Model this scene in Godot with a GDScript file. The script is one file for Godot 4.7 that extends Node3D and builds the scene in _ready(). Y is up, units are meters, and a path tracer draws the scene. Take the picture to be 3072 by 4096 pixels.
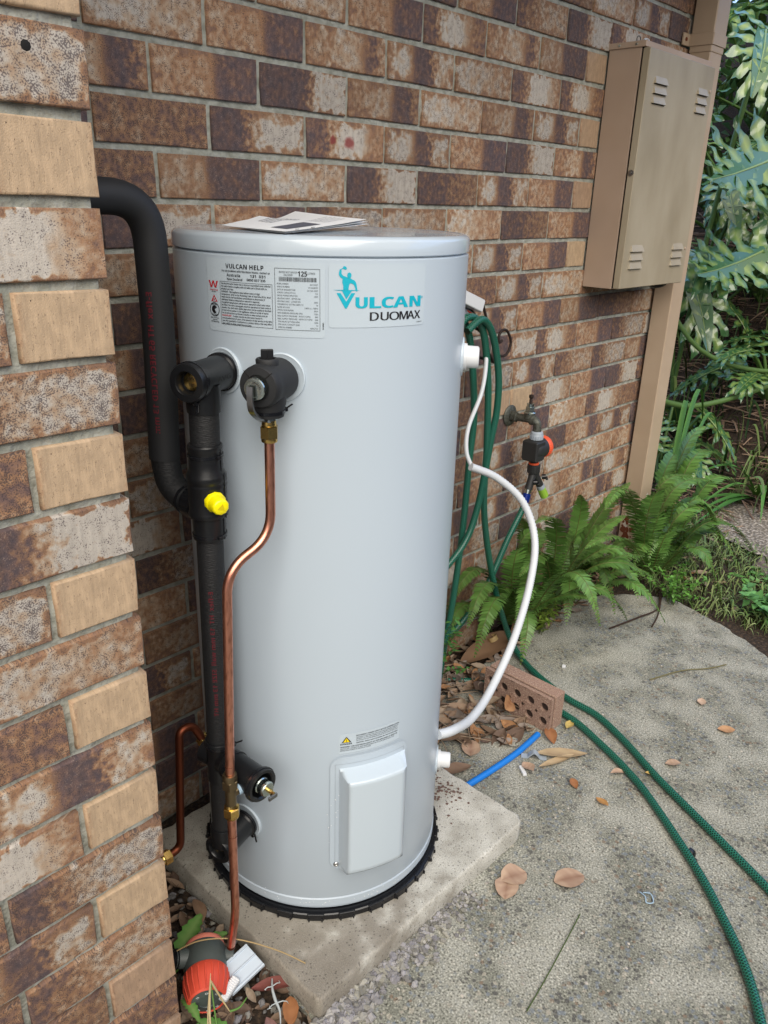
extends Node3D

# ---------------------------------------------------------------- constants
const TX := 0.1091   # axis of the water heater
const TZ := 0.3312
const TR := 0.25
const PITCH := 0.08753   # brick course
const BL := 0.2302       # brick length
const BH := 0.0765       # brick height
const PIER_Z := 0.5017
const PIER_X := -0.378

var rng := RandomNumberGenerator.new()
var M := {}
var rows := []
var lock := Mutex.new()
var na := PackedByteArray()   # noise pictures used while textures are computed
var nb := PackedByteArray()
var nc := PackedByteArray()
var nd := PackedByteArray()
var cell := []

# ---------------------------------------------------------------- mesh builder
class MB:
	var v := PackedVector3Array()
	var n := PackedVector3Array()
	var uv := PackedVector2Array()
	var c := PackedColorArray()
	var ix := PackedInt32Array()
	func vert(p: Vector3, nn: Vector3, u := Vector2.ZERO, col := Color.WHITE) -> int:
		v.append(p); n.append(nn); uv.append(u); c.append(col)
		return v.size() - 1
	func tri(a: int, b: int, d: int) -> void:
		var g := (v[d] - v[a]).cross(v[b] - v[a])
		if g.dot(n[a] + n[b] + n[d]) < 0.0:
			ix.append(a); ix.append(d); ix.append(b)
		else:
			ix.append(a); ix.append(b); ix.append(d)
	func quad(a: int, b: int, d: int, e: int) -> void:
		tri(a, b, d); tri(a, d, e)
	func flat(pts: Array, col := Color.WHITE) -> void:   # a convex polygon with its own normal
		var nn: Vector3 = (pts[1] - pts[0]).cross(pts[2] - pts[0]).normalized()
		var first := v.size()
		for p in pts:
			vert(p, nn, Vector2(p.x, p.z), col)
		for i in range(1, pts.size() - 1):
			tri(first, first + i, first + i + 1)
	func add(o: MB, xf := Transform3D(), col = null) -> void:
		var first := v.size()
		var nbasis := xf.basis.inverse().transposed()
		for i in o.v.size():
			vert(xf * o.v[i], (nbasis * o.n[i]).normalized(), o.uv[i], o.c[i] if col == null else col)
		for i in o.ix:
			ix.append(first + i)
	func mesh() -> ArrayMesh:
		var a := []
		a.resize(Mesh.ARRAY_MAX)
		a[Mesh.ARRAY_VERTEX] = v
		a[Mesh.ARRAY_NORMAL] = n
		a[Mesh.ARRAY_TEX_UV] = uv
		a[Mesh.ARRAY_COLOR] = c
		a[Mesh.ARRAY_INDEX] = ix
		var m := ArrayMesh.new()
		m.add_surface_from_arrays(Mesh.PRIMITIVE_TRIANGLES, a)
		return m

static func curve(pts: Array, per := 8) -> Array:   # Catmull-Rom through the points
	var out := []
	for i in pts.size() - 1:
		var p0: Vector3 = pts[maxi(i - 1, 0)]
		var p1: Vector3 = pts[i]
		var p2: Vector3 = pts[i + 1]
		var p3: Vector3 = pts[mini(i + 2, pts.size() - 1)]
		for k in per:
			var t := float(k) / per
			out.append(0.5 * ((2.0 * p1) + (p2 - p0) * t + (2.0 * p0 - 5.0 * p1 + 4.0 * p2 - p3) * t * t + (3.0 * p1 - p0 - 3.0 * p2 + p3) * t * t * t))
	out.append(pts[pts.size() - 1])
	return out

static func bend(pts: Array, r: float, per := 6) -> Array:   # straight runs with rounded corners
	var out := [pts[0]]
	for i in range(1, pts.size() - 1):
		var a: Vector3 = pts[i - 1]
		var b: Vector3 = pts[i]
		var d: Vector3 = pts[i + 1]
		var ra := minf(r, minf((a - b).length(), (d - b).length()) * 0.49)
		var p: Vector3 = b + (a - b).normalized() * ra
		var q: Vector3 = b + (d - b).normalized() * ra
		for k in per + 1:
			var t := float(k) / per
			out.append(p.lerp(b, t).lerp(b.lerp(q, t), t))
	out.append(pts[pts.size() - 1])
	return out

static func radius_at(rad, i: int, np: int) -> float:
	if not rad is Array:
		return rad
	if rad.size() == np:
		return rad[i]
	var f: float = float(i) / (np - 1) * (rad.size() - 1)
	var k: int = mini(int(f), rad.size() - 2)
	return lerpf(rad[k], rad[k + 1], f - k)

static func tube(m: MB, pts: Array, rad, sides := 14, caps := true) -> void:
	var t: Vector3 = (pts[1] - pts[0]).normalized()
	var x := t.cross(Vector3.UP if absf(t.y) < 0.9 else Vector3.RIGHT).normalized()
	var length := 0.0
	var first := m.v.size()
	var np := pts.size()
	for i in np:
		var p: Vector3 = pts[i]
		if i > 0:
			length += p.distance_to(pts[i - 1])
		var tt: Vector3 = (pts[mini(i + 1, np - 1)] - pts[maxi(i - 1, 0)]).normalized()
		x = (x - tt * x.dot(tt)).normalized()
		var y := tt.cross(x)
		var r: float = radius_at(rad, i, np)
		for k in sides + 1:
			var a := TAU * k / sides
			var d := x * cos(a) + y * sin(a)
			m.vert(p + d * r, d, Vector2(float(k) / sides, length))
		if i == 0 or i == np - 1:
			if caps:
				var nn := -tt if i == 0 else tt
				var ci := m.vert(p, nn)
				var ring := []
				for k in sides:
					var a := TAU * k / sides
					ring.append(m.vert(p + (x * cos(a) + y * sin(a)) * r, nn))
				for k in sides:
					m.tri(ci, ring[k], ring[(k + 1) % sides])
				if i == 0:   # the rings must stay in step, so the cap goes into its own block
					pass
	# rings: find them again (caps were added after ring 0 and after the last ring)
	var w := sides + 1
	var extra := (sides + 1) if caps else 0
	for i in np - 1:
		var a0 := first + i * w + (extra if i > 0 else 0)
		var b0 := first + (i + 1) * w + extra
		for k in sides:
			m.quad(a0 + k, a0 + k + 1, b0 + k + 1, b0 + k)

static func lathe(m: MB, xf: Transform3D, prof: Array, segs := 24, crease := 0.7) -> void:   # prof: Vector2(radius, height) along the local y axis
	var np := prof.size()
	var segn := []
	for i in np - 1:
		var d: Vector2 = prof[i + 1] - prof[i]
		segn.append(Vector2(d.y, -d.x).normalized())
	for i in np - 1:
		var na0: Vector2 = segn[i]
		var nb0: Vector2 = segn[i]
		if i > 0 and segn[i - 1].dot(segn[i]) > crease:
			na0 = (segn[i - 1] + segn[i]).normalized()
		if i < np - 2 and segn[i + 1].dot(segn[i]) > crease:
			nb0 = (segn[i + 1] + segn[i]).normalized()
		var first := m.v.size()
		for k in segs + 1:
			var a := TAU * k / segs
			var d3 := Vector3(sin(a), 0, cos(a))
			var p: Vector2 = prof[i]
			var q: Vector2 = prof[i + 1]
			m.vert(xf * (d3 * p.x + Vector3(0, p.y, 0)), (xf.basis * (d3 * na0.x + Vector3(0, na0.y, 0))).normalized(), Vector2(float(k) / segs, p.y))
			m.vert(xf * (d3 * q.x + Vector3(0, q.y, 0)), (xf.basis * (d3 * nb0.x + Vector3(0, nb0.y, 0))).normalized(), Vector2(float(k) / segs, q.y))
		for k in segs:
			var b := first + k * 2
			m.quad(b, b + 1, b + 3, b + 2)

static func box(m: MB, xf: Transform3D, size: Vector3, bev := 0.002, col := Color.WHITE) -> void:   # box with softened edges
	var h := size * 0.5
	bev = minf(bev, minf(h.x, minf(h.y, h.z)) * 0.9)
	var id := {}
	for sx in [-1, 1]:
		for sy in [-1, 1]:
			for sz in [-1, 1]:
				for ax in 3:
					var s := Vector3(sx, sy, sz)
					var p := s * (h - Vector3.ONE * bev)
					p[ax] = s[ax] * h[ax]
					var nn := Vector3.ZERO
					nn[ax] = s[ax]
					var u := Vector2(p.x / size.x + 0.5, 0.5 - p.y / size.y) if ax == 2 else (Vector2(p.z / size.z + 0.5, 0.5 - p.y / size.y) if ax == 0 else Vector2(p.x / size.x + 0.5, p.z / size.z + 0.5))
					id[[sx, sy, sz, ax]] = m.vert(xf * p, (xf.basis * nn).normalized(), u, col)
	for s in [-1, 1]:
		m.quad(id[[s, -1, -1, 0]], id[[s, 1, -1, 0]], id[[s, 1, 1, 0]], id[[s, -1, 1, 0]])
		m.quad(id[[-1, s, -1, 1]], id[[1, s, -1, 1]], id[[1, s, 1, 1]], id[[-1, s, 1, 1]])
		m.quad(id[[-1, -1, s, 2]], id[[1, -1, s, 2]], id[[1, 1, s, 2]], id[[-1, 1, s, 2]])
	for a in [-1, 1]:
		for b in [-1, 1]:
			m.quad(id[[a, b, -1, 0]], id[[a, b, 1, 0]], id[[a, b, 1, 1]], id[[a, b, -1, 1]])
			m.quad(id[[a, -1, b, 0]], id[[a, 1, b, 0]], id[[a, 1, b, 2]], id[[a, -1, b, 2]])
			m.quad(id[[-1, a, b, 1]], id[[1, a, b, 1]], id[[1, a, b, 2]], id[[-1, a, b, 2]])
			for e in [-1, 1]:
				m.tri(id[[a, b, e, 0]], id[[a, b, e, 1]], id[[a, b, e, 2]])

static func along(from: Vector3, to: Vector3) -> Transform3D:   # local y runs from one point towards the other
	var y := (to - from).normalized()
	var x := y.cross(Vector3.UP if absf(y.y) < 0.95 else Vector3.BACK).normalized()
	return Transform3D(Basis(x, y, x.cross(y)), from)

static func cyl(az: float, y: float, r := TR) -> Vector3:   # a point on the heater: degrees from +z towards +x
	var a := deg_to_rad(az)
	return Vector3(TX + r * sin(a), y, TZ + r * cos(a))

static func sstep(a: float, b: float, x: float) -> float:
	var t := clampf((x - a) / (b - a), 0.0, 1.0)
	return t * t * (3.0 - 2.0 * t)

# ---------------------------------------------------------------- scene helpers
func obj(called: String, m, material: Material, parent: Node = self) -> MeshInstance3D:
	var o := MeshInstance3D.new()
	o.name = called
	o.mesh = m.mesh() if m is MB else m
	o.material_override = material
	parent.add_child(o, true)
	return o

func thing(called: String, label: String, category: String, group := "") -> Node3D:
	var o := Node3D.new()
	o.name = called
	add_child(o, true)
	return tag(o, label, category, group)

func tag(o: Node3D, label: String, category: String, group := "") -> Node3D:
	o.set_meta("label", label)
	o.set_meta("category", category)
	if group:
		o.set_meta("group", group)
	return o

func kind(o: Node3D, k: String, label := "") -> Node3D:
	o.set_meta("kind", k)
	if label:
		o.set_meta("label", label)
	return o

func mat(called: String, col: Color, rough := 0.6, metal := 0.0) -> StandardMaterial3D:
	var m := StandardMaterial3D.new()
	m.albedo_color = col
	m.roughness = rough
	m.metallic = metal
	M[called] = m
	return m

func noise_bytes(w: int, h: int, freq: float, type := FastNoiseLite.TYPE_SIMPLEX_SMOOTH, oct := 4, sd := 1) -> PackedByteArray:
	var f := FastNoiseLite.new()
	f.noise_type = type
	f.seed = sd
	f.frequency = freq
	f.fractal_type = FastNoiseLite.FRACTAL_FBM if oct > 1 else FastNoiseLite.FRACTAL_NONE
	f.fractal_octaves = oct
	var im := f.get_image(w, h)
	im.convert(Image.FORMAT_L8)
	return im.get_data()

func cell_bytes(w: int, h: int, freq: float, what: int, sd := 1) -> PackedByteArray:
	var f := FastNoiseLite.new()
	f.noise_type = FastNoiseLite.TYPE_CELLULAR
	f.seed = sd
	f.frequency = freq
	f.fractal_type = FastNoiseLite.FRACTAL_NONE
	f.cellular_return_type = what
	f.cellular_jitter = 0.9
	var im := f.get_image(w, h)
	im.convert(Image.FORMAT_L8)
	return im.get_data()

func paint(w: int, h: int, fn: Callable, ch := 4) -> Image:
	rows.clear()
	rows.resize(h)
	var job := WorkerThreadPool.add_group_task(fn, h)
	WorkerThreadPool.wait_for_group_task_completion(job)
	var all := PackedByteArray()
	for r in rows:
		all.append_array(r)
	return Image.create_from_data(w, h, false, Image.FORMAT_RGBA8 if ch == 4 else Image.FORMAT_L8, all)

func put_row(y: int, b: PackedByteArray) -> void:
	lock.lock()
	rows[y] = b
	lock.unlock()

func noise_tex(freq: float, sd: int, ramp: Array = [], type := FastNoiseLite.TYPE_SIMPLEX_SMOOTH, size := 512, oct := 4) -> NoiseTexture2D:
	var t := NoiseTexture2D.new()
	t.width = size
	t.height = size
	t.seamless = true
	t.noise = FastNoiseLite.new()
	t.noise.noise_type = type
	t.noise.seed = sd
	t.noise.frequency = freq
	t.noise.fractal_octaves = oct
	if ramp.size():
		var g := Gradient.new()
		var off := PackedFloat32Array()
		var cols := PackedColorArray()
		for i in ramp.size() / 2:
			off.append(ramp[i * 2])
			cols.append(ramp[i * 2 + 1])
		g.offsets = off
		g.colors = cols
		t.color_ramp = g
	return t

# ---------------------------------------------------------------- textures
const RR := [0.310, 0.400, 0.560, 0.655, 0.710, 0.70]
const RG := [0.265, 0.312, 0.420, 0.565, 0.680, 0.675]
const RB := [0.278, 0.288, 0.310, 0.475, 0.640, 0.635]
const AW := 2048
const AH := 1024
const CW := 512
const CH := 170

func brick_row(y: int) -> void:   # one row of the atlas of 24 fired brick faces
	var b := PackedByteArray()
	b.resize(AW * 4)
	var cy := mini(y / CH, 5)
	var v := float(y - cy * CH) / CH
	for x in AW:
		var cx := x / CW
		var u := float(x - cx * CW) / CW
		var k: Array = cell[cy * 4 + cx]
		var o := y * AW + x
		var n1 := na[o] / 255.0 - 0.5    # blotches
		var n2 := nb[o] / 255.0 - 0.5    # speckle
		var n3 := nc[o] / 255.0 - 0.5    # patches
		var n4 := nd[o] / 255.0 - 0.5    # streaks
		var r: float
		var g: float
		var bl: float
		var hgt := 0.6 + n2 * 0.35 + n3 * 0.25
		if k[0] > 0.5:   # plain tan end face
			r = 0.640 + k[6] * 0.7; g = 0.540 + k[6] * 0.8; bl = 0.445 + k[6] * 0.6
			var sh := 1.0 + n4 * 0.10 + n1 * 0.16 + n2 * 0.07
			var ed := sstep(0.10, 0.0, minf(u, 1.0 - u)) * (0.3 + n3)
			r = lerpf(r * sh, 0.50, ed * 0.6); g = lerpf(g * sh, 0.34, ed * 0.6); bl = lerpf(bl * sh, 0.24, ed * 0.6)
			if absf(n1 + n4 * 0.35) < 0.006 and n3 > 0.02:   # hairline cracks
				r *= 0.55; g *= 0.52; bl *= 0.5; hgt -= 0.3
		else:
			var z: Array = k[2]   # zones along the brick: [border, softness, value before, value after]
			var uu := u + n3 * 0.10 + n1 * 0.05
			var d: float = z[0][2]
			for q: Array in z:
				d = lerpf(d, q[3], sstep(q[0] - q[1] - 0.05, q[0] + q[1] + 0.05, uu))
			var e := minf(minf(u, 1.0 - u) * 3.0, minf(v, 1.0 - v))
			var rim := sstep(0.05 + 0.26 * k[4], 0.0, e + n1 * 0.34 + n3 * 0.10)
			d = d + n1 * 0.75 + n3 * 0.40 + k[3] + 0.06
			d = lerpf(d, minf(d, -0.16 + k[5] * 0.14 + n1 * 0.5), rim)
			d = clampf(d, -0.799, 0.599)
			var t := (d + 0.8) / 1.4 * 4.0
			var ti := int(t)
			t -= ti
			r = lerpf(RR[ti], RR[ti + 1], t); g = lerpf(RG[ti], RG[ti + 1], t); bl = lerpf(RB[ti], RB[ti + 1], t)
			var tone: float = 1.0 + n4 * 0.14 + n2 * 0.10 + k[6]
			r *= tone; g *= tone; bl *= tone
			var sp := n2 * 0.95 + n1 * 0.30 - n3 * 0.35
			var lim: float = 0.16 - k[7]
			if sp > lim:   # dark iron flecks
				var w := clampf((sp - lim) * 6.0, 0.0, 0.62)
				r = lerpf(r, 0.20, w); g = lerpf(g, 0.168, w); bl = lerpf(bl, 0.18, w)
				hgt -= 0.25 * w
			elif sp < -0.20 - k[7] and d < 0.2:   # pale grit in the dark skin
				var w2 := clampf((-0.20 - k[7] - sp) * 5.0, 0.0, 0.5)
				r = lerpf(r, 0.63, w2); g = lerpf(g, 0.555, w2); bl = lerpf(bl, 0.50, w2)
			if k[8] > 0.5:   # a red bloom
				for q2 in [Vector3(0.30, 0.50, 0.13), Vector3(0.52, 0.55, 0.22)]:
					var dd := Vector2((u - q2.x) * 3.0, v - q2.y).length() + n1 * 0.15
					var w3 := sstep(q2.z, q2.z * 0.4, dd) * 0.8
					r = lerpf(r, 0.52, w3); g = lerpf(g, 0.22, w3); bl = lerpf(bl, 0.21, w3)
		var i := x * 4
		b[i] = clampi(int(r * 255.0), 0, 255); b[i + 1] = clampi(int(g * 255.0), 0, 255); b[i + 2] = clampi(int(bl * 255.0), 0, 255); b[i + 3] = clampi(int(hgt * 255.0), 0, 255)
	put_row(y, b)

const KW := 2048

func concrete_row(y: int) -> void:   # weathered path: exposed aggregate, moss, worn patches (covers 2.2 m)
	var b := PackedByteArray()
	b.resize(KW * 4)
	for x in KW:
		var o := y * KW + x
		var big := na[o] / 255.0 - 0.5
		var fine := nb[o] / 255.0 - 0.5
		var dist := nc[o] / 255.0
		var val := nd[o] / 255.0
		var wear := sstep(-0.50, 0.42, big + fine * 0.40)
		var r := lerpf(0.440, 0.615, wear)
		var g := lerpf(0.442, 0.612, wear)
		var bl := lerpf(0.398, 0.572, wear)
		var f := 1.0 + fine * 0.42
		r *= f; g *= f; bl *= f
		var h := 0.5 + fine * 0.6
		if val > 0.42 and dist < 0.30 + (val - 0.5) * 0.35 + fine * 0.35:   # stones showing through
			var t := fmod(val * 37.0, 1.0)
			var w := 0.62 * sstep(0.16, -0.14, big + fine * 0.3) + 0.10
			if t < 0.40:
				r = lerpf(r, 0.43, w); g = lerpf(g, 0.46, w); bl = lerpf(bl, 0.495, w)
			elif t < 0.70:
				r = lerpf(r, 0.29, w); g = lerpf(g, 0.285, w); bl = lerpf(bl, 0.28, w)
			elif t < 0.92:
				r = lerpf(r, 0.64, w); g = lerpf(g, 0.615, w); bl = lerpf(bl, 0.56, w)
			else:
				r = lerpf(r, 0.46, w); g = lerpf(g, 0.385, w); bl = lerpf(bl, 0.32, w)
			h += 0.2
		if fine > 0.24:   # sand grains
			r += 0.12; g += 0.12; bl += 0.11
		elif fine < -0.25:
			r *= 0.62; g *= 0.62; bl *= 0.60; h -= 0.2
		var i := x * 4
		b[i] = clampi(int(r * 255.0), 0, 255); b[i + 1] = clampi(int(g * 255.0), 0, 255); b[i + 2] = clampi(int(bl * 255.0), 0, 255); b[i + 3] = clampi(int(h * 255.0), 0, 255)
	put_row(y, b)

const PW := 1024

func pad_row(y: int) -> void:   # pale cast concrete: pits, grit, a dirty damp corner (covers the pad once)
	var b := PackedByteArray()
	b.resize(PW * 4)
	for x in PW:
		var o := y * PW + x
		var big := na[o] / 255.0 - 0.5
		var fine := nb[o] / 255.0 - 0.5
		var dist := nc[o] / 255.0
		var val := nd[o] / 255.0
		var u := float(x) / PW
		var v := float(y) / PW
		var t := clampf(0.5 + big * 0.9 + fine * 0.35, 0.0, 1.0)
		var r := lerpf(0.60, 0.775, t)
		var g := lerpf(0.59, 0.77, t)
		var bl := lerpf(0.555, 0.74, t)
		var dirt := sstep(0.62, 0.10, u + big * 0.7) * sstep(0.35, 0.85, v + big * 0.5) * 0.75 + sstep(0.16, 0.02, u + big * 0.2) * 0.4
		dirt = clampf(dirt * (0.7 + fine), 0.0, 0.6)
		r = lerpf(r, 0.40, dirt); g = lerpf(g, 0.365, dirt); bl = lerpf(bl, 0.32, dirt)
		var h := 0.6 + fine * 0.5
		if fine > 0.20:
			r += 0.06; g += 0.06; bl += 0.06
		elif fine < -0.20:
			r *= 0.80; g *= 0.80; bl *= 0.78; h -= 0.15
		if val > 0.72 and dist < 0.16 + fine * 0.2:
			r *= 0.72; g *= 0.72; bl *= 0.72; h -= 0.3
		var i := x * 4
		b[i] = clampi(int(r * 255.0), 0, 255); b[i + 1] = clampi(int(g * 255.0), 0, 255); b[i + 2] = clampi(int(bl * 255.0), 0, 255); b[i + 3] = clampi(int(h * 255.0), 0, 255)
	put_row(y, b)

func split_alpha(im: Image) -> Array:   # colour picture and relief picture
	var d := im.get_data()
	var n := d.size() / 4
	var hgt := PackedByteArray()
	hgt.resize(n)
	for i in n:
		hgt[i] = d[i * 4 + 3]
		d[i * 4 + 3] = 255
	var a := Image.create_from_data(im.get_width(), im.get_height(), false, Image.FORMAT_RGBA8, d)
	a.convert(Image.FORMAT_RGB8)
	return [ImageTexture.create_from_image(a), ImageTexture.create_from_image(Image.create_from_data(im.get_width(), im.get_height(), false, Image.FORMAT_L8, hgt))]

func make_materials() -> void:
	# --- fired brick faces
	rng.seed = 11
	for i in 24:
		var zones := []
		var pier := i >= 17 and i < 21
		var lo := rng.randf_range(-0.80, -0.50)
		var hi := rng.randf_range(0.45, 0.75)
		var soft := rng.randf_range(0.02, 0.16)
		match i % 6:
			0: zones = [[rng.randf_range(0.22, 0.36), soft, lo, hi], [rng.randf_range(0.64, 0.8), 0.10, hi, rng.randf_range(-0.6, 0.0)]]
			1: zones = [[rng.randf_range(0.42, 0.58), 0.02, rng.randf_range(-0.1, 0.2), lo]]
			2: zones = [[rng.randf_range(0.40, 0.60), soft, lo, hi]]
			3: zones = [[rng.randf_range(0.15, 0.3), 0.10, -0.1, rng.randf_range(0.1, 0.35)], [rng.randf_range(0.55, 0.7), 0.03, 0.3, lo], [0.9, 0.06, lo, 0.0]]
			4: zones = [[0.5, 0.3, rng.randf_range(0.25, 0.5), rng.randf_range(-0.1, 0.3)]]
			5: zones = [[rng.randf_range(0.3, 0.4), 0.03, hi, lo], [rng.randf_range(0.66, 0.74), 0.04, lo, rng.randf_range(0.0, 0.5)]]
		if pier: zones = [[rng.randf_range(0.3, 0.7), 0.25, rng.randf_range(-0.60, -0.25), rng.randf_range(-0.45, 0.40)]]
		cell.append([1.0 if i >= 21 else 0.0, 0.5, zones, rng.randf_range(-0.06, 0.10), rng.randf(), rng.randf(), rng.randf_range(-0.08, 0.08), rng.randf_range(-0.03, 0.05) + (0.09 if pier else 0.0), 1.0 if i == 6 else 0.0])
	na = noise_bytes(AW, AH, 0.013, FastNoiseLite.TYPE_SIMPLEX_SMOOTH, 5, 3)
	nb = noise_bytes(AW, AH, 0.17, FastNoiseLite.TYPE_SIMPLEX_SMOOTH, 3, 7)
	nc = noise_bytes(AW, AH, 0.03, FastNoiseLite.TYPE_SIMPLEX_SMOOTH, 3, 5)
	var st := FastNoiseLite.new()
	st.seed = 9
	st.frequency = 0.05
	var sim := st.get_image(AW, AH / 8)
	sim.convert(Image.FORMAT_L8)
	sim.resize(AW, AH, Image.INTERPOLATE_BILINEAR)
	nd = sim.get_data()
	var bt := split_alpha(paint(AW, AH, brick_row))
	var bm := mat("brick", Color.WHITE, 0.82)
	bm.albedo_texture = bt[0]
	bm.heightmap_enabled = true
	bm.heightmap_texture = bt[1]
	bm.heightmap_scale = 0.12
	# --- concrete path
	na = noise_bytes(KW, KW, 0.0062, FastNoiseLite.TYPE_SIMPLEX_SMOOTH, 7, 21)
	nb = noise_bytes(KW, KW, 0.19, FastNoiseLite.TYPE_SIMPLEX_SMOOTH, 3, 22)
	nc = cell_bytes(KW, KW, 0.105, FastNoiseLite.RETURN_DISTANCE, 23)
	nd = cell_bytes(KW, KW, 0.105, FastNoiseLite.RETURN_CELL_VALUE, 23)
	var kt := split_alpha(paint(KW, KW, concrete_row))
	var km := mat("path", Color.WHITE, 0.86)
	km.albedo_texture = kt[0]
	km.heightmap_enabled = true
	km.heightmap_texture = kt[1]
	km.heightmap_scale = 0.08
	km.uv1_triplanar = true
	km.uv1_world_triplanar = true
	km.uv1_scale = Vector3.ONE * 0.455
	km.uv1_offset = Vector3(0.3, 0.1, 0.22)
	# --- other ground
	na = noise_bytes(PW, PW, 0.007, FastNoiseLite.TYPE_SIMPLEX_SMOOTH, 7, 31)
	nb = noise_bytes(PW, PW, 0.20, FastNoiseLite.TYPE_SIMPLEX_SMOOTH, 3, 32)
	nc = cell_bytes(PW, PW, 0.07, FastNoiseLite.RETURN_DISTANCE, 33)
	nd = cell_bytes(PW, PW, 0.07, FastNoiseLite.RETURN_CELL_VALUE, 33)
	var pt := split_alpha(paint(PW, PW, pad_row))
	var sb := mat("slab", Color.WHITE, 0.88)
	sb.albedo_texture = pt[0]
	sb.heightmap_enabled = true
	sb.heightmap_texture = pt[1]
	sb.heightmap_scale = 0.10
	tri_mat("mortar", noise_tex(0.02, 41, [0.0, Color(0.50, 0.51, 0.47), 0.5, Color(0.60, 0.61, 0.575), 1.0, Color(0.68, 0.69, 0.66)], FastNoiseLite.TYPE_SIMPLEX_SMOOTH, 512, 6), 3.0, 0.93, 0.25, noise_tex(0.06, 42, [], FastNoiseLite.TYPE_SIMPLEX_SMOOTH, 512, 5))
	tri_mat("soil", noise_tex(0.03, 51, [0.0, Color(0.10, 0.075, 0.055), 0.5, Color(0.20, 0.155, 0.115), 0.75, Color(0.30, 0.24, 0.18), 1.0, Color(0.42, 0.35, 0.27)], FastNoiseLite.TYPE_SIMPLEX_SMOOTH, 1024, 6), 2.0, 0.95, 0.6, noise_tex(0.05, 52, [], FastNoiseLite.TYPE_SIMPLEX_SMOOTH, 512, 5))
	tri_mat("gravel_path", noise_tex(0.09, 53, [0.0, Color(0.22, 0.19, 0.16), 0.45, Color(0.46, 0.43, 0.38), 0.6, Color(0.62, 0.58, 0.53), 1.0, Color(0.8, 0.77, 0.72)], FastNoiseLite.TYPE_CELLULAR, 512, 3), 1.6, 0.9, 0.5, noise_tex(0.09, 54, [], FastNoiseLite.TYPE_CELLULAR, 512, 2))
	tri_mat("stepping_stone", noise_tex(0.03, 55, [0.0, Color(0.28, 0.25, 0.23), 0.5, Color(0.42, 0.37, 0.34), 0.75, Color(0.52, 0.47, 0.43), 1.0, Color(0.68, 0.63, 0.57)], FastNoiseLite.TYPE_SIMPLEX_SMOOTH, 512, 6), 2.2, 0.9, 0.3, noise_tex(0.08, 56))
	tri_mat("loose_brick", noise_tex(0.10, 57, [0.0, Color(0.48, 0.375, 0.325), 0.5, Color(0.60, 0.49, 0.43), 0.72, Color(0.64, 0.535, 0.475), 0.80, Color(0.78, 0.71, 0.62), 1.0, Color(0.82, 0.76, 0.68)], FastNoiseLite.TYPE_SIMPLEX_SMOOTH, 512, 3), 3.4, 0.9, 0.14, noise_tex(0.09, 58))
	# --- heater
	var paint_m := mat("enamel", Color(0.69, 0.74, 0.785), 0.34)
	paint_m.clearcoat_enabled = true
	paint_m.clearcoat = 0.25
	paint_m.clearcoat_roughness = 0.22
	var lid := mat("lid", Color(0.69, 0.74, 0.785), 0.22)
	lid.clearcoat_enabled = true
	lid.clearcoat = 0.6
	lid.clearcoat_roughness = 0.08
	var cv := mat("cover", Color(0.725, 0.775, 0.815), 0.26)
	cv.clearcoat_enabled = true
	cv.clearcoat = 0.4
	cv.clearcoat_roughness = 0.12
	mat("sticker", Color(0.71, 0.76, 0.80), 0.22)
	mat("ink", Color(0.09, 0.085, 0.10), 0.5)
	mat("ink_red", Color(0.70, 0.10, 0.15), 0.5)
	mat("ink_cyan", Color(0.03, 0.65, 0.74), 0.42)
	mat("ink_yellow", Color(0.93, 0.82, 0.06), 0.5)
	mat("ring_plastic", Color(0.72, 0.77, 0.81), 0.25)
	mat("white_plastic", Color(0.83, 0.84, 0.85), 0.32)
	mat("grey_plastic", Color(0.60, 0.64, 0.68), 0.4)
	mat("black_plastic", Color(0.08, 0.085, 0.095), 0.33)
	mat("black_gloss", Color(0.08, 0.085, 0.10), 0.22)
	var foam := mat("foam", Color(0.085, 0.09, 0.10), 0.6)
	foam.heightmap_enabled = true
	foam.heightmap_texture = wrinkle_tex()
	foam.heightmap_scale = 0.07
	foam.uv1_scale = Vector3(1, 38, 1)
	mat("rubber", Color(0.105, 0.11, 0.12), 0.66)
	mat("ink_dull_red", Color(0.36, 0.07, 0.12), 0.6)
	mat("yellow_plastic", Color(0.93, 0.88, 0.03), 0.3)
	var cu := mat("copper", Color(0.90, 0.64, 0.55), 0.34, 1.0)
	cu.albedo_texture = noise_tex(0.02, 61, [0.0, Color(0.72, 0.68, 0.66), 0.5, Color(0.95, 0.93, 0.92), 1.0, Color(1, 1, 1)], FastNoiseLite.TYPE_SIMPLEX_SMOOTH, 256, 4)
	cu.uv1_scale = Vector3(1, 6, 1)
	mat("copper_old_shaded", Color(0.42, 0.235, 0.17), 0.5, 1.0)  # darkened for the shadow beside the heater; also colours the pipe marks
	mat("brass", Color(0.83, 0.70, 0.42), 0.25, 1.0)
	mat("brass_old", Color(0.50, 0.44, 0.34), 0.42, 1.0)
	mat("zinc", Color(0.72, 0.76, 0.74), 0.26, 1.0)
	mat("steel", Color(0.55, 0.55, 0.55), 0.32, 1.0)
	mat("chrome", Color(0.8, 0.8, 0.8), 0.12, 1.0)
	var bz := mat("bronze", Color(0.42, 0.42, 0.40), 0.55, 0.55)
	bz.albedo_texture = noise_tex(0.03, 62, [0.0, Color(0.45, 0.42, 0.36), 0.5, Color(0.85, 0.88, 0.86), 1.0, Color(1.0, 1.0, 1.0)], FastNoiseLite.TYPE_SIMPLEX_SMOOTH, 256, 4)
	bz.uv1_triplanar = true
	bz.uv1_scale = Vector3.ONE * 12.0
	mat("tape", Color(0.62, 0.72, 0.80), 0.6)
	mat("iron", Color(0.17, 0.125, 0.105), 0.7, 0.3)
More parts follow.
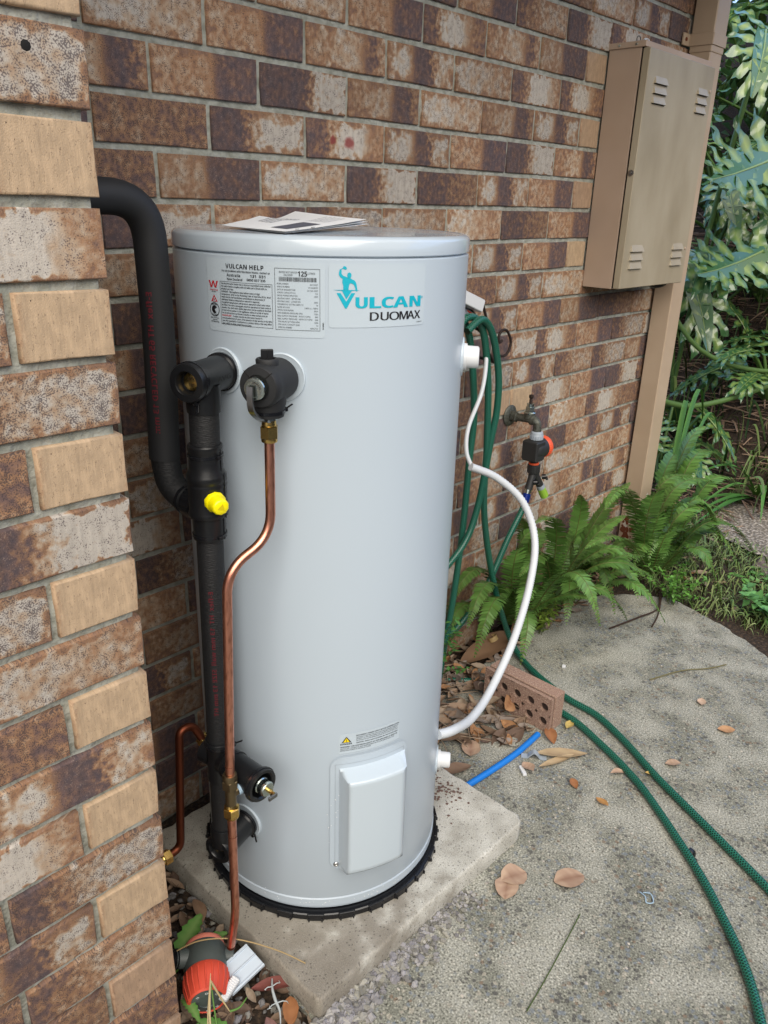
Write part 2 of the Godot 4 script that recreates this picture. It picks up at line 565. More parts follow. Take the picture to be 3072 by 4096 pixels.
	mat("orange_plastic", Color(0.88, 0.36, 0.22), 0.42)
	mat("red_plastic", Color(0.78, 0.29, 0.21), 0.5)
	mat("pink_plastic", Color(0.78, 0.46, 0.39), 0.55)
	mat("slate_plastic", Color(0.28, 0.31, 0.305), 0.5)
	mat("timer_black", Color(0.16, 0.165, 0.17), 0.5)
	mat("blue_fitting", Color(0.06, 0.17, 0.50), 0.28, 0.3)
	mat("pale_plastic", Color(0.74, 0.785, 0.83), 0.38)
	mat("lime_plastic", Color(0.56, 0.72, 0.25), 0.4)
	mat("blue_pipe", Color(0.08, 0.45, 0.80), 0.42)
	var hose := mat("hose", Color.WHITE, 0.33)
	hose.albedo_texture = hose_tex()
	hose.uv1_scale = Vector3(1, 24, 1)
	mat("conduit", Color(0.80, 0.82, 0.84), 0.42)
	mat("cable", Color(0.80, 0.82, 0.84), 0.38)
	# --- meter box
	var mb := mat("beige_paint", Color(0.70, 0.62, 0.555), 0.5)
	var dr := mat("door_paint", Color.WHITE, 0.42)
	dr.albedo_texture = noise_tex(0.006, 71, [0.0, Color(0.575, 0.535, 0.455), 0.5, Color(0.625, 0.585, 0.505), 1.0, Color(0.665, 0.63, 0.555)], FastNoiseLite.TYPE_SIMPLEX_SMOOTH, 512, 5)
	dr.uv1_triplanar = true
	dr.uv1_scale = Vector3(1.4, 0.7, 1.4)
	mb.albedo_texture = noise_tex(0.01, 72, [0.0, Color(0.93, 0.92, 0.90), 1.0, Color(1, 1, 1)], FastNoiseLite.TYPE_SIMPLEX_SMOOTH, 256, 4)
	mb.uv1_triplanar = true
	var dp := mat("downpipe_paint", Color(0.72, 0.645, 0.565), 0.48)
	dp.albedo_texture = mb.albedo_texture
	dp.uv1_triplanar = true
	mat("flaked_paint", Color(0.80, 0.77, 0.73), 0.7)
	mat("rust", Color(0.42, 0.22, 0.13), 0.85)
	mat("gap_shade", Color(0.05, 0.045, 0.04), 0.9)  # near-black colour standing in for shade inside gaps, cuts and holes
	mat("soffit", Color(0.72, 0.69, 0.64), 0.8)
	# --- paper
	mat("paper", Color(0.90, 0.915, 0.93), 0.6)
	mat("ink_grey", Color(0.32, 0.34, 0.40), 0.6)
	# --- plants
	leaf_mat("frond", 0.42, 0.35)
	leaf_mat("big_leaf", 0.30, 0.34)
	M.big_leaf.clearcoat_enabled = true
	M.big_leaf.clearcoat = 0.8
	M.big_leaf.clearcoat_roughness = 0.16
	leaf_mat("weed", 0.5, 0.4)
	leaf_mat("grass", 0.5, 0.3)
	leaf_mat("litter", 0.75, 0.15)
	mat("stone_bits", Color.WHITE, 0.85).vertex_color_use_as_albedo = true

func tri_mat(called: String, tex: Texture2D, scale: float, rough: float, relief: float, hgt: Texture2D) -> void:
	var m := mat(called, Color.WHITE, rough)
	m.albedo_texture = tex
	m.heightmap_enabled = true
	m.heightmap_texture = hgt
	m.heightmap_scale = relief
	m.uv1_triplanar = true
	m.uv1_world_triplanar = true
	m.uv1_scale = Vector3.ONE * scale

func leaf_mat(called: String, rough: float, through: float) -> void:
	var m := mat(called, Color.WHITE, rough)
	m.vertex_color_use_as_albedo = true
	m.backlight_enabled = true
	m.backlight = Color(through, through, through * 0.6)
	m.cull_mode = BaseMaterial3D.CULL_DISABLED

func wrinkle_tex() -> ImageTexture:   # fine creases of foam lagging
	var f := FastNoiseLite.new()
	f.seed = 8
	f.frequency = 0.05
	f.fractal_octaves = 3
	var im := f.get_seamless_image(256, 256)
	im.convert(Image.FORMAT_L8)
	im.resize(1024, 256)
	return ImageTexture.create_from_image(im)

func hose_tex() -> ImageTexture:   # braided green hose: pale threads crossing under a clear green skin
	var w := 96
	var im := Image.create(w, w, false, Image.FORMAT_RGB8)
	for y in w:
		for x in w:
			var a := fposmod((x + y) / 16.0, 1.0)
			var b := fposmod((x - y) / 16.0, 1.0)
			var t := maxf(sstep(0.24, 0.05, absf(a - 0.5)), sstep(0.24, 0.05, absf(b - 0.5)))
			im.set_pixel(x, y, Color(0.01, 0.16, 0.115).lerp(Color(0.22, 0.53, 0.45), t * 0.9))
	return ImageTexture.create_from_image(im)

# ---------------------------------------------------------------- brickwork
func brick_mb(ci: int, length: float, depth: float, sd: int, h := BH) -> MB:   # front face on z = 0, centred; uneven arrises
	var r := RandomNumberGenerator.new()
	r.seed = sd
	var m := MB.new()
	var hx := length * 0.5
	var hy := h * 0.5
	var flat_pts := []
	var nx := 3 if length > 0.16 else 2
	for i in nx:
		flat_pts.append(Vector2(-hx + 2.0 * hx * i / nx, -hy))
	flat_pts.append(Vector2(hx, -hy)); flat_pts.append(Vector2(hx, 0))
	for i in nx:
		flat_pts.append(Vector2(hx - 2.0 * hx * i / nx, hy))
	flat_pts.append(Vector2(-hx, hy)); flat_pts.append(Vector2(-hx, 0))
	var cx := ci % 4
	var cy := ci / 4
	var span := clampf(length / BL, 0.3, 1.0) if ci < 21 else 1.0
	var off := r.randf() * (1.0 - span)
	var us := func(p: Vector2) -> Vector2:
		return Vector2((cx + 0.004 + 0.992 * (off + span * clampf(p.x / length + 0.5, 0, 1))) * 0.25, (cy + 0.006 + 0.988 * clampf(0.5 - p.y / h, 0, 1)) * CH / AH)
	var outer := []
	var inner := []
	var back := []
	for p: Vector2 in flat_pts:
		var j := Vector2(r.randf_range(-0.0012, 0.0006), r.randf_range(-0.0012, 0.0006))
		var q := p + Vector2(signf(p.x) * j.x, signf(p.y) * j.y)
		var dir := Vector2(signf(p.x) if absf(p.x) > hx * 0.99 else 0.0, signf(p.y) if absf(p.y) > hy * 0.99 else 0.0).normalized()
		var side := Vector3(dir.x, dir.y, 0)
		var bv := r.randf_range(0.0014, 0.0034)
		back.append(m.vert(Vector3(q.x, q.y, -depth), side, us.call(p * 0.72)))
		outer.append(m.vert(Vector3(q.x, q.y, -bv), (side * 0.8 + Vector3(0, 0, 0.5)).normalized(), us.call(p)))
		inner.append(m.vert(Vector3(q.x, q.y, 0) - Vector3(dir.x, dir.y, 0) * bv * 1.1, Vector3(0, 0, 1), us.call(q - dir * bv)))
	var mid := m.vert(Vector3(0, 0, r.randf_range(-0.0006, 0.0006)), Vector3(0, 0, 1), us.call(Vector2.ZERO))
	var n := flat_pts.size()
	for i in n:
		var k := (i + 1) % n
		m.quad(back[i], back[k], outer[k], outer[i])
		m.quad(outer[i], outer[k], inner[k], inner[i])
		m.tri(mid, inner[i], inner[k])
	return m

var brick_cache := {}
func brick_mesh(ci: int, length: float, depth: float, variant: int) -> ArrayMesh:
	var key := [ci, snappedf(length, 0.002), depth, variant]
	if not brick_cache.has(key):
		brick_cache[key] = brick_mb(ci, length, depth, ci * 31 + variant * 7 + int(length * 1000)).mesh()
	return brick_cache[key]

func lay(parent: Node3D, ci: int, x0: float, x1: float, y: float, z: float, depth := 0.018) -> void:
	var o := MeshInstance3D.new()
	o.name = "brick"
	o.mesh = brick_mesh(ci, x1 - x0, depth, rng.randi() % 2)
	o.material_override = M.brick
	o.position = Vector3((x0 + x1) * 0.5 + rng.randf_range(-0.0008, 0.0008), y + rng.randf_range(-0.0009, 0.0009), z + rng.randf_range(-0.0012, 0.0012))
	o.rotation = Vector3(rng.randf_range(-0.006, 0.006), rng.randf_range(-0.004, 0.004), rng.randf_range(-0.004, 0.004))
	parent.add_child(o, true)

func course_y(c: int) -> float:
	return 1.69 - c * PITCH

func mortar_sheet(m: MB, origin: Vector3, ux: Vector3, w: float, h: float, nx: int, ny: int, amp: float, sd: int) -> void:   # hand-struck mortar: a gently uneven face
	var f := FastNoiseLite.new()
	f.seed = sd
	f.frequency = 28.0
	var nn := ux.cross(Vector3.UP)
	var first := m.v.size()
	for j in ny + 1:
		for i in nx + 1:
			var a := w * i / nx
			var b := h * j / ny
			var d := f.get_noise_2d(a, b) * amp
			var e := 0.004
			var gx := (f.get_noise_2d(a + e, b) - f.get_noise_2d(a - e, b)) * amp / (2.0 * e)
			var gy := (f.get_noise_2d(a, b + e) - f.get_noise_2d(a, b - e)) * amp / (2.0 * e)
			m.vert(origin + ux * a + Vector3.UP * b + nn * d, (nn - ux * gx - Vector3.UP * gy).normalized())
	for j in ny:
		for i in nx:
			var a0 := first + j * (nx + 1) + i
			m.quad(a0, a0 + 1, a0 + nx + 2, a0 + nx + 1)

func build_walls() -> void:
	rng.seed = 77
	var wall := thing("brick_wall", "mottled brown and cream brick wall behind the water heater", "wall")
	var core := MB.new()
	box(core, Transform3D(Basis(), Vector3(-0.3, 1.16, -0.066)), Vector3(4.8, 2.5, 0.11), 0.001)
	mortar_sheet(core, Vector3(-0.45, -0.08, -0.0068), Vector3.RIGHT, 2.54, 2.48, 210, 200, 0.0022, 4)
	obj("mortar", core, M.mortar, wall)
	var last := -1
	for c in range(-8, 20):
		var k := -1.0 if c % 2 != 0 else -1.5
		while k < 8.75:
			var x0 := k * 0.24 + 0.0049
			var x1 := (k + 1.0) * 0.24 - 0.0049
			if c % 2 != 0 and k == 6.0 and c >= -2 and c <= 6:
				x1 = 1.548
			if x0 < -0.378: x0 = -0.375
			if x1 > 2.10: x1 = 2.10
			var ci := rng.randi() % 21
			while ci == last or ci == 6:
				ci = rng.randi() % 21
			last = ci
			if c == 2 and k == 1.5: ci = 6
			if x1 - x0 > 0.02:
				if c == 10 and k == 4.5:
					lay(wall, 22, x0, x0 + 0.110, course_y(c), 0.0)
					lay(wall, 23, x0 + 0.119, x1, course_y(c), 0.0)
				elif c % 2 != 0 and k == 6.0 and c >= -2 and c <= 6:
					lay(wall, 21 + (absi(c) % 3), x0, x1, course_y(c), 0.0)
				else:
					lay(wall, ci, x0, x1, course_y(c), 0.0)
			k += 1.0
	# the projecting corner in the foreground
	var pier := thing("brick_corner", "projecting brick corner with plain tan end bricks, in front on the left", "wall")
	var pm := MB.new()
	box(pm, Transform3D(Basis(), Vector3(-1.8, 1.16, 0.44)), Vector3(2.82, 2.5, 0.1), 0.001)
	box(pm, Transform3D(Basis(), Vector3(-0.44, 1.16, 0.2)), Vector3(0.105, 2.5, 0.41), 0.001)
	mortar_sheet(pm, Vector3(-1.3, -0.08, PIER_Z - 0.0095), Vector3.RIGHT, 1.3 + PIER_X - 0.008, 2.48, 110, 240, 0.003, 6)
	obj("mortar", pm, M.mortar, pier)
	var hid := MB.new()
	rng.seed = 5
	for c in range(-8, 20):
		var x1 := PIER_X
		var y := course_y(c)
		var n := 0
		while x1 > -1.9:
			var w := BL
			var ci := rng.randi() % 21
			if n < 2: ci = 17 + rng.randi() % 4 if rng.randf() < 0.62 else rng.randi() % 21
			while ci == last or ci == 6:
				ci = rng.randi() % 21
			last = ci
			if c % 2 != 0 and n == 0:
				w = 0.1115
				ci = 21 + (rng.randi() % 3)
			if c == 17 and n == 0: ci = 21
			var dep := 0.106 if n == 0 else 0.022
			if c >= -1 and x1 > -0.86:
				lay(pier, ci, x1 - w, x1, y, PIER_Z, dep)
			else:
				hid.add(brick_mb(ci, w, dep, 900 + c * 9 + n), Transform3D(Basis(), Vector3(x1 - w * 0.5, y, PIER_Z)))
			x1 -= w + 0.0098
			n += 1
		var z := PIER_Z - (0.1115 if c % 2 == 0 else 0.0) - (0.0098 if c % 2 == 0 else 0.0)   # return of the corner, towards the back wall
		n = 0
		while z > 0.03:
			var w := minf(BL, z - 0.008)
			if c % 2 != 0 and n == 0:
				hid.add(brick_mb(rng.randi() % 21, w - 0.112, 0.02, 300 + c * 5), Transform3D(Basis(Vector3.UP, PI / 2), Vector3(PIER_X, y, z - 0.11 - (w - 0.112) * 0.5)))
			else:
				hid.add(brick_mb(rng.randi() % 21, w, 0.02, 300 + c * 5 + n), Transform3D(Basis(Vector3.UP, PI / 2), Vector3(PIER_X, y, z - w * 0.5)))
			z -= w + 0.0098
			n += 1
	kind(obj("brickwork", hid, M.brick, pier), "stuff")
	# a drilled hole with chipped edges, its inner shade painted as a dark disc, near the top of the corner
	var hole := MB.new()
	lathe(hole, Transform3D(Basis(Vector3.RIGHT, PI / 2), Vector3(-0.4425, 1.5295, PIER_Z + 0.0002)), [Vector2(0.0, 0.0012), Vector2(0.0045, 0.0012), Vector2(0.0062, 0.0003)], 9)
	obj("drilled_hole", hole, M.gap_shade, pier)
	# added fence behind the camera darkens the wall gap; unseen eaves shade the wall
	var fn := MB.new()
	for i in 90:
		box(fn, Transform3D(Basis(), Vector3(-7.0 + i * 0.155, 0.9, 3.7 + 0.004 * (i % 2))), Vector3(0.148, 1.9, 0.018), 0.002)
	kind(obj("added_fence", fn, mat("timber", Color(0.27, 0.28, 0.30), 0.85)), "structure", "added timber fence out of view, darkening the gap beside the heater")
	var ev := MB.new()  # eaves out of view, reaching out to shade wall and heater gap
	box(ev, Transform3D(Basis(), Vector3(-0.6, 2.46, 0.16)), Vector3(5.6, 0.03, 1.3), 0.003)
	box(ev, Transform3D(Basis(), Vector3(-0.6, 2.53, 0.83)), Vector3(5.6, 0.2, 0.025), 0.003)
	kind(obj("unseen_eaves", ev, M.soffit), "structure", "eaves out of view above the wall, placed to shade it")

# ---------------------------------------------------------------- ground
var hn := FastNoiseLite.new()
func ground_y(x: float, z: float) -> float:
	var y := -0.016 + hn.get_noise_2d(x, z) * 0.012
	var in_path := x > -0.15 and z > 0.17 and x < 1.60 + 0.15 * sstep(0.1, 0.4, z) - 0.36 * maxf(0.0, z - 0.5) or (x <= -0.15 and z > 0.72)
	if in_path:
		y = -0.06
	if x > 2.95:
		y += 0.60 * (x - 2.95) * sstep(2.95, 3.5, x) if x < 9.0 else 3.63
	return y

func build_ground() -> void:
	hn.seed = 2
	hn.frequency = 2.2
	var xs := []
	var zs := []
	var t := -2.0
	while t < 5.0:
		xs.append(t); t += 0.055
	for k in 12:
		xs.append(5.0 + pow(1.5, k) * 0.6)
		xs.push_front(-2.0 - pow(1.5, k) * 0.6)
	t = -1.6
	while t < 2.2:
		zs.append(t); t += 0.055
	for k in 12:
		zs.append(2.2 + pow(1.5, k) * 0.6)
		zs.push_front(-1.6 - pow(1.5, k) * 0.6)
	var m := MB.new()
	for z in zs:
		for x in xs:
			var e := 0.03
			var nn := Vector3(ground_y(x - e, z) - ground_y(x + e, z), 2.0 * e, ground_y(x, z - e) - ground_y(x, z + e)).normalized()
			m.vert(Vector3(x, ground_y(x, z), z), nn)
	var w := xs.size()
	for j in zs.size() - 1:
		for i in w - 1:
			m.quad(j * w + i, j * w + i + 1, (j + 1) * w + i + 1, (j + 1) * w + i)
	kind(obj("ground", m, M.soil), "structure", "dark garden soil that rises to a bank behind the plants")
	# concrete path with a broken edge
	var corner := [Vector2(-0.18, 0.12), Vector2(0.6, 0.12), Vector2(1.1, 0.13), Vector2(1.5, 0.10), Vector2(1.63, 0.09), Vector2(1.79, 0.2), Vector2(1.894, 0.336), Vector2(1.864, 0.443), Vector2(1.817, 0.60), Vector2(1.725, 0.767), Vector2(1.60, 1.0), Vector2(1.42, 1.5), Vector2(1.1, 2.6), Vector2(1.0, 9), Vector2(-9, 9), Vector2(-9, 0.66), Vector2(-0.6, 0.66), Vector2(-0.38, 0.655), Vector2(-0.30, 0.615), Vector2(-0.19, 0.64)]
	rng.seed = 8
	var poly := PackedVector2Array()
	for i in corner.size():
		var a: Vector2 = corner[i]
		var b: Vector2 = corner[(i + 1) % corner.size()]
		var n := clampi(int((b - a).length() / 0.022), 1, 40)
		for k in n:
			var p := a.lerp(b, float(k) / n)
			poly.append(p + Vector2(rng.randf_range(-1, 1), rng.randf_range(-1, 1)) * 0.006)
	var pm := MB.new()
	var ids := []
	for p in poly:
		ids.append(pm.vert(Vector3(p.x, 0, p.y), Vector3.UP))
	var tr := Geometry2D.triangulate_polygon(poly)
	for i in range(0, tr.size(), 3):
		pm.tri(ids[tr[i]], ids[tr[i + 1]], ids[tr[i + 2]])
	for i in poly.size():
		var a := poly[i]
		var b := poly[(i + 1) % poly.size()]
		var nn := Vector3(b.y - a.y, 0, a.x - b.x).normalized()
		pm.quad(pm.vert(Vector3(a.x, 0, a.y), nn), pm.vert(Vector3(b.x, 0, b.y), nn), pm.vert(Vector3(b.x, -0.1, b.y), nn), pm.vert(Vector3(a.x, -0.1, a.y), nn))
	kind(obj("path", pm, M.path), "structure", "weathered concrete path with exposed aggregate")
	# gravel walk and stepping stones among the plants on the right
	var gm := MB.new()
	var ring := []
	for i in 26:
		var a := TAU * i / 26
		ring.append(gm.vert(Vector3(2.98 + cos(a) * 0.42 * (1.0 + rng.randf_range(-0.06, 0.06)), 0.012, 0.42 + sin(a) * 0.34 * (1.0 + rng.randf_range(-0.08, 0.08))), Vector3.UP))
	var mid := gm.vert(Vector3(2.98, 0.02, 0.42), Vector3.UP)
	for i in 26:
		gm.tri(mid, ring[i], ring[(i + 1) % 26])
	kind(obj("gravel_path", gm, M.gravel_path), "structure", "pale gravel between the ferns and the strappy plant")

func slab_mesh(poly: PackedVector2Array, y0: float, y1: float, bev: float, sd: int, rough := 0.0015) -> MB:   # a worn flat stone: chamfered, slightly uneven
	var m := MB.new()
	var r := RandomNumberGenerator.new()
	r.seed = sd
	var n := poly.size()
	var cen := Vector2.ZERO
	for p in poly: cen += p / n
	var top := []
	var out := []
	var low := []
	for i in n:
		var p := poly[i]
		var d := (poly[(i + 1) % n] - poly[(i + n - 1) % n]).normalized()
		var nn := Vector2(d.y, -d.x)
		if nn.dot(p - cen) < 0: nn = -nn
		var b := bev * r.randf_range(0.7, 1.4)
		var q := p + nn * r.randf_range(-1, 1) * rough
		top.append(m.vert(Vector3(q.x - nn.x * b, y1, q.y - nn.y * b), Vector3.UP))
		out.append(m.vert(Vector3(q.x, y1 - b * 0.8, q.y), Vector3(nn.x, 0.35, nn.y).normalized()))
		low.append(m.vert(Vector3(q.x - nn.x * 0.004, y0, q.y - nn.y * 0.004), Vector3(nn.x, -0.05, nn.y).normalized()))
	var c := m.vert(Vector3(cen.x, y1, cen.y), Vector3.UP)
	for i in n:
		var k := (i + 1) % n
		m.tri(c, top[i], top[k])
		m.quad(top[i], top[k], out[k], out[i])
		m.quad(out[i], out[k], low[k], low[i])
	var b0 := poly[0]
	var b1 := poly[0]
	for p in poly:
		b0 = b0.min(p)
		b1 = b1.max(p)
	for i in m.v.size():
		var p := m.v[i]
		var f := (Vector2(p.x, p.z) - b0) / (b1 - b0)
		m.uv[i] = f.lerp(Vector2(0.5, 0.5), 0.02 + 2.0 * maxf(0.0, y1 - p.y))
	return m

static func round_rect(x0: float, z0: float, x1: float, z1: float, radii: Array, step := 0.03) -> PackedVector2Array:
	var out := PackedVector2Array()
	var cs := [Vector2(x0, z0), Vector2(x1, z0), Vector2(x1, z1), Vector2(x0, z1)]
	var pts := PackedVector2Array()
	for i in 4:
		var r: float = radii[i]
		var c: Vector2 = cs[i]
		var inx := -1.0 if i == 1 or i == 2 else 1.0
		var inz := -1.0 if i >= 2 else 1.0
		var o := c + Vector2(inx, inz) * r
		var a0 := [PI, -PI / 2, 0.0, PI / 2][i] as float
		for k in 7:
			var a := a0 + PI / 2 * k / 6.0
			pts.append(o + Vector2(cos(a), sin(a)) * r)
	for i in pts.size():
		var a := pts[i]
		var b := pts[(i + 1) % pts.size()]
		var n := maxi(1, int((b - a).length() / step))
		for k in n:
			out.append(a.lerp(b, float(k) / n))
	return out

# ---------------------------------------------------------------- lettering
var glyphs := {}
func raw_text(s: String, bold: bool) -> Array:
	var key := [s, bold]
	if not glyphs.has(key):
		var f := SystemFont.new()
		f.font_names = PackedStringArray(["Droid Sans"])
		f.font_weight = 700 if bold else 400
		var t := TextMesh.new()
		t.font = f
		t.text = s
		t.font_size = 32
		t.pixel_size = 0.01
		t.depth = 0.0
		t.curve_step = 1.6
		t.horizontal_alignment = HORIZONTAL_ALIGNMENT_LEFT
		glyphs[key] = t.get_mesh_arrays()
	return glyphs[key]

func text_to(m: MB, s: String, bold: bool, place: Callable) -> void:   # place(u 0..1 along, v in cap heights above the base line) gives [point, normal]
	var h := raw_text("H", bold)
	var base := 1e9
	var cap := -1e9
	for p: Vector3 in h[Mesh.ARRAY_VERTEX]:
		base = minf(base, p.y); cap = maxf(cap, p.y)
	var a := raw_text(s, bold)
	var vs: PackedVector3Array = a[Mesh.ARRAY_VERTEX]
	var ns: PackedVector3Array = a[Mesh.ARRAY_NORMAL]
	var lo := 1e9
	var hi := -1e9
	for p in vs:
		lo = minf(lo, p.x); hi = maxf(hi, p.x)
	var first := m.v.size()
	for p in vs:
		var q: Array = place.call((p.x - lo) / (hi - lo), (p.y - base) / (cap - base))
		m.vert(q[0], q[1])
	var idx: PackedInt32Array = a[Mesh.ARRAY_INDEX]
	for i in range(0, idx.size(), 3):
		if ns[idx[i]].z > -0.5:
			m.tri(first + idx[i], first + idx[i + 1], first + idx[i + 2])

func cyl_text(m: MB, s: String, az0: float, az1: float, y: float, h: float, bold := true, lift := 0.0012) -> void:
	text_to(m, s, bold, func(u, v):
		var p := cyl(lerpf(az0, az1, u), y + v * h, TR + lift)
		return [p, Vector3(p.x - TX, 0, p.z - TZ).normalized()])

func text_len(s: String, bold: bool) -> float:   # length in cap heights
	var h := raw_text("H", bold)
	var b := Vector2(1e9, -1e9)
	for p: Vector3 in h[Mesh.ARRAY_VERTEX]:
		b = Vector2(minf(b.x, p.y), maxf(b.y, p.y))
	var a := Vector2(1e9, -1e9)
	for p: Vector3 in raw_text(s, bold)[Mesh.ARRAY_VERTEX]:
		a = Vector2(minf(a.x, p.x), maxf(a.y, p.x))
	return (a.y - a.x) / (b.y - b.x)

func cyl_line(m: MB, s: String, az0: float, y: float, h: float, bold := true, narrow := 1.0) -> void:
	var w := text_len(s, bold) * h * narrow
	cyl_text(m, s, az0, az0 + rad_to_deg(w / TR), y, h, bold)

static func cyl_patch(m: MB, az0: float, az1: float, y0: float, y1: float, r: float, corner := 0.0, nx := 24) -> void:
	var rowsn := [0.0, 0.1, 0.3, 0.6, 1.0] if corner > 0.0 else [1.0]
	var ys := []
	for t in rowsn: ys.append([y0 + corner * t, t])
	for i in rowsn.size(): ys.append([y1 - corner * rowsn[rowsn.size() - 1 - i], rowsn[rowsn.size() - 1 - i]])
	if corner == 0.0: ys = [[y0, 1.0], [y1, 1.0]]
	var prev := []
	for e in ys:
		var t: float = e[1]
		var inset := corner * (1.0 - sqrt(maxf(0.0, 1.0 - (1.0 - t) * (1.0 - t))))
		var da := rad_to_deg(inset / r)
		var cur := []
		for i in nx + 1:
			var p := cyl(lerpf(az0 + da, az1 - da, float(i) / nx), e[0], r)
			cur.append(m.vert(p, Vector3(p.x - TX, 0, p.z - TZ).normalized()))
		if prev.size():
			for i in nx:
				m.quad(prev[i], prev[i + 1], cur[i + 1], cur[i])
		prev = cur

static func cyl_frame(m: MB, az0: float, az1: float, y0: float, y1: float, w: float, r: float) -> void:
	var da := rad_to_deg(w / r)
	cyl_patch(m, az0, az1, y0, y0 + w, r, 0.0, 12)
	cyl_patch(m, az0, az1, y1 - w, y1, r, 0.0, 12)
	cyl_patch(m, az0, az0 + da, y0 + w, y1 - w, r, 0.0, 1)
	cyl_patch(m, az1 - da, az1, y0 + w, y1 - w, r, 0.0, 1)

func cyl_poly(m: MB, pts: Array, lift := 0.0012) -> void:   # a flat printed shape; points are (degrees, height)
	var tr := Geometry2D.triangulate_polygon(PackedVector2Array(pts))
	var ids := []
	for q: Vector2 in pts:
		var p := cyl(q.x, q.y, TR + lift)
		ids.append(m.vert(p, Vector3(p.x - TX, 0, p.z - TZ).normalized()))
	for i in range(0, tr.size(), 3):
		m.tri(ids[tr[i]], ids[tr[i + 1]], ids[tr[i + 2]])

# ---------------------------------------------------------------- water heater
func ring_at(parent: Node3D, az: float, y: float, word: String, r := 0.036) -> MeshInstance3D:
	var m := MB.new()
	var c := cyl(az, y, TR - 0.001)
	var outv := Vector3(sin(deg_to_rad(az)), 0, cos(deg_to_rad(az)))
	lathe(m, along(c, c + outv), [Vector2(r, -0.004), Vector2(r, 0.0022), Vector2(r - 0.0016, 0.0034), Vector2(r - 0.0028, 0.0026), Vector2(0.02, 0.0028), Vector2(0.02, 0.009)], 40)
	var side := Vector3.UP.cross(outv)
	for i in word.length():
		if word[i] == " ": continue
		var a := deg_to_rad(-100.0 + 26.0 * i) if word.length() < 8 else deg_to_rad(-150.0 + 20.0 * i)
		var rad := Vector3.UP * cos(a) - side * -sin(a)
		var tan := Vector3.UP * -sin(a) + side * cos(a)
		text_to(m, word[i], true, func(u, v): return [c + outv * 0.0036 + rad * (0.0245 + 0.006 * v) + tan * (u - 0.5) * 0.0045, outv])
	return obj("escutcheon", m, M.ring_plastic, parent)

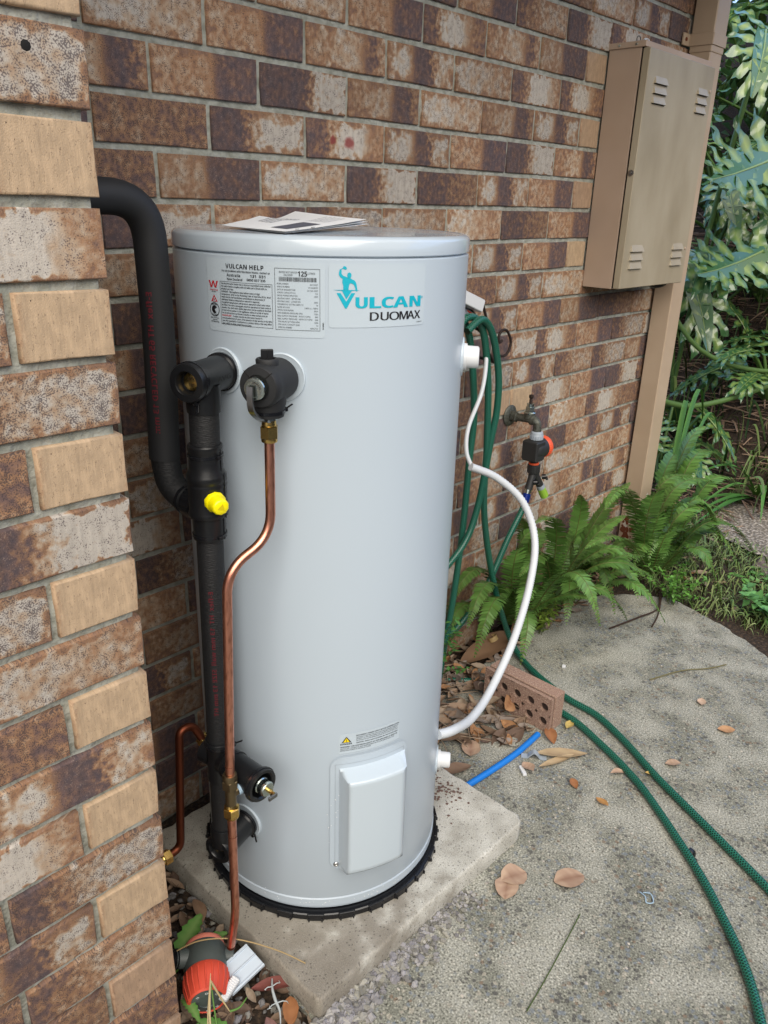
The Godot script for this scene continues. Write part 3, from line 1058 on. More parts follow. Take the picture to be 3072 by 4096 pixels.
func build_heater() -> void:
	var t := thing("water_heater", "tall pale grey cylindrical electric water heater standing on a concrete pad", "water heater")
	t.position = Vector3.ZERO
	var axis := Transform3D(Basis(), Vector3(TX, 0, TZ))
	var b := MB.new()
	lathe(b, axis, [Vector2(0.0, 0.072), Vector2(TR - 0.004, 0.072), Vector2(TR - 0.004, 0.078), Vector2(TR + 0.001, 0.081), Vector2(TR + 0.0012, 0.098), Vector2(TR - 0.0006, 0.1005), Vector2(TR, 0.102), Vector2(TR, 0.5), Vector2(TR, 0.9), Vector2(TR, 1.314), Vector2(TR - 0.004, 1.3165), Vector2(0.0, 1.3165)], 128, 0.9)
	obj("body", b, M.enamel, t)
	b = MB.new()
	lathe(b, axis, [Vector2(TR - 0.006, 1.3165), Vector2(TR - 0.0015, 1.3182), Vector2(TR + 0.0006, 1.3196), Vector2(TR + 0.0006, 1.338), Vector2(TR - 0.0014, 1.3418), Vector2(TR - 0.007, 1.3452), Vector2(TR - 0.012, 1.3462), Vector2(TR - 0.016, 1.3452), Vector2(TR - 0.03, 1.346), Vector2(0.0, 1.3475)], 128, 0.8)
	obj("lid", b, M.lid, t)
	b = MB.new()   # black plastic base with clips
	lathe(b, axis, [Vector2(0.20, 0.0535), Vector2(TR + 0.009, 0.0535), Vector2(TR + 0.010, 0.0545), Vector2(TR + 0.010, 0.066), Vector2(TR + 0.008, 0.068), Vector2(TR - 0.012, 0.069), Vector2(TR - 0.012, 0.076)], 96, 0.8)
	var base := obj("base_ring", b, M.black_gloss, t)
	for i in 26:
		var clip := MB.new()
		var a := -170.0 + i * 13.85
		var p := cyl(a, 0.0615, TR + 0.009)
		box(clip, Transform3D(Basis(Vector3.UP, deg_to_rad(a)), p), Vector3(0.034, 0.0165, 0.008), 0.0018)
		for s in [-0.013, 0.013]:
			box(clip, Transform3D(Basis(Vector3.UP, deg_to_rad(a)), p + Basis(Vector3.UP, deg_to_rad(a)) * Vector3(s, -0.0045, 0.0035)), Vector3(0.003, 0.009, 0.006), 0.001)
		obj("clip", clip, M.black_gloss, base)
	b = MB.new()   # side seam in the jacket
	cyl_patch(b, 33.0, 33.35, 0.104, 1.31, TR + 0.0005, 0.0, 1)
	obj("jacket_seam", b, M.ring_plastic, t)
	# element cover
	b = MB.new()
	cyl_patch(b, -39.0, -2.6, 0.176, 0.444, TR + 0.0028, 0.024, 30)
	for e in [[-39.0, -2.6]]:   # rim of the plate
		for k in 31:
			pass
	cyl_patch(b, -39.3, -2.3, 0.175, 0.4455, TR + 0.0012, 0.025, 30)
	var plate := obj("cover_plate", b, M.enamel, t)
	b = MB.new()
	cyl_frame(b, -37.0, -4.6, 0.188, 0.429, 0.0009, TR + 0.0032)
	obj("panel_line", b, M.grey_plastic, plate)
	obj("cover", bump_mesh(), M.cover, t)
	b = MB.new()
	var sc := cyl(-36.3, 0.191, TR + 0.003)
	lathe(b, along(sc, sc + Vector3(-0.59, 0, 0.81)), [Vector2(0.0058, 0.0), Vector2(0.0056, 0.0016), Vector2(0.0042, 0.0030), Vector2(0.0018, 0.0034), Vector2(0.0018, 0.0022), Vector2(0, 0.0022)], 18)
	obj("screw", b, M.chrome, t)
	# stickers
	b = MB.new()
	cyl_patch(b, -85.5, -41.0, 1.2035, 1.3095, TR + 0.0006, 0.006, 30)
	var label := obj("data_sticker", b, M.sticker, t)
	var k := MB.new()
	var red := MB.new()
	cyl_text(k, "VULCAN HELP", -76.3, -61.6, 1.2965, 0.0064)
	cyl_text(k, "For any problems with this Water Heater, contact us", -78.0, -59.4, 1.2914, 0.0028)
	cyl_text(k, "Australia", -76.0, -70.4, 1.2850, 0.0040)
	cyl_text(k, "131  031", -66.6, -61.0, 1.2855, 0.0040)
	cyl_text(k, "New Zealand", -75.9, -69.6, 1.2797, 0.0033)
	cyl_text(k, "0800 657 335", -67.9, -61.0, 1.2803, 0.0034)
	cyl_frame(k, -79.2, -58.7, 1.2150, 1.2775, 0.0005, TR + 0.0012)
	var lines := ["This electric water heater has a vitreous enamelled steel cylinder.", "This water heater complies with AS 3498 and is fitted with an", "integral heat trap.", "WARNING - This appliance may deliver water at high", "temperature. Refer to the Plumbing Code of Australia (PCA), local", "requirements and installation instructions to determine if", "additional delivery temperature control is required.", "A supplied temperature and pressure operated relief valve must", "be fitted. The valve easing gear must be operated at least every 6", "months. The relief valve outlet pipe must not be sealed or blocked.", "Do not turn on power to the appliance unless it is full of water.", "For all instructions see Owner's Guide or www.vulcan.com.au", "- A major service on this water heater is", "recommended every 5 years. If the absence of this service in the fifth", "year after installation contributes to a product failure, this may affect", "your ability to claim under the warranty."]
	for i in lines.size():
		var full := text_len(lines[4], true)
		var w: float = 19.4 * text_len(lines[i], true) / full
		var x0 := -78.7
		if i == 12:
			cyl_text(red, "HOUSEHOLDER", x0, x0 + 4.0, 1.2745 - i * 0.00385 - 0.0012, 0.0024)
			x0 += 4.4
		cyl_text(k, lines[i], x0, minf(x0 + w, -59.1), 1.2745 - i * 0.00385 - 0.0012, 0.0023)
	cyl_frame(k, -57.8, -42.7, 1.2140, 1.3010, 0.0005, TR + 0.0012)
	cyl_text(k, "RATED HOT WATER", -56.2, -50.2, 1.2943, 0.0026, false)
	cyl_text(k, "DELIVERY", -54.6, -51.6, 1.2905, 0.0026, false)
	cyl_text(k, "125", -50.0, -46.9, 1.2905, 0.0070)
	cyl_text(k, "LITRES", -46.7, -44.3, 1.2935, 0.0026, false)
	rng.seed = 40
	var x := -56.3
	while x < -43.9:
		var w := rng.randf_range(0.06, 0.22)
		cyl_patch(k, x, x + w, 1.2830, 1.2890, TR + 0.0012, 0.0, 1)
		x += w + rng.randf_range(0.07, 0.2)
	var data := [["MODEL NUMBER", "6D1125V7"], ["SERIAL NUMBER", "V110600391"], ["DATE OF MANUFACTURE", "24 Feb 2025"], ["STATIC CAPACITY (L)", "132"], ["RATED POWER INPUT (W)", "3600"], ["HEATING UNIT - UPPER (W)", ""], ["HEATING UNIT - LOWER (W)", "3600"], ["THERMOSTAT SETTING MAX (°C)", "70"], ["RATED VOLTAGE", "240V a.c. 50Hz"], ["PROTECTION RATING", "IP24"], ["MAX WORKING PRESSURE (kPa)", "1000"], ["MAX SUPPLY PRESSURE - NO ECV (kPa)", "800"], ["MAX SUPPLY PRESSURE - WITH ECV (kPa)", "680"], ["TPR VALVE SETTING (kPa)", "1000"], ["TPR VALVE CAPACITY (kW)", "10"], ["APPROVAL NUMBER", "NSW27122"]]
	for i in data.size():
		var y := 1.2795 - i * 0.00412 - 0.001
		var s: String = data[i][0]
		cyl_text(k, s, -57.0, -57.0 + 0.325 * s.length(), y, 0.0021, false)
		s = data[i][1]
		if s: cyl_text(k, s, -43.4 - 0.32 * s.length(), -43.4, y - 0.0004, 0.0021, false)
	cyl_text(red, "W", -84.6, -80.1, 1.2672, 0.0098)
	cyl_text(red, "Lead Free", -84.2, -80.3, 1.2625, 0.0026)
	cyl_text(k, "AS 3498", -83.3, -81.3, 1.2604, 0.0014)
	cyl_poly(red, [Vector2(-83.8, 1.2465), Vector2(-82.25, 1.2568), Vector2(-80.6, 1.2465), Vector2(-81.2, 1.2470), Vector2(-82.25, 1.2545), Vector2(-83.1, 1.2470)])
	cyl_poly(red, [Vector2(-83.2, 1.2465), Vector2(-83.2, 1.2474), Vector2(-81.2, 1.2474), Vector2(-81.2, 1.2465)])
	cyl_poly(red, [Vector2(-82.8, 1.2505), Vector2(-82.3, 1.2485), Vector2(-81.5, 1.2525), Vector2(-81.7, 1.2529), Vector2(-82.3, 1.2496), Vector2(-82.6, 1.2508)])
	for rr in [[0.0104, 0.0092], [0.0060, 0.0]]:
		for i in 20:
			var a0 := TAU * i / 20
			var a1 := TAU * (i + 1) / 20
			var f := rad_to_deg(1.0 / TR)
			cyl_poly(k, [Vector2(-82.3 + sin(a0) * rr[0] * f, 1.2350 + cos(a0) * rr[0]), Vector2(-82.3 + sin(a1) * rr[0] * f, 1.2350 + cos(a1) * rr[0]), Vector2(-82.3 + sin(a1) * rr[1] * f, 1.2350 + cos(a1) * rr[1] + 0.00001), Vector2(-82.3 + sin(a0) * rr[1] * f + 0.0001, 1.2350 + cos(a0) * rr[1])])
	cyl_text(k, "MAINS", -83.6, -81.0, 1.2415, 0.0020)
	cyl_text(k, "PRESSURE", -84.0, -80.6, 1.2265, 0.0018)
	cyl_text(k, "Made in Vietnam", -84.4, -80.4, 1.2218, 0.0018)
	cyl_text(k, "by Rheem", -83.4, -81.2, 1.2190, 0.0018)
	cyl_text(k, "Manufacturing", -84.2, -80.4, 1.2162, 0.0018)
	text_to(k, "120695 02", true, func(u, v):
		var p := cyl(-41.9 + v * 0.45, 1.2265 - u * 0.0105, TR + 0.0012)
		return [p, Vector3(p.x - TX, 0, p.z - TZ).normalized()])
	obj("lettering", k, M.ink, label)
	obj("red_lettering", red, M.ink_red, label)
	# maker's sticker
	b = MB.new()
	cyl_patch(b, -39.9, -3.6, 1.2190, 1.3095, TR + 0.0006, 0.005, 30)
	label = obj("logo_sticker", b, M.sticker, t)
	var cy := MB.new()
	var at := func(q: Vector2) -> Vector2: return Vector2(-37.3 + (q.x - 203.0) * 0.02735, 1.306 - (q.y - 200.0) * 0.0001145)
	var shapes := [
		[Vector2(240, 248), Vector2(258, 243), Vector2(264, 262), Vector2(262, 290), Vector2(285, 318), Vector2(318, 328), Vector2(335, 338), Vector2(372, 345), Vector2(390, 358), Vector2(425, 375), Vector2(443, 402), Vector2(452, 450), Vector2(458, 486), Vector2(460, 502), Vector2(446, 506), Vector2(436, 490), Vector2(428, 450), Vector2(410, 420), Vector2(385, 408), Vector2(366, 408), Vector2(352, 440), Vector2(350, 486), Vector2(284, 486), Vector2(285, 440), Vector2(272, 395), Vector2(276, 352), Vector2(248, 335), Vector2(230, 305), Vector2(232, 275)],
		[Vector2(238, 243), Vector2(280, 222), Vector2(280, 208), Vector2(295, 200), Vector2(318, 208), Vector2(327, 228), Vector2(318, 243), Vector2(296, 238), Vector2(283, 230), Vector2(244, 250)],
		[Vector2(157, 489), Vector2(300, 487), Vector2(440, 489), Vector2(495, 494), Vector2(390, 499), Vector2(322, 602), Vector2(270, 499)],
		[Vector2(203, 527), Vector2(252, 527), Vector2(323, 632), Vector2(384, 527), Vector2(432, 527), Vector2(328, 717), Vector2(310, 717)]]
	for s in shapes:
		var q := []
		for p in s: q.append(at.call(p))
		cyl_poly(cy, q)
	var head := []
	for i in 18:
		head.append(at.call(Vector2(357, 310) + Vector2(sin(TAU * i / 18) * 26, cos(TAU * i / 18) * 35)))
	cyl_poly(cy, head, 0.0014)
	for e in [["U", -30.9, -26.9, 0.0], ["L", -26.0, -22.0, 0.0], ["C", -21.6, -17.2, 0.0], ["A", -17.2, -11.4, 0.0], ["N", -10.6, -5.9, 0.0]]:
		cyl_text(cy, e[0], e[1], e[2], 1.2470, 0.0158)
		cyl_text(cy, e[0], e[1] + 0.25, e[2] + 0.25, 1.2470, 0.0158, true, 0.0013)
	cyl_text(cy, "®", -5.5, -4.7, 1.2585, 0.0032)
	obj("emblem", cy, M.ink_cyan, label)
	k = MB.new()
	for e in [["D", -25.8, -22.7], ["U", -21.9, -19.0], ["O", -18.6, -14.9], ["M", -14.6, -11.2], ["A", -11.4, -8.4], ["X", -8.4, -5.7]]:
		cyl_text(k, e[0], e[1], e[2], 1.2290, 0.0120, false)
		cyl_text(k, e[0], e[1] + 0.16, e[2] + 0.16, 1.2290, 0.0120, false, 0.0013)
	cyl_text(k, "120844 00", -7.2, -4.8, 1.2230, 0.0020, false)
	obj("lettering", k, M.ink, label)
	# warning print above the cover
	b = MB.new()
	cyl_patch(b, -35.6, -7.0, 0.4505, 0.4935, TR + 0.0006, 0.003, 24)
	label = obj("warning_sticker", b, M.sticker, t)
	k = MB.new()
	var ye := MB.new()
	cyl_poly(k, [Vector2(-34.3, 0.4745), Vector2(-32.25, 0.4875), Vector2(-30.1, 0.4745)])
	cyl_poly(ye, [Vector2(-33.6, 0.4758), Vector2(-32.25, 0.4852), Vector2(-30.9, 0.4758)], 0.0016)
	cyl_text(k, "!", -32.4, -32.1, 0.4764, 0.0062, true, 0.002)
	cyl_text(k, "DANGER", -34.8, -29.8, 0.4698, 0.0034)
	var small := [["DISCONNECT POWER SUPPLY BEFORE OPENING COVER", -28.0, -7.6, 0.4858, true], ["Operation of the thermal cutout indicates a possibly dangerous", -28.0, -8.0, 0.4820, false], ["situation. In this event always call a qualified service person.", -28.0, -8.4, 0.4785, false], ["Do not permit combustible materials to be close to this cover", -28.0, -8.2, 0.4748, false], ["CAUTION - Hotter water increases the risk of scald injury", -28.0, -8.2, 0.4698, true], ["WARNING: FOR CONTINUED SAFETY OF THIS APPLIANCE IT MUST BE", -34.8, -8.4, 0.4640, true], ["INSTALLED, OPERATED AND MAINTAINED IN ACCORDANCE WITH THE", -34.8, -10.0, 0.4600, false], ["MANUFACTURER'S INSTRUCTIONS", -34.8, -21.5, 0.4562, false]]
	for e in small:
		cyl_text(k, e[0], e[1], e[2], e[3], 0.0025, e[4])
	obj("lettering", k, M.ink, label)
	obj("warning_triangle", ye, M.ink_yellow, label)
	# connection rings and the plugs on the far side
	ring_at(t, -79.6, 1.143, "OUTLET")
	ring_at(t, -56.2, 1.143, "RELIEF VALVE", 0.037)
	ring_at(t, -78.9, 0.258, "INLET")
	for e in [[38.0, 1.142, 0.030], [38.0, 0.267, 0.026]]:
		ring_at(t, e[0], e[1], "", e[2] + 0.004)
		b = MB.new()
		var p := cyl(e[0], e[1], TR + 0.001)
		var q := p + Vector3(sin(deg_to_rad(e[0])), 0, cos(deg_to_rad(e[0])))
		lathe(b, along(p, q), [Vector2(e[2] * 0.8, 0.0), Vector2(e[2] * 0.78, 0.007), Vector2(e[2] * 0.66, 0.0075), Vector2(e[2] * 0.64, 0.026), Vector2(e[2] * 0.55, 0.0285), Vector2(0, 0.0285)], 22)
		obj("plug", b, M.white_plastic, t)
	# drops of rain and dust low down on the front
	rng.seed = 63
	var drops := MB.new()
	for i in 46:
		var a := rng.randf_range(-70, 0)
		var y := 0.085 + rng.randf() * 0.02 if i < 30 else rng.randf_range(0.19, 0.36)
		if i >= 30: a = rng.randf_range(-41, -33)
		var p := cyl(a, y, TR + (0.001 if i < 30 else 0.003))
		lathe(drops, along(p, p + Vector3(sin(deg_to_rad(a)), 0, cos(deg_to_rad(a)))), [Vector2(rng.randf_range(0.0006, 0.0014), 0), Vector2(0.0005, 0.0007), Vector2(0, 0.0008)], 6)
	kind(obj("water_drops", drops, M.white_plastic, t), "stuff")

func bump_mesh() -> MB:   # the raised cover over the heating element: a bevelled box bent round the heater
	var m := MB.new()
	var nx := 22
	var ny := 22
	var ids := []
	var us := [0.0, 0.004, 0.02, 0.10, 0.14, 0.17, 0.24, 0.34, 0.42, 0.5, 0.58, 0.66, 0.76, 0.83, 0.86, 0.90, 0.98, 0.996, 1.0]
	var pos := []
	for j in us.size():
		var line := []
		for i in us.size():
			var u: float = us[i]
			var v: float = us[j]
			var hx := sstep(0.0, 0.15, u) * sstep(1.0, 0.85, u)
			var hy := sstep(0.0, 0.08, v) * sstep(1.0, 0.90, v)
			var su := clampf((u - 0.0) / 0.15, 0, 1)
			var eu := clampf((1.0 - u) / 0.15, 0, 1)
			# side walls are steep: the outline shrinks only a little towards the front
			var uu := lerpf(0.0, 0.11, clampf(u / 0.15, 0, 1)) if u < 0.15 else (lerpf(1.0, 0.76, clampf((1.0 - u) / 0.15, 0, 1)) if u > 0.85 else lerpf(0.11, 0.76, (u - 0.15) / 0.7))
			var vv := lerpf(0.0, 0.105, clampf(v / 0.15, 0, 1)) if v < 0.15 else (lerpf(1.0, 0.965, clampf((1.0 - v) / 0.15, 0, 1)) if v > 0.85 else lerpf(0.105, 0.965, (v - 0.15) / 0.7))
			var rise := minf(minf(clampf(u / 0.13, 0, 1), clampf((1.0 - u) / 0.13, 0, 1)), minf(clampf(v / 0.13, 0, 1), clampf((1.0 - v) / 0.13, 0, 1)))
			var az := lerpf(-35.2, -4.0, uu)
			var p := cyl(az, lerpf(0.178, 0.419, vv), TR + 0.0025 + 0.0385 * sstep(-0.12, 1.0, rise) - (0.0385 * sstep(-0.12, 1.0, 0.0) if rise <= 0.0 else 0.0))
			line.append(p)
		pos.append(line)
	var n := us.size()
	for j in n:
		for i in n:
			var dx: Vector3 = pos[j][mini(i + 1, n - 1)] - pos[j][maxi(i - 1, 0)]
			var dy: Vector3 = pos[mini(j + 1, n - 1)][i] - pos[maxi(j - 1, 0)][i]
			ids.append(m.vert(pos[j][i], dx.cross(dy).normalized()))
	for j in n - 1:
		for i in n - 1:
			m.quad(ids[j * n + i], ids[j * n + i + 1], ids[(j + 1) * n + i + 1], ids[(j + 1) * n + i])
	return m

func build_pad() -> void:
	tag(obj("concrete_pad", slab_mesh(round_rect(-0.187, 0.085, 0.462, 0.648, [0.014, 0.022, 0.03, 0.014], 0.018), -0.03, 0.053, 0.006, 12, 0.0016), M.slab), "square pale concrete paver under the water heater", "concrete pad")
	# sheets of instructions lying on the lid
	var t := thing("booklet", "open white instruction booklet lying on top of the water heater", "booklet")
	var cs := [Vector3(-0.05, 1.3478, 0.27), Vector3(-0.09, 1.3478, 0.475), Vector3(0.16, 1.357, 0.385), Vector3(0.185, 1.362, 0.17)]
	for s in 3:
		var m := MB.new()
		var nu := 14
		var ids := []
		var pos := []
		for j in 9:
			for i in nu:
				var u := float(i) / (nu - 1)
				var v := float(j) / 8
				var p: Vector3 = cs[1].lerp(cs[2], u).lerp(cs[0].lerp(cs[3], u), v)
				p.x += 0.004 * s * u
				p.z -= 0.003 * s * v
				p.y += (2 - s) * (0.0012 + u * u * 0.0025) + 0.0035 * sin(u * 7.0 + s * 0.6) * v * v + (0.007 * exp(-pow((u - 0.48) / 0.12, 2)) * v * v if s == 0 else 0.0)
				pos.append(p)
		for j in 9:
			for i in nu:
				var dx: Vector3 = pos[j * nu + mini(i + 1, nu - 1)] - pos[j * nu + maxi(i - 1, 0)]
				var dz: Vector3 = pos[mini(j + 1, 8) * nu + i] - pos[maxi(j - 1, 0) * nu + i]
				ids.append(m.vert(pos[j * nu + i], dx.cross(dz).normalized() * signf(dx.cross(dz).y)))
		for j in 8:
			for i in nu - 1:
				m.quad(ids[j * nu + i], ids[j * nu + i + 1], ids[(j + 1) * nu + i + 1], ids[(j + 1) * nu + i])
		var page := obj("page", m, M.paper, t)
		if s == 0:
			var pr := MB.new()
			var pt := func(u, v):
				var i := clampi(int(u * (nu - 1)), 0, nu - 2)
				var j := clampi(int(v * 8), 0, 7)
				var fu: float = u * (nu - 1) - i
				var fv: float = v * 8 - j
				return pos[j * nu + i].lerp(pos[j * nu + i + 1], fu).lerp(pos[(j + 1) * nu + i].lerp(pos[(j + 1) * nu + i + 1], fu), fv) + Vector3(0, 0.0006, 0)
			var texts := ["Warranty statement", "Water heater installation", "Owner's guide", "and installation instructions"]
			for i in 4:
				text_to(pr, texts[i], true, func(u, v): return [pt.call(0.30 + 0.4 * u, 0.62 + 0.06 * i + v * 0.035), Vector3.UP])
			for i in 5:
				text_to(pr, "for storage water heaters refer to the notes inside", false, func(u, v): return [pt.call(0.62 + 0.3 * u, 0.2 + 0.06 * i + v * 0.03), Vector3.UP])
			obj("print", pr, M.ink_grey, page)
			var gp := MB.new()
			var g := []
			for j in 5:
				for i in 9:
					g.append(gp.vert(pt.call(0.12 + 0.4 * i / 8.0, 0.14 + 0.24 * j / 4.0), Vector3.UP))
			for j in 4:
				for i in 8:
					gp.quad(g[j * 9 + i], g[j * 9 + i + 1], g[j * 9 + i + 10], g[j * 9 + i + 9])
			obj("picture", gp, M.ink_grey, page)
		if s == 0:
			for u in [0.25, 0.6]:
				var stp := MB.new()
				box(stp, Transform3D(Basis(Vector3.UP, 0.35), cs[0].lerp(cs[1], 1.0).lerp(cs[2], u * 0.5) + Vector3(0, 0.004, 0.0)), Vector3(0.011, 0.0008, 0.0008), 0.0002)
				obj("staple", stp, M.steel, t)

# ---------------------------------------------------------------- pipework
static func prism(m: MB, xf: Transform3D, r: float, y0: float, y1: float, sides := 6, cham := 0.0012) -> void:   # nut with flat faces
	var prof := [Vector2(r - cham * 1.6, y0), Vector2(r, y0 + cham), Vector2(r, y1 - cham), Vector2(r - cham * 1.6, y1)]
	for k in sides:
		var a := TAU * k / sides
		var b := TAU * (k + 1) / sides
		for i in 3:
			var pts := []
			for e in [[a, i], [b, i], [b, i + 1], [a, i + 1]]:
				var q: Vector2 = prof[e[1]]
				pts.append(xf * Vector3(sin(e[0]) * q.x, q.y, cos(e[0]) * q.x))
			var mid: Vector3 = (pts[0] + pts[2]) * 0.5 - xf * Vector3(0, (prof[i].y + prof[i + 1].y) * 0.5, 0)
			var nn: Vector3 = (pts[1] - pts[0]).cross(pts[2] - pts[0]).normalized()
			if nn.dot(mid) < 0: nn = -nn
			var f := m.v.size()
			for p in pts: m.vert(p, nn)
			m.quad(f, f + 1, f + 2, f + 3)
	for e in [[y0, -1.0], [y1, 1.0]]:
		var nn: Vector3 = xf.basis.y * e[1]
		var c := m.vert(xf * Vector3(0, e[0], 0), nn)
		var ids := []
		for k in sides:
			ids.append(m.vert(xf * Vector3(sin(TAU * k / sides) * (r - cham * 1.6), e[0], cos(TAU * k / sides) * (r - cham * 1.6)), nn))
		for k in sides: m.tri(c, ids[k], ids[(k + 1) % sides])

static func cable_tie(m: MB, xf: Transform3D, r: float, y: float, head := 0.0, tail := true) -> void:
	lathe(m, xf, [Vector2(r, y - 0.0024), Vector2(r + 0.0014, y - 0.0022), Vector2(r + 0.0014, y + 0.0022), Vector2(r, y + 0.0024)], 28, 0.95)
	var d := Vector3(sin(head), 0, cos(head))
	box(m, xf * Transform3D(Basis(Vector3.UP, head), d * (r + 0.003) + Vector3(0, y, 0)), Vector3(0.008, 0.0062, 0.006), 0.001)
	if tail:
		box(m, xf * Transform3D(Basis(Vector3.UP, head) * Basis(Vector3.RIGHT, -0.5), d * (r + 0.009) + Vector3(0.004 * cos(head), y + 0.002, -0.004 * sin(head))), Vector3(0.0045, 0.0013, 0.016), 0.0004)

func add_tie(parent: Node3D, xf: Transform3D, r: float, y: float, head := 0.0, tail := true) -> void:
	var m := MB.new()
	cable_tie(m, xf, r, y, head, tail)
	obj("cable_tie", m, M.black_gloss, parent)

static func V(y: float) -> Vector3:   # the lagged riser beside the heater
	return Vector3(-0.195 - 0.008 * (1.0 - y), y, 0.402 - 0.006 * (1.0 - y))

func build_pipes() -> void:
	var t := thing("lagged_pipework", "black lagged pipe and valve jackets running down the side of the heater", "pipework")
	var p0 := Vector3(-0.137, 1.143, 0.376)
	var d0 := Vector3(-0.91, 0, 0.41).normalized()
	var xf := along(p0, p0 + d0)
	var m := MB.new()
	lathe(m, xf, [Vector2(0.024, 0.003), Vector2(0.0275, 0.005), Vector2(0.0285, 0.013), Vector2(0.0265, 0.016), Vector2(0.0265, 0.078), Vector2(0.0285, 0.081), Vector2(0.0290, 0.100), Vector2(0.0275, 0.1035), Vector2(0.0180, 0.1045), Vector2(0.0165, 0.102), Vector2(0.0160, 0.088), Vector2(0.0, 0.088)], 40, 0.85)
	var vx := V(1.143)
	lathe(m, Transform3D(Basis(), Vector3(vx.x, 0, vx.z)), [Vector2(0.0215, 1.092), Vector2(0.0252, 1.093), Vector2(0.0262, 1.102), Vector2(0.0262, 1.135)], 36)
	var tee := obj("tee_jacket", m, M.black_plastic, t)
	m = MB.new()
	lathe(m, xf, [Vector2(0.0135, 0.080), Vector2(0.0135, 0.0895), Vector2(0.0125, 0.0905), Vector2(0.0, 0.0908)], 30)
	var plug := obj("brass_plug", m, M.brass, tee)
	m = MB.new()
	var rt := Vector3.UP.cross(d0)
	for w in [["AVG", 0.004, 0.011], ["TEE", -0.006, 0.009]]:
		text_to(m, w[0], true, func(u, v): return [p0 + d0 * 0.0912 + rt * (u - 0.5) * float(w[2]) + Vector3.UP * (float(w[1]) - 0.001 + 0.0042 * v), d0])
	obj("stamped_letters", m, M.brass_old, plug)
	m = MB.new()
	text_to(m, "AVG", false, func(u, v):
		var a: float = 0.15 - 0.28 * v
		var sd := rt * cos(a) + Vector3.UP * -sin(a) * 1.0
		return [p0 + d0 * (0.062 - 0.038 * u) + (rt * cos(a) - Vector3.UP * sin(a)) * 0.0270, sd])
	obj("raised_letters", m, M.rubber, tee)
	add_tie(t, xf, 0.0285, 0.009, 2.6)
	add_tie(t, xf, 0.0288, 0.091, 3.3)
	m = MB.new()
	tube(m, curve([V(1.105), V(1.09), V(1.06), V(1.035)], 5), 0.0226, 30)
	obj("lagging", m, M.foam, t)
	# mixing valve in its jacket
	m = MB.new()
	var jx := Transform3D(Basis(), Vector3(V(0.96).x, 0, V(0.96).z))
	lathe(m, jx, [Vector2(0.022, 0.8875), Vector2(0.0262, 0.8885), Vector2(0.0268, 0.8905), Vector2(0.0258, 0.897), Vector2(0.0262, 0.9245), Vector2(0.0300, 0.9265), Vector2(0.0312, 0.931), Vector2(0.0306, 0.935), Vector2(0.0302, 0.9365), Vector2(0.0304, 0.976), Vector2(0.0310, 0.9785), Vector2(0.0302, 0.981), Vector2(0.0302, 0.984), Vector2(0.0314, 0.986), Vector2(0.0306, 0.995), Vector2(0.0262, 1.004), Vector2(0.0260, 1.032), Vector2(0.0268, 1.034), Vector2(0.0268, 1.041), Vector2(0.0250, 1.043), Vector2(0.021, 1.0435)], 44, 0.8)
	var jk := obj("valve_jacket", m, M.black_plastic, t)
	m = MB.new()
	for s in 40:
		var y := 0.89 + s * 0.00375
		var r := 0.0313 if y > 0.925 and y < 0.996 else 0.0267
		if s % 2 == 0:
			box(m, Transform3D(Basis(Vector3.UP, 0.42), jx.origin + Vector3(sin(0.42) * r, y + 0.002, cos(0.42) * r)), Vector3(0.0012, 0.0074, 0.0014), 0.0003)
	obj("jacket_join", m, M.black_gloss, jk)
	add_tie(t, jx, 0.0260, 1.026, 0.15, false)
	add_tie(t, jx, 0.0260, 0.895, 0.0, false)
	m = MB.new()
	var cd := Vector3(-0.22, -0.05, 0.97).normalized()
	var cc := V(0.96) + Vector3(0, -0.001, 0)
	var cx := along(cc, cc + cd)
	lathe(m, cx, [Vector2(0.0165, 0.024), Vector2(0.0165, 0.034), Vector2(0.0150, 0.0355), Vector2(0.0142, 0.0375), Vector2(0.0138, 0.050), Vector2(0.0128, 0.0535), Vector2(0.0105, 0.0555), Vector2(0.0, 0.0558)], 10, 0.55)
	var cap := obj("yellow_cap", m, M.yellow_plastic, t)
	m = MB.new()
	var side := Vector3.UP.cross(cd).normalized()
	var upv := cd.cross(side)
	for k in 3:
		var a := TAU * k / 3 + 0.3
		var b := TAU * (k + 1) / 3 + 0.3
		var f := cc + cd * 0.0561
		m.flat([f, f + (side * sin(a) + upv * cos(a)) * 0.0068, f + (side * sin(b) + upv * cos(b)) * 0.0068])
	var tri := mat("yellow_recess_shade", Color(0.80, 0.72, 0.03), 0.4)  # darker yellow puts the shade of the recess into a flat face
	obj("moulded_triangle", m, tri, cap)
	m = MB.new()   # lower lagging down to the cold water valve
	tube(m, curve([V(0.892), V(0.75), V(0.62), V(0.492)], 6), 0.0214, 30)
	tube(m, curve([V(0.425), V(0.36), V(0.285)], 6), 0.0206, 30)
	obj("lagging", m, M.foam, t)
	# red print on the lagging
	m = MB.new()
	var pr := func(u, v):
		var y: float = lerpf(0.80, 0.56, u)
		var a: float = -0.55 - 0.34 * v
		var dd := Vector3(sin(a), 0, cos(a))
		return [V(y) + dd * 0.0218, dd]
	text_to(m, "E-flex  HT  13 mm wall  SIZE 13 mm HT", true, pr)
	obj("print", m, M.ink_dull_red, t)
	# cold water valve: tee jacket, barrel with an open end, knob
	m = MB.new()
	var kx := Transform3D(Basis(), Vector3(V(0.45).x, 0, V(0.45).z))
	lathe(m, kx, [Vector2(0.021, 0.413), Vector2(0.0246, 0.414), Vector2(0.0250, 0.422), Vector2(0.0238, 0.425), Vector2(0.0240, 0.480), Vector2(0.0256, 0.484), Vector2(0.0256, 0.496), Vector2(0.0245, 0.498), Vector2(0.020, 0.4985)], 36)
	var v0 := V(0.458)
	var vd := Vector3(0.06, 0.0, 1.0).normalized()
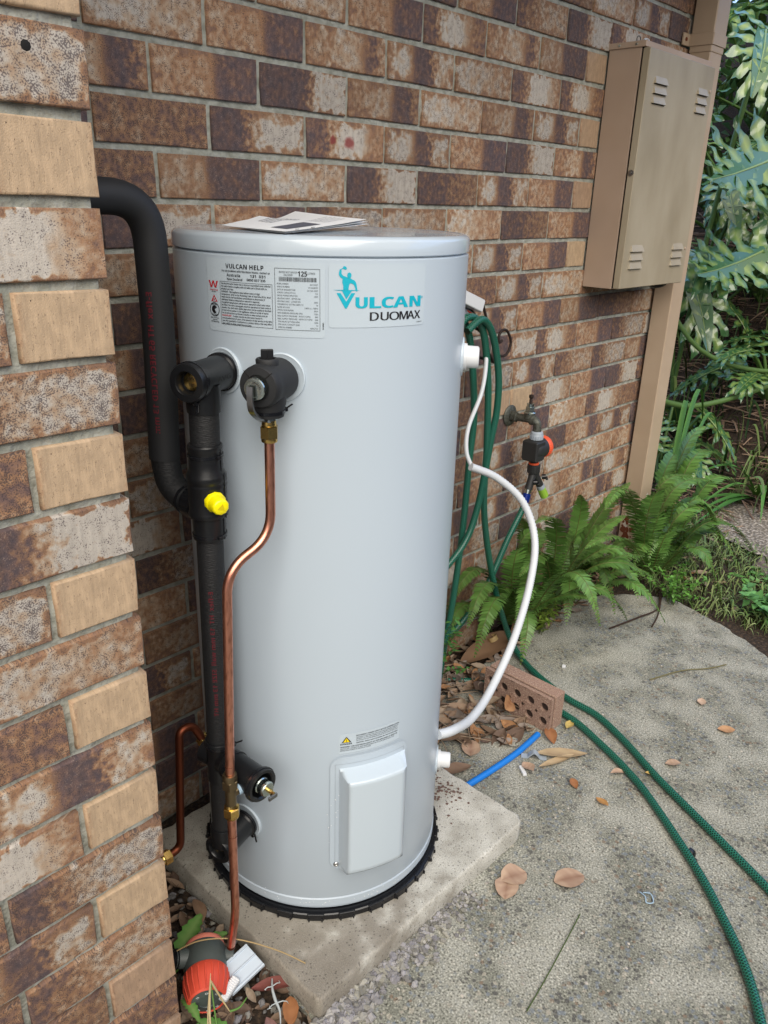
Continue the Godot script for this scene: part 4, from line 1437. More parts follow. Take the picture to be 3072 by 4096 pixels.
	var bx := along(v0, v0 + vd)
	lathe(m, bx, [Vector2(0.023, 0.012), Vector2(0.0245, 0.026), Vector2(0.0272, 0.030), Vector2(0.0262, 0.050), Vector2(0.0264, 0.098), Vector2(0.0296, 0.101), Vector2(0.0304, 0.108), Vector2(0.0292, 0.1145), Vector2(0.0245, 0.1150), Vector2(0.0218, 0.1125), Vector2(0.0212, 0.085), Vector2(0.0, 0.085)], 36, 0.8)
	lathe(m, along(v0, v0 + Vector3(-0.25, 0.08, -0.97)), [Vector2(0.023, 0.012), Vector2(0.0235, 0.034), Vector2(0.019, 0.037), Vector2(0, 0.037)], 30)
	obj("valve_jacket", m, M.black_plastic, t)
	add_tie(t, bx, 0.0302, 0.107, 3.6)
	add_tie(t, bx, 0.0268, 0.040, 3.3)
	add_tie(t, kx, 0.0254, 0.490, 0.6)
	m = MB.new()
	lathe(m, bx, [Vector2(0.0145, 0.084), Vector2(0.0145, 0.112), Vector2(0.0128, 0.1135), Vector2(0.0128, 0.118), Vector2(0.0136, 0.119), Vector2(0.0136, 0.126), Vector2(0.0122, 0.1285), Vector2(0.0, 0.129)], 28)
	var knob := obj("valve_knob", m, M.zinc, t)
	m = MB.new()
	lathe(m, bx, [Vector2(0.0042, 0.128), Vector2(0.0042, 0.136), Vector2(0.0030, 0.137), Vector2(0.0030, 0.143), Vector2(0.0, 0.143)], 12)
	obj("spindle", m, M.brass, knob)
	m = MB.new()
	box(m, bx * Transform3D(Basis(), Vector3(0.004, 0.1445, -0.003)), Vector3(0.019, 0.0045, 0.008), 0.0012)
	obj("lever", m, M.steel, knob)
	# bottom tee on the cold inlet
	p0 = Vector3(-0.136, 0.258, 0.379)
	d0 = Vector3(-0.965, -0.04, 0.26).normalized()
	xf = along(p0, p0 + d0)
	m = MB.new()
	lathe(m, xf, [Vector2(0.024, 0.003), Vector2(0.0275, 0.005), Vector2(0.0280, 0.012), Vector2(0.0258, 0.015), Vector2(0.0255, 0.066), Vector2(0.0285, 0.069), Vector2(0.0290, 0.084), Vector2(0.0275, 0.0875), Vector2(0.0190, 0.0885), Vector2(0.0175, 0.086), Vector2(0.0170, 0.070), Vector2(0.0, 0.070)], 40, 0.85)
	lathe(m, Transform3D(Basis(), Vector3(V(0.28).x, 0, V(0.28).z)), [Vector2(0.0245, 0.262), Vector2(0.0245, 0.300), Vector2(0.0230, 0.303), Vector2(0.019, 0.3035)], 30)
	tee = obj("tee_jacket", m, M.black_plastic, t)
	m = MB.new()
	lathe(m, xf, [Vector2(0.0140, 0.065), Vector2(0.0140, 0.0745), Vector2(0.0130, 0.0755), Vector2(0.0, 0.0758)], 30)
	obj("brass_plug", m, M.brass, tee)
	add_tie(t, xf, 0.0282, 0.008, 3.9)
	add_tie(t, xf, 0.0290, 0.077, 2.9, false)

	# lagged hot pipe that leaves through the side wall
	t = thing("lagged_branch_pipe", "thick black lagged pipe curving out of the brick corner behind the riser", "pipe")
	m = MB.new()
	tube(m, bend([Vector3(-0.41, 1.391, 0.300), Vector3(-0.203, 1.390, 0.300), Vector3(-0.199, 1.2, 0.300), Vector3(-0.206, 0.998, 0.300)], 0.062, 10), 0.0245, 28)
	obj("lagging", m, M.rubber, t)
	m = MB.new()
	tube(m, bend([Vector3(-0.206, 1.0, 0.300), Vector3(-0.204, 0.953, 0.308), Vector3(-0.196, 0.935, 0.340), Vector3(-0.194, 0.934, 0.365)], 0.04, 8), 0.0228, 28)
	obj("elbow", m, M.foam, t)
	m = MB.new()
	tube(m, [Vector3(-0.1965, 0.936, 0.338), Vector3(-0.1960, 0.9353, 0.343)], 0.0245, 28)
	tube(m, [Vector3(-0.1945, 0.934, 0.354), Vector3(-0.194, 0.934, 0.380)], 0.0260, 28)
	obj("collar", m, M.black_gloss, t)
	m = MB.new()
	text_to(m, "E-flex  HT 65 RECYCLED 13 mm D", true, func(u, v):
		var a: float = -0.75 - 0.36 * v
		var dd := Vector3(sin(a), 0, cos(a))
		return [Vector3(-0.200 - 0.004 * u, lerpf(1.26, 1.03, u), 0.300) + dd * 0.0249, dd])
	obj("print", m, M.ink_dull_red, t)

	# pressure relief valve
	t = thing("relief_valve", "black jacketed relief valve with a steel lever and brass nut", "valve")
	var r0 := Vector3(-0.099, 1.143, 0.47)
	var rd := Vector3(-0.9, 0, 0.43).normalized()
	var rx := along(r0, r0 + rd)
	m = MB.new()
	lathe(m, rx, [Vector2(0.027, 0.003), Vector2(0.0312, 0.006), Vector2(0.0318, 0.02), Vector2(0.0318, 0.052), Vector2(0.0312, 0.060), Vector2(0.0318, 0.062), Vector2(0.0312, 0.072), Vector2(0.0285, 0.0765), Vector2(0.0185, 0.0775), Vector2(0.0175, 0.074), Vector2(0.0, 0.074)], 44, 0.8)
	var mid := r0 + rd * 0.045
	lathe(m, Transform3D(Basis(), Vector3(mid.x, 0, mid.z)), [Vector2(0.012, 1.0935), Vector2(0.0225, 1.0945), Vector2(0.0235, 1.099), Vector2(0.0235, 1.105), Vector2(0.0260, 1.113), Vector2(0.0270, 1.135)], 36)
	lathe(m, Transform3D(Basis().rotated(Vector3.UP, 1.1).scaled(Vector3(1, 1, 1)), Vector3(mid.x, 0, mid.z)), [Vector2(0.0165, 1.170), Vector2(0.0170, 1.1775), Vector2(0.0155, 1.1795), Vector2(0.0115, 1.1795), Vector2(0.0110, 1.176), Vector2(0.0, 1.176)], 26)
	var body := obj("valve_jacket", m, M.rubber, t)
	m = MB.new()
	for s in [-1, 1]:
		box(m, Transform3D(Basis(Vector3.UP, 0.9), Vector3(mid.x + 0.0035 * s, 1.1835, mid.z + 0.0022 * s)), Vector3(0.0055, 0.018, 0.010), 0.0012)
	obj("clamp", m, M.black_plastic, body)
	m = MB.new()
	var rtv := Vector3.UP.cross(rd)
	for s in [-1, 1]:   # the two cuts above the knob, their shade painted as dark lines
		var a: Vector3 = r0 + rd * 0.0772 + rtv * 0.0165 * s * 0.7 + Vector3.UP * 0.0135
		var b: Vector3 = r0 + rd * 0.0755 + rtv * 0.031 * s * 0.72 + Vector3.UP * 0.0225
		tube(m, [a, a.lerp(b, 0.5) + rd * 0.0006, b], [0.0011, 0.0009, 0.0005], 6)
	obj("slit", m, M.gap_shade, body)
	add_tie(t, Transform3D(Basis(), Vector3(mid.x, 0, mid.z)), 0.0234, 1.102, 1.25)
	m = MB.new()
	lathe(m, rx, [Vector2(0.0155, 0.070), Vector2(0.0155, 0.084), Vector2(0.0165, 0.085), Vector2(0.0165, 0.0875), Vector2(0.0155, 0.0890), Vector2(0.0120, 0.0892), Vector2(0.0115, 0.0886), Vector2(0.0, 0.0886)], 32)
	var disc := obj("valve_knob", m, M.zinc, t)
	m = MB.new()
	text_to(m, "Rheem", true, func(u, v):
		var a: float = lerpf(-0.2, 1.5, u)
		return [r0 + rd * 0.0896 + (rtv * sin(a) + Vector3.UP * cos(a)) * (0.0075 + 0.0030 * v), rd])
	obj("stamped_letters", m, M.steel, disc)
	m = MB.new()   # easing lever: a bent strip from the knob down to the outlet
	var lp := [r0 + rd * 0.0925 + Vector3(0, 0.004, 0) - rtv * 0.004, r0 + rd * 0.0945 + Vector3(0, -0.012, 0) - rtv * 0.0035, r0 + rd * 0.0925 + Vector3(0, -0.030, 0) - rtv * 0.003, r0 + rd * 0.075 + Vector3(0, -0.045, 0) - rtv * 0.002, r0 + rd * 0.060 + Vector3(0, -0.053, 0), r0 + rd * 0.046 + Vector3(0, -0.056, 0)]
	lp = curve(lp, 6)
	for e in [[-1, 0.0], [1, 0.0]]:
		pass
	var prev := []
	for i in lp.size():
		var tg: Vector3 = (lp[mini(i + 1, lp.size() - 1)] - lp[maxi(i - 1, 0)]).normalized()
		var sd := rtv
		var nn := sd.cross(tg).normalized()
		var w := 0.0046 if i < lp.size() - 8 else 0.0070
		var cur := []
		for q in [[-1, -1], [1, -1], [1, 1], [-1, 1]]:
			for nrm in [sd * q[0], nn * q[1]]:
				cur.append(m.vert(lp[i] + sd * w * q[0] + nn * 0.0019 * q[1], nrm))
		if prev.size():
			for e in [[1, 3], [2, 4], [5, 7], [6, 0]]:
				m.quad(prev[e[0]], prev[e[1]], cur[e[1]], cur[e[0]])
		prev = cur
	obj("lever", m, M.steel, t)
	m = MB.new()
	var nx := Transform3D(Basis(Vector3.UP, 0.3), Vector3(mid.x, 0, mid.z))
	lathe(m, nx, [Vector2(0.0125, 1.089), Vector2(0.0125, 1.0955), Vector2(0.0, 1.0955)], 24)
	obj("outlet", m, M.zinc, t)
	m = MB.new()
	lathe(m, nx, [Vector2(0.0112, 1.078), Vector2(0.0106, 1.081), Vector2(0.0112, 1.0825), Vector2(0.0104, 1.0845), Vector2(0.0108, 1.090)], 24)
	prism(m, nx, 0.0142, 1.0600, 1.0800, 6)
	lathe(m, nx, [Vector2(0.0085, 1.0545), Vector2(0.0118, 1.0550), Vector2(0.0122, 1.0565), Vector2(0.0122, 1.0605)], 24)
	obj("brass_nut", m, M.brass, t)

	# copper drain from the relief valve, with its compression tee
	t = thing("drain_pipe", "bright copper pipe bending down from the relief valve with brass tee near its foot", "pipe")
	m = MB.new()
	tube(m, bend([Vector3(mid.x, 1.064, mid.z), Vector3(-0.1415, 0.900, 0.489), Vector3(-0.2225, 0.868, 0.483), Vector3(-0.2355, 0.475, 0.480)], 0.075, 12), 0.0077, 20)
	tube(m, bend([Vector3(-0.2362, 0.405, 0.480), Vector3(-0.2385, 0.172, 0.478), Vector3(-0.2450, 0.083, 0.466)], 0.03, 8), 0.0077, 20)
	obj("pipe", m, M.copper, t)
	m = MB.new()
	for y in [0.506, 0.356]:
		lathe(m, Transform3D(Basis(), Vector3(-0.2352 - (0.0012 if y < 0.4 else 0.0), 0, 0.480)), [Vector2(0.0077, y - 0.0006), Vector2(0.0081, y), Vector2(0.0077, y + 0.0006)], 20)
	lathe(m, along(Vector3(-0.2450, 0.083, 0.466), Vector3(-0.2385, 0.172, 0.478)), [Vector2(0.0058, 0.0), Vector2(0.0079, 0.0003), Vector2(0.0080, 0.0055), Vector2(0.0077, 0.0062)], 20)
	obj("tube_mark", m, M.copper_old_shaded, t)
	m = MB.new()
	var tx := Transform3D(Basis(Vector3.UP, 0.35), Vector3(-0.2358, 0, 0.480))
	lathe(m, tx, [Vector2(0.0124, 0.476), Vector2(0.0124, 0.486), Vector2(0.0112, 0.4892), Vector2(0.0080, 0.4895)], 24)
	prism(m, tx, 0.0140, 0.460, 0.478, 6)
	lathe(m, tx, [Vector2(0.0096, 0.424), Vector2(0.0096, 0.462)], 24)
	lathe(m, along(Vector3(-0.236, 0.4475, 0.480), Vector3(-0.205, 0.4515, 0.482)), [Vector2(0.0085, 0.0), Vector2(0.0085, 0.014)], 20)
	obj("compression_tee", m, M.brass_old, t)
	m = MB.new()
	lathe(m, tx, [Vector2(0.0110, 0.4185), Vector2(0.0104, 0.4205), Vector2(0.0112, 0.4222), Vector2(0.0104, 0.4240), Vector2(0.0096, 0.4260)], 24)
	prism(m, tx, 0.0146, 0.402, 0.4195, 6)
	lathe(m, tx, [Vector2(0.0080, 0.3965), Vector2(0.0110, 0.3970), Vector2(0.0128, 0.4005), Vector2(0.0130, 0.4025)], 24)
	obj("brass_nut", m, M.brass, t)
	m = MB.new()
	var sx := along(Vector3(-0.236, 0.4475, 0.480), Vector3(-0.205, 0.4515, 0.482))
	lathe(m, sx, [Vector2(0.0095, 0.0125), Vector2(0.0108, 0.0140), Vector2(0.0104, 0.0165), Vector2(0.0109, 0.0185), Vector2(0.0102, 0.0215), Vector2(0.009, 0.0225)], 20)
	obj("thread_tape", m, M.tape, t)
	m = MB.new()
	lathe(m, sx, [Vector2(0.0110, 0.021), Vector2(0.0132, 0.022), Vector2(0.0136, 0.026), Vector2(0.0130, 0.031), Vector2(0.011, 0.034)], 24)
	obj("union", m, M.brass_old, t)

	# cold supply at the back
	t = thing("supply_pipe", "old copper cold water pipe rising between wall and heater, its shadow painted into the colour", "pipe")
	m = MB.new()
	tube(m, bend([Vector3(-0.206, 0.470, 0.366), Vector3(-0.222, 0.512, 0.350), Vector3(-0.249, 0.512, 0.350), Vector3(-0.266, 0.258, 0.350), Vector3(-0.30, 0.255, 0.350)], 0.022, 8), 0.0076, 16)
	tube(m, [Vector3(-0.30, 0.255, 0.350), Vector3(-0.385, 0.255, 0.350)], 0.0076, 16)
	obj("pipe", m, M.copper_old_shaded, t)
	m = MB.new()
	var fx := along(Vector3(-0.1975, 0.462, 0.376), Vector3(-0.213, 0.488, 0.348))
	prism(m, fx, 0.0140, 0.0, 0.010, 6)
	lathe(m, fx, [Vector2(0.0112, 0.010), Vector2(0.0104, 0.012), Vector2(0.0112, 0.0135), Vector2(0.0100, 0.0155)], 20)
	prism(m, fx, 0.0140, 0.015, 0.029, 6)
	lathe(m, fx, [Vector2(0.0122, 0.029), Vector2(0.0118, 0.033), Vector2(0.008, 0.034)], 20)
	var lx := along(Vector3(-0.288, 0.255, 0.350), Vector3(-0.34, 0.255, 0.350))
	prism(m, lx, 0.0135, 0.0, 0.016, 6)
	lathe(m, lx, [Vector2(0.0112, 0.016), Vector2(0.0104, 0.019), Vector2(0.0112, 0.021), Vector2(0.0100, 0.03)], 20)
	obj("brass_fitting", m, M.brass, t)

# ---------------------------------------------------------------- things on the wall
func build_meter_box() -> void:
	var t := thing("meter_box", "beige metal meter cabinet with louvred door fixed to the brick wall", "cabinet")
	var m := MB.new()
	box(m, Transform3D(Basis(), Vector3(1.7785, 1.4955, 0.0535)), Vector3(0.453, 0.691, 0.105), 0.002)
	obj("cabinet", m, M.beige_paint, t)
	m = MB.new()
	box(m, Transform3D(Basis(), Vector3(1.7785, 1.4955, 0.1085)), Vector3(0.444, 0.682, 0.006), 0.001)
	obj("door_gap_shade", m, M.gap_shade, t)  # dark slab painted for the shade between cabinet and door
	m = MB.new()
	box(m, Transform3D(Basis(), Vector3(1.7785, 1.8385, 0.058)), Vector3(0.462, 0.016, 0.125), 0.0015)
	obj("top_lip", m, M.beige_paint, t)
	m = MB.new()
	box(m, Transform3D(Basis(), Vector3(1.7785, 1.490, 0.1235)), Vector3(0.456, 0.676, 0.024), 0.0028)
	var door := obj("door", m, M.door_paint, t)
	for g in [[1.598, 1.760, 0.082], [1.895, 1.760, 0.076], [1.592, 1.285, 0.081], [1.886, 1.286, 0.080]]:
		for i in 3:
			m = MB.new()
			var x0: float = g[0]
			var w: float = g[2]
			var y1: float = g[1] - i * 0.0262
			var y0 := y1 - 0.0195
			var z := 0.1356
			var lip := 0.0075
			m.flat([Vector3(x0 + 0.005, y1, z), Vector3(x0 + w - 0.005, y1, z), Vector3(x0 + w, y0, z + lip), Vector3(x0, y0, z + lip)])
			m.flat([Vector3(x0, y0, z + lip), Vector3(x0 + w, y0, z + lip), Vector3(x0 + w, y0 + 0.0012, z), Vector3(x0, y0 + 0.0012, z)])
			m.flat([Vector3(x0 + 0.005, y1, z), Vector3(x0, y0, z + lip), Vector3(x0 - 0.003, y0, z)])
			m.flat([Vector3(x0 + w - 0.005, y1, z), Vector3(x0 + w + 0.003, y0, z), Vector3(x0 + w, y0, z + lip)])
			obj("louvre", m, M.door_paint, door)
			m = MB.new()
			box(m, Transform3D(Basis(), Vector3(x0 + w * 0.5, y0 - 0.0012, z + 0.0003)), Vector3(w * 0.96, 0.0016, 0.0010), 0.0003)
			obj("louvre_shade", m, M.gap_shade, door)  # dark strip painted for the shade under each louvre
	m = MB.new()
	for q in [Vector2(1.990, 1.757), Vector2(1.991, 1.268)]:
		lathe(m, Transform3D(Basis(Vector3.RIGHT, PI / 2), Vector3(q.x, q.y, 0.135)), [Vector2(0.0052, 0), Vector2(0.0048, 0.002), Vector2(0.003, 0.003), Vector2(0, 0.0032)], 14)
	obj("screw", m, M.beige_paint, door)
	m = MB.new()
	lathe(m, Transform3D(Basis(Vector3.BACK, PI / 2), Vector3(1.5505, 1.494, 0.124)), [Vector2(0.009, 0), Vector2(0.009, 0.002), Vector2(0.004, 0.0025), Vector2(0.004, 0.006), Vector2(0, 0.006)], 14)
	obj("lock", m, M.steel, door)
	m = MB.new()
	for i in 2:
		lathe(m, Transform3D(Basis(Vector3.BACK, PI / 2), Vector3(1.5475, 1.8385, 0.035 + 0.055 * i)), [Vector2(0.004, 0), Vector2(0.003, 0.0018), Vector2(0, 0.002)], 12)
	obj("rivet", m, M.zinc, t)
	m = MB.new()
	tube(m, curve([Vector3(1.84, 1.151, 0.09), Vector3(1.88, 1.141, 0.095), Vector3(1.93, 1.143, 0.10), Vector3(1.965, 1.152, 0.10)], 5), 0.006, 8)
	obj("cable_loop", m, M.black_plastic, t)
	t = thing("wire_loops", "two small loose loops of wire on top of the meter cabinet", "wire")
	m = MB.new()
	tube(m, curve([Vector3(1.596, 1.847, 0.065), Vector3(1.590, 1.862, 0.066), Vector3(1.600, 1.868, 0.068), Vector3(1.607, 1.856, 0.07), Vector3(1.602, 1.847, 0.072)], 6), 0.0013, 8)
	obj("wire", m, M.black_plastic, t)
	m = MB.new()
	tube(m, curve([Vector3(1.612, 1.848, 0.075), Vector3(1.622, 1.862, 0.076), Vector3(1.640, 1.863, 0.078), Vector3(1.650, 1.849, 0.080)], 6), 0.0015, 8)
	box(m, Transform3D(Basis(Vector3.BACK, 0.4), Vector3(1.620, 1.861, 0.076)), Vector3(0.010, 0.006, 0.006), 0.001)
	obj("wire", m, M.cable, t)

	t = thing("downpipe", "beige rectangular downpipe at the far end of the brick wall", "downpipe")
	m = MB.new()
	box(m, Transform3D(Basis(), Vector3(2.1075, 0.95, 0.0475)), Vector3(0.095, 1.88, 0.075), 0.005)
	obj("pipe", m, M.downpipe_paint, t)
	m = MB.new()
	box(m, Transform3D(Basis(), Vector3(2.1075, 2.17, 0.0475)), Vector3(0.100, 0.57, 0.080), 0.005)
	obj("upper_pipe", m, M.downpipe_paint, t)
	m = MB.new()
	box(m, Transform3D(Basis(), Vector3(2.035, 1.925, 0.005)), Vector3(0.052, 0.036, 0.006), 0.001)
	box(m, Transform3D(Basis(), Vector3(2.0555, 1.925, 0.0475)), Vector3(0.003, 0.036, 0.084), 0.001)
	box(m, Transform3D(Basis(), Vector3(2.1075, 1.925, 0.0895)), Vector3(0.104, 0.036, 0.003), 0.001)
	var br := obj("bracket", m, M.downpipe_paint, t)
	m = MB.new()
	lathe(m, Transform3D(Basis(Vector3.RIGHT, PI / 2), Vector3(2.028, 1.925, 0.008)), [Vector2(0.006, 0), Vector2(0.0055, 0.003), Vector2(0, 0.004)], 12)
	obj("screw", m, M.rust, br)
	rng.seed = 19
	for e in [["flaked_paint", M.flaked_paint, 34, 0.04, 0.30], ["rust_patch", M.rust, 52, 0.03, 0.20]]:
		m = MB.new()
		for i in int(e[2]):
			var y := rng.randf_range(e[3], e[4])
			var on_side := rng.randf() < 0.65
			var r := rng.randf_range(0.004, 0.016) * (1.0 - 0.5 * (y - 0.03) / 0.3)
			var u := rng.randf_range(0.014, 0.060)
			var lift := 0.0006 + i * 0.00001 + (0.0006 if e[0] == "rust_patch" else 0.0)
			var pts := []
			for k in 9:
				var a := TAU * k / 9
				var rr := r * rng.randf_range(0.5, 1.2)
				var q := Vector2(clampf(u + cos(a) * rr, 0.006, 0.069), y + sin(a) * rr * 1.2)
				pts.append(Vector3(2.06 - lift, q.y, 0.01 + q.x) if on_side else Vector3(2.06 + q.x * 1.2 + 0.004, q.y, 0.085 + lift))
			var nn := Vector3.LEFT if on_side else Vector3.BACK
			var f := m.v.size()
			for p in pts: m.vert(p, nn)
			for k in range(1, 8): m.tri(f, f + k, f + k + 1)
		obj(e[0], m, e[1], t)

	# isolator and cable
	t = thing("isolator_box", "small white electrical isolator box on the wall behind the heater", "switch box")
	m = MB.new()
	box(m, Transform3D(Basis(Vector3.BACK, -0.34) , Vector3(0.800, 1.172, 0.062)), Vector3(0.185, 0.034, 0.085), 0.004)
	obj("cover", m, M.white_plastic, t)
	m = MB.new()
	box(m, Transform3D(Basis(Vector3.BACK, -0.30), Vector3(0.792, 1.141, 0.050)), Vector3(0.165, 0.022, 0.060), 0.003)
	obj("case", m, M.grey_plastic, t)
	m = MB.new()
	tube(m, curve([Vector3(0.845, 1.132, 0.078), Vector3(0.862, 1.122, 0.084), Vector3(0.872, 1.112, 0.090)], 5), 0.0022, 8)
	obj("red_wire", m, M.red_plastic, t)
	m = MB.new()
	tube(m, curve([Vector3(0.852, 1.136, 0.080), Vector3(0.866, 1.126, 0.086), Vector3(0.874, 1.114, 0.091)], 5), 0.0022, 8)
	obj("black_wire", m, M.black_plastic, t)
	t = thing("power_conduit", "white cable running into pale corrugated conduit that loops to the heater", "conduit")
	m = MB.new()
	tube(m, curve([Vector3(0.862, 1.118, 0.090), Vector3(0.880, 1.097, 0.105), Vector3(0.896, 1.020, 0.115), Vector3(0.862, 0.925, 0.135), Vector3(0.793, 0.838, 0.150), Vector3(0.772, 0.777, 0.165), Vector3(0.775, 0.735, 0.187)], 8), 0.0058, 14)
	obj("cable", m, M.cable, t)
	m = MB.new()
	var path := curve([Vector3(0.765, 0.742, 0.188), Vector3(0.847, 0.699, 0.22), Vector3(0.907, 0.627, 0.27), Vector3(0.906, 0.532, 0.32), Vector3(0.825, 0.442, 0.37), Vector3(0.694, 0.344, 0.42), Vector3(0.549, 0.276, 0.46), Vector3(0.423, 0.279, 0.50), Vector3(0.315, 0.317, 0.53), Vector3(0.262, 0.331, 0.528)], 90)
	var even := [path[0]]
	var rad := [0.0105]
	var acc := 0.0
	for i in range(1, path.size()):
		acc += path[i].distance_to(path[i - 1])
		if acc >= 0.00125:
			acc = 0.0
			even.append(path[i])
			rad.append([0.0108, 0.0108, 0.0096, 0.0096][even.size() % 4])
	tube(m, even, rad, 14)
	obj("corrugated_sleeve", m, M.conduit, t)

func scroll(m: MB, pts: Array, r: float) -> void:
	tube(m, curve(pts, 7), r, 10)

func build_hose() -> void:
	var t := thing("hose_bracket", "rusty wrought iron scroll bracket holding the coiled hose on the wall", "bracket")
	var m := MB.new()
	scroll(m, [Vector3(0.79, 1.105, 0.06), Vector3(0.808, 1.140, 0.075), Vector3(0.837, 1.164, 0.09), Vector3(0.872, 1.158, 0.10), Vector3(0.900, 1.118, 0.10), Vector3(0.925, 1.067, 0.10), Vector3(0.962, 1.012, 0.10), Vector3(0.990, 0.998, 0.10), Vector3(1.016, 1.004, 0.10), Vector3(1.028, 1.034, 0.10), Vector3(1.006, 1.066, 0.10), Vector3(0.982, 1.070, 0.10), Vector3(0.968, 1.055, 0.10), Vector3(0.972, 1.038, 0.10), Vector3(0.986, 1.042, 0.10)], 0.0038)
	scroll(m, [Vector3(0.74, 1.085, 0.02), Vector3(0.80, 1.088, 0.06), Vector3(0.85, 1.090, 0.09), Vector3(0.89, 1.070, 0.10), Vector3(0.93, 1.010, 0.10), Vector3(0.955, 0.985, 0.10)], 0.0045)
	scroll(m, [Vector3(0.80, 1.02, 0.004), Vector3(0.86, 1.012, 0.07), Vector3(0.95, 0.990, 0.10)], 0.004)
	scroll(m, [Vector3(0.800, 1.118, 0.09), Vector3(0.828, 1.118, 0.11), Vector3(0.838, 1.098, 0.11), Vector3(0.818, 1.083, 0.11), Vector3(0.800, 1.088, 0.10)], 0.0036)
	obj("scrollwork", m, M.iron, t)
	m = MB.new()
	box(m, Transform3D(Basis(), Vector3(0.77, 1.06, 0.004)), Vector3(0.03, 0.16, 0.006), 0.001)
	obj("wall_plate", m, M.iron, t)
	t = thing("garden_hose", "dark green braided garden hose hanging in coils and trailing over the concrete", "hose")
	var r := 0.0098
	var runs := [
		# hanging coils
		[Vector3(0.72, 1.05, 0.075), Vector3(0.76, 1.105, 0.085), Vector3(0.82, 1.105, 0.09), Vector3(0.868, 1.023, 0.085), Vector3(0.900, 0.840, 0.085), Vector3(0.893, 0.705, 0.085), Vector3(0.884, 0.491, 0.085), Vector3(0.860, 0.268, 0.085), Vector3(0.825, 0.10, 0.088), Vector3(0.800, 0.014, 0.098)],
		[Vector3(0.74, 1.06, 0.11), Vector3(0.80, 1.120, 0.115), Vector3(0.868, 1.090, 0.115), Vector3(0.908, 0.966, 0.115), Vector3(0.925, 0.831, 0.115), Vector3(0.930, 0.663, 0.115), Vector3(0.884, 0.495, 0.112), Vector3(0.792, 0.412, 0.108), Vector3(0.68, 0.36, 0.10)],
		[Vector3(0.78, 1.09, 0.135), Vector3(0.84, 1.115, 0.135), Vector3(0.895, 1.070, 0.132), Vector3(0.938, 0.963, 0.13), Vector3(0.948, 0.857, 0.128), Vector3(0.936, 0.751, 0.122), Vector3(0.934, 0.638, 0.115), Vector3(0.962, 0.500, 0.108), Vector3(1.022, 0.322, 0.104), Vector3(1.085, 0.150, 0.115), Vector3(1.112, 0.040, 0.150), Vector3(1.095, 0.011, 0.205), Vector3(1.053, 0.010, 0.291), Vector3(1.012, 0.010, 0.425), Vector3(1.000, 0.010, 0.534), Vector3(0.949, 0.010, 0.651), Vector3(0.874, 0.010, 0.784), Vector3(0.792, 0.010, 0.954), Vector3(0.709, 0.010, 1.123), Vector3(0.635, 0.010, 1.25)],
		# from the tap down to the ground
		[Vector3(1.178, 0.512, 0.104), Vector3(1.165, 0.480, 0.101), Vector3(1.112, 0.400, 0.095), Vector3(1.052, 0.294, 0.090), Vector3(0.989, 0.216, 0.085), Vector3(0.902, 0.148, 0.075), Vector3(0.820, 0.120, 0.07), Vector3(0.72, 0.08, 0.09), Vector3(0.62, 0.015, 0.12)],
		# second run along the path
		[Vector3(0.66, 0.014, 0.125), Vector3(0.745, 0.012, 0.105), Vector3(0.815, 0.010, 0.112), Vector3(0.889, 0.010, 0.190), Vector3(0.922, 0.010, 0.278), Vector3(0.938, 0.010, 0.400), Vector3(0.930, 0.010, 0.500), Vector3(0.888, 0.010, 0.614), Vector3(0.846, 0.010, 0.706), Vector3(0.792, 0.010, 0.799), Vector3(0.656, 0.010, 0.980), Vector3(0.564, 0.010, 1.080), Vector3(0.477, 0.010, 1.161), Vector3(0.381, 0.010, 1.227), Vector3(0.25, 0.010, 1.30)]]
	for run in runs:
		m = MB.new()
		tube(m, curve(run, 14), r, 16)
		obj("hose_run", m, M.hose, t)

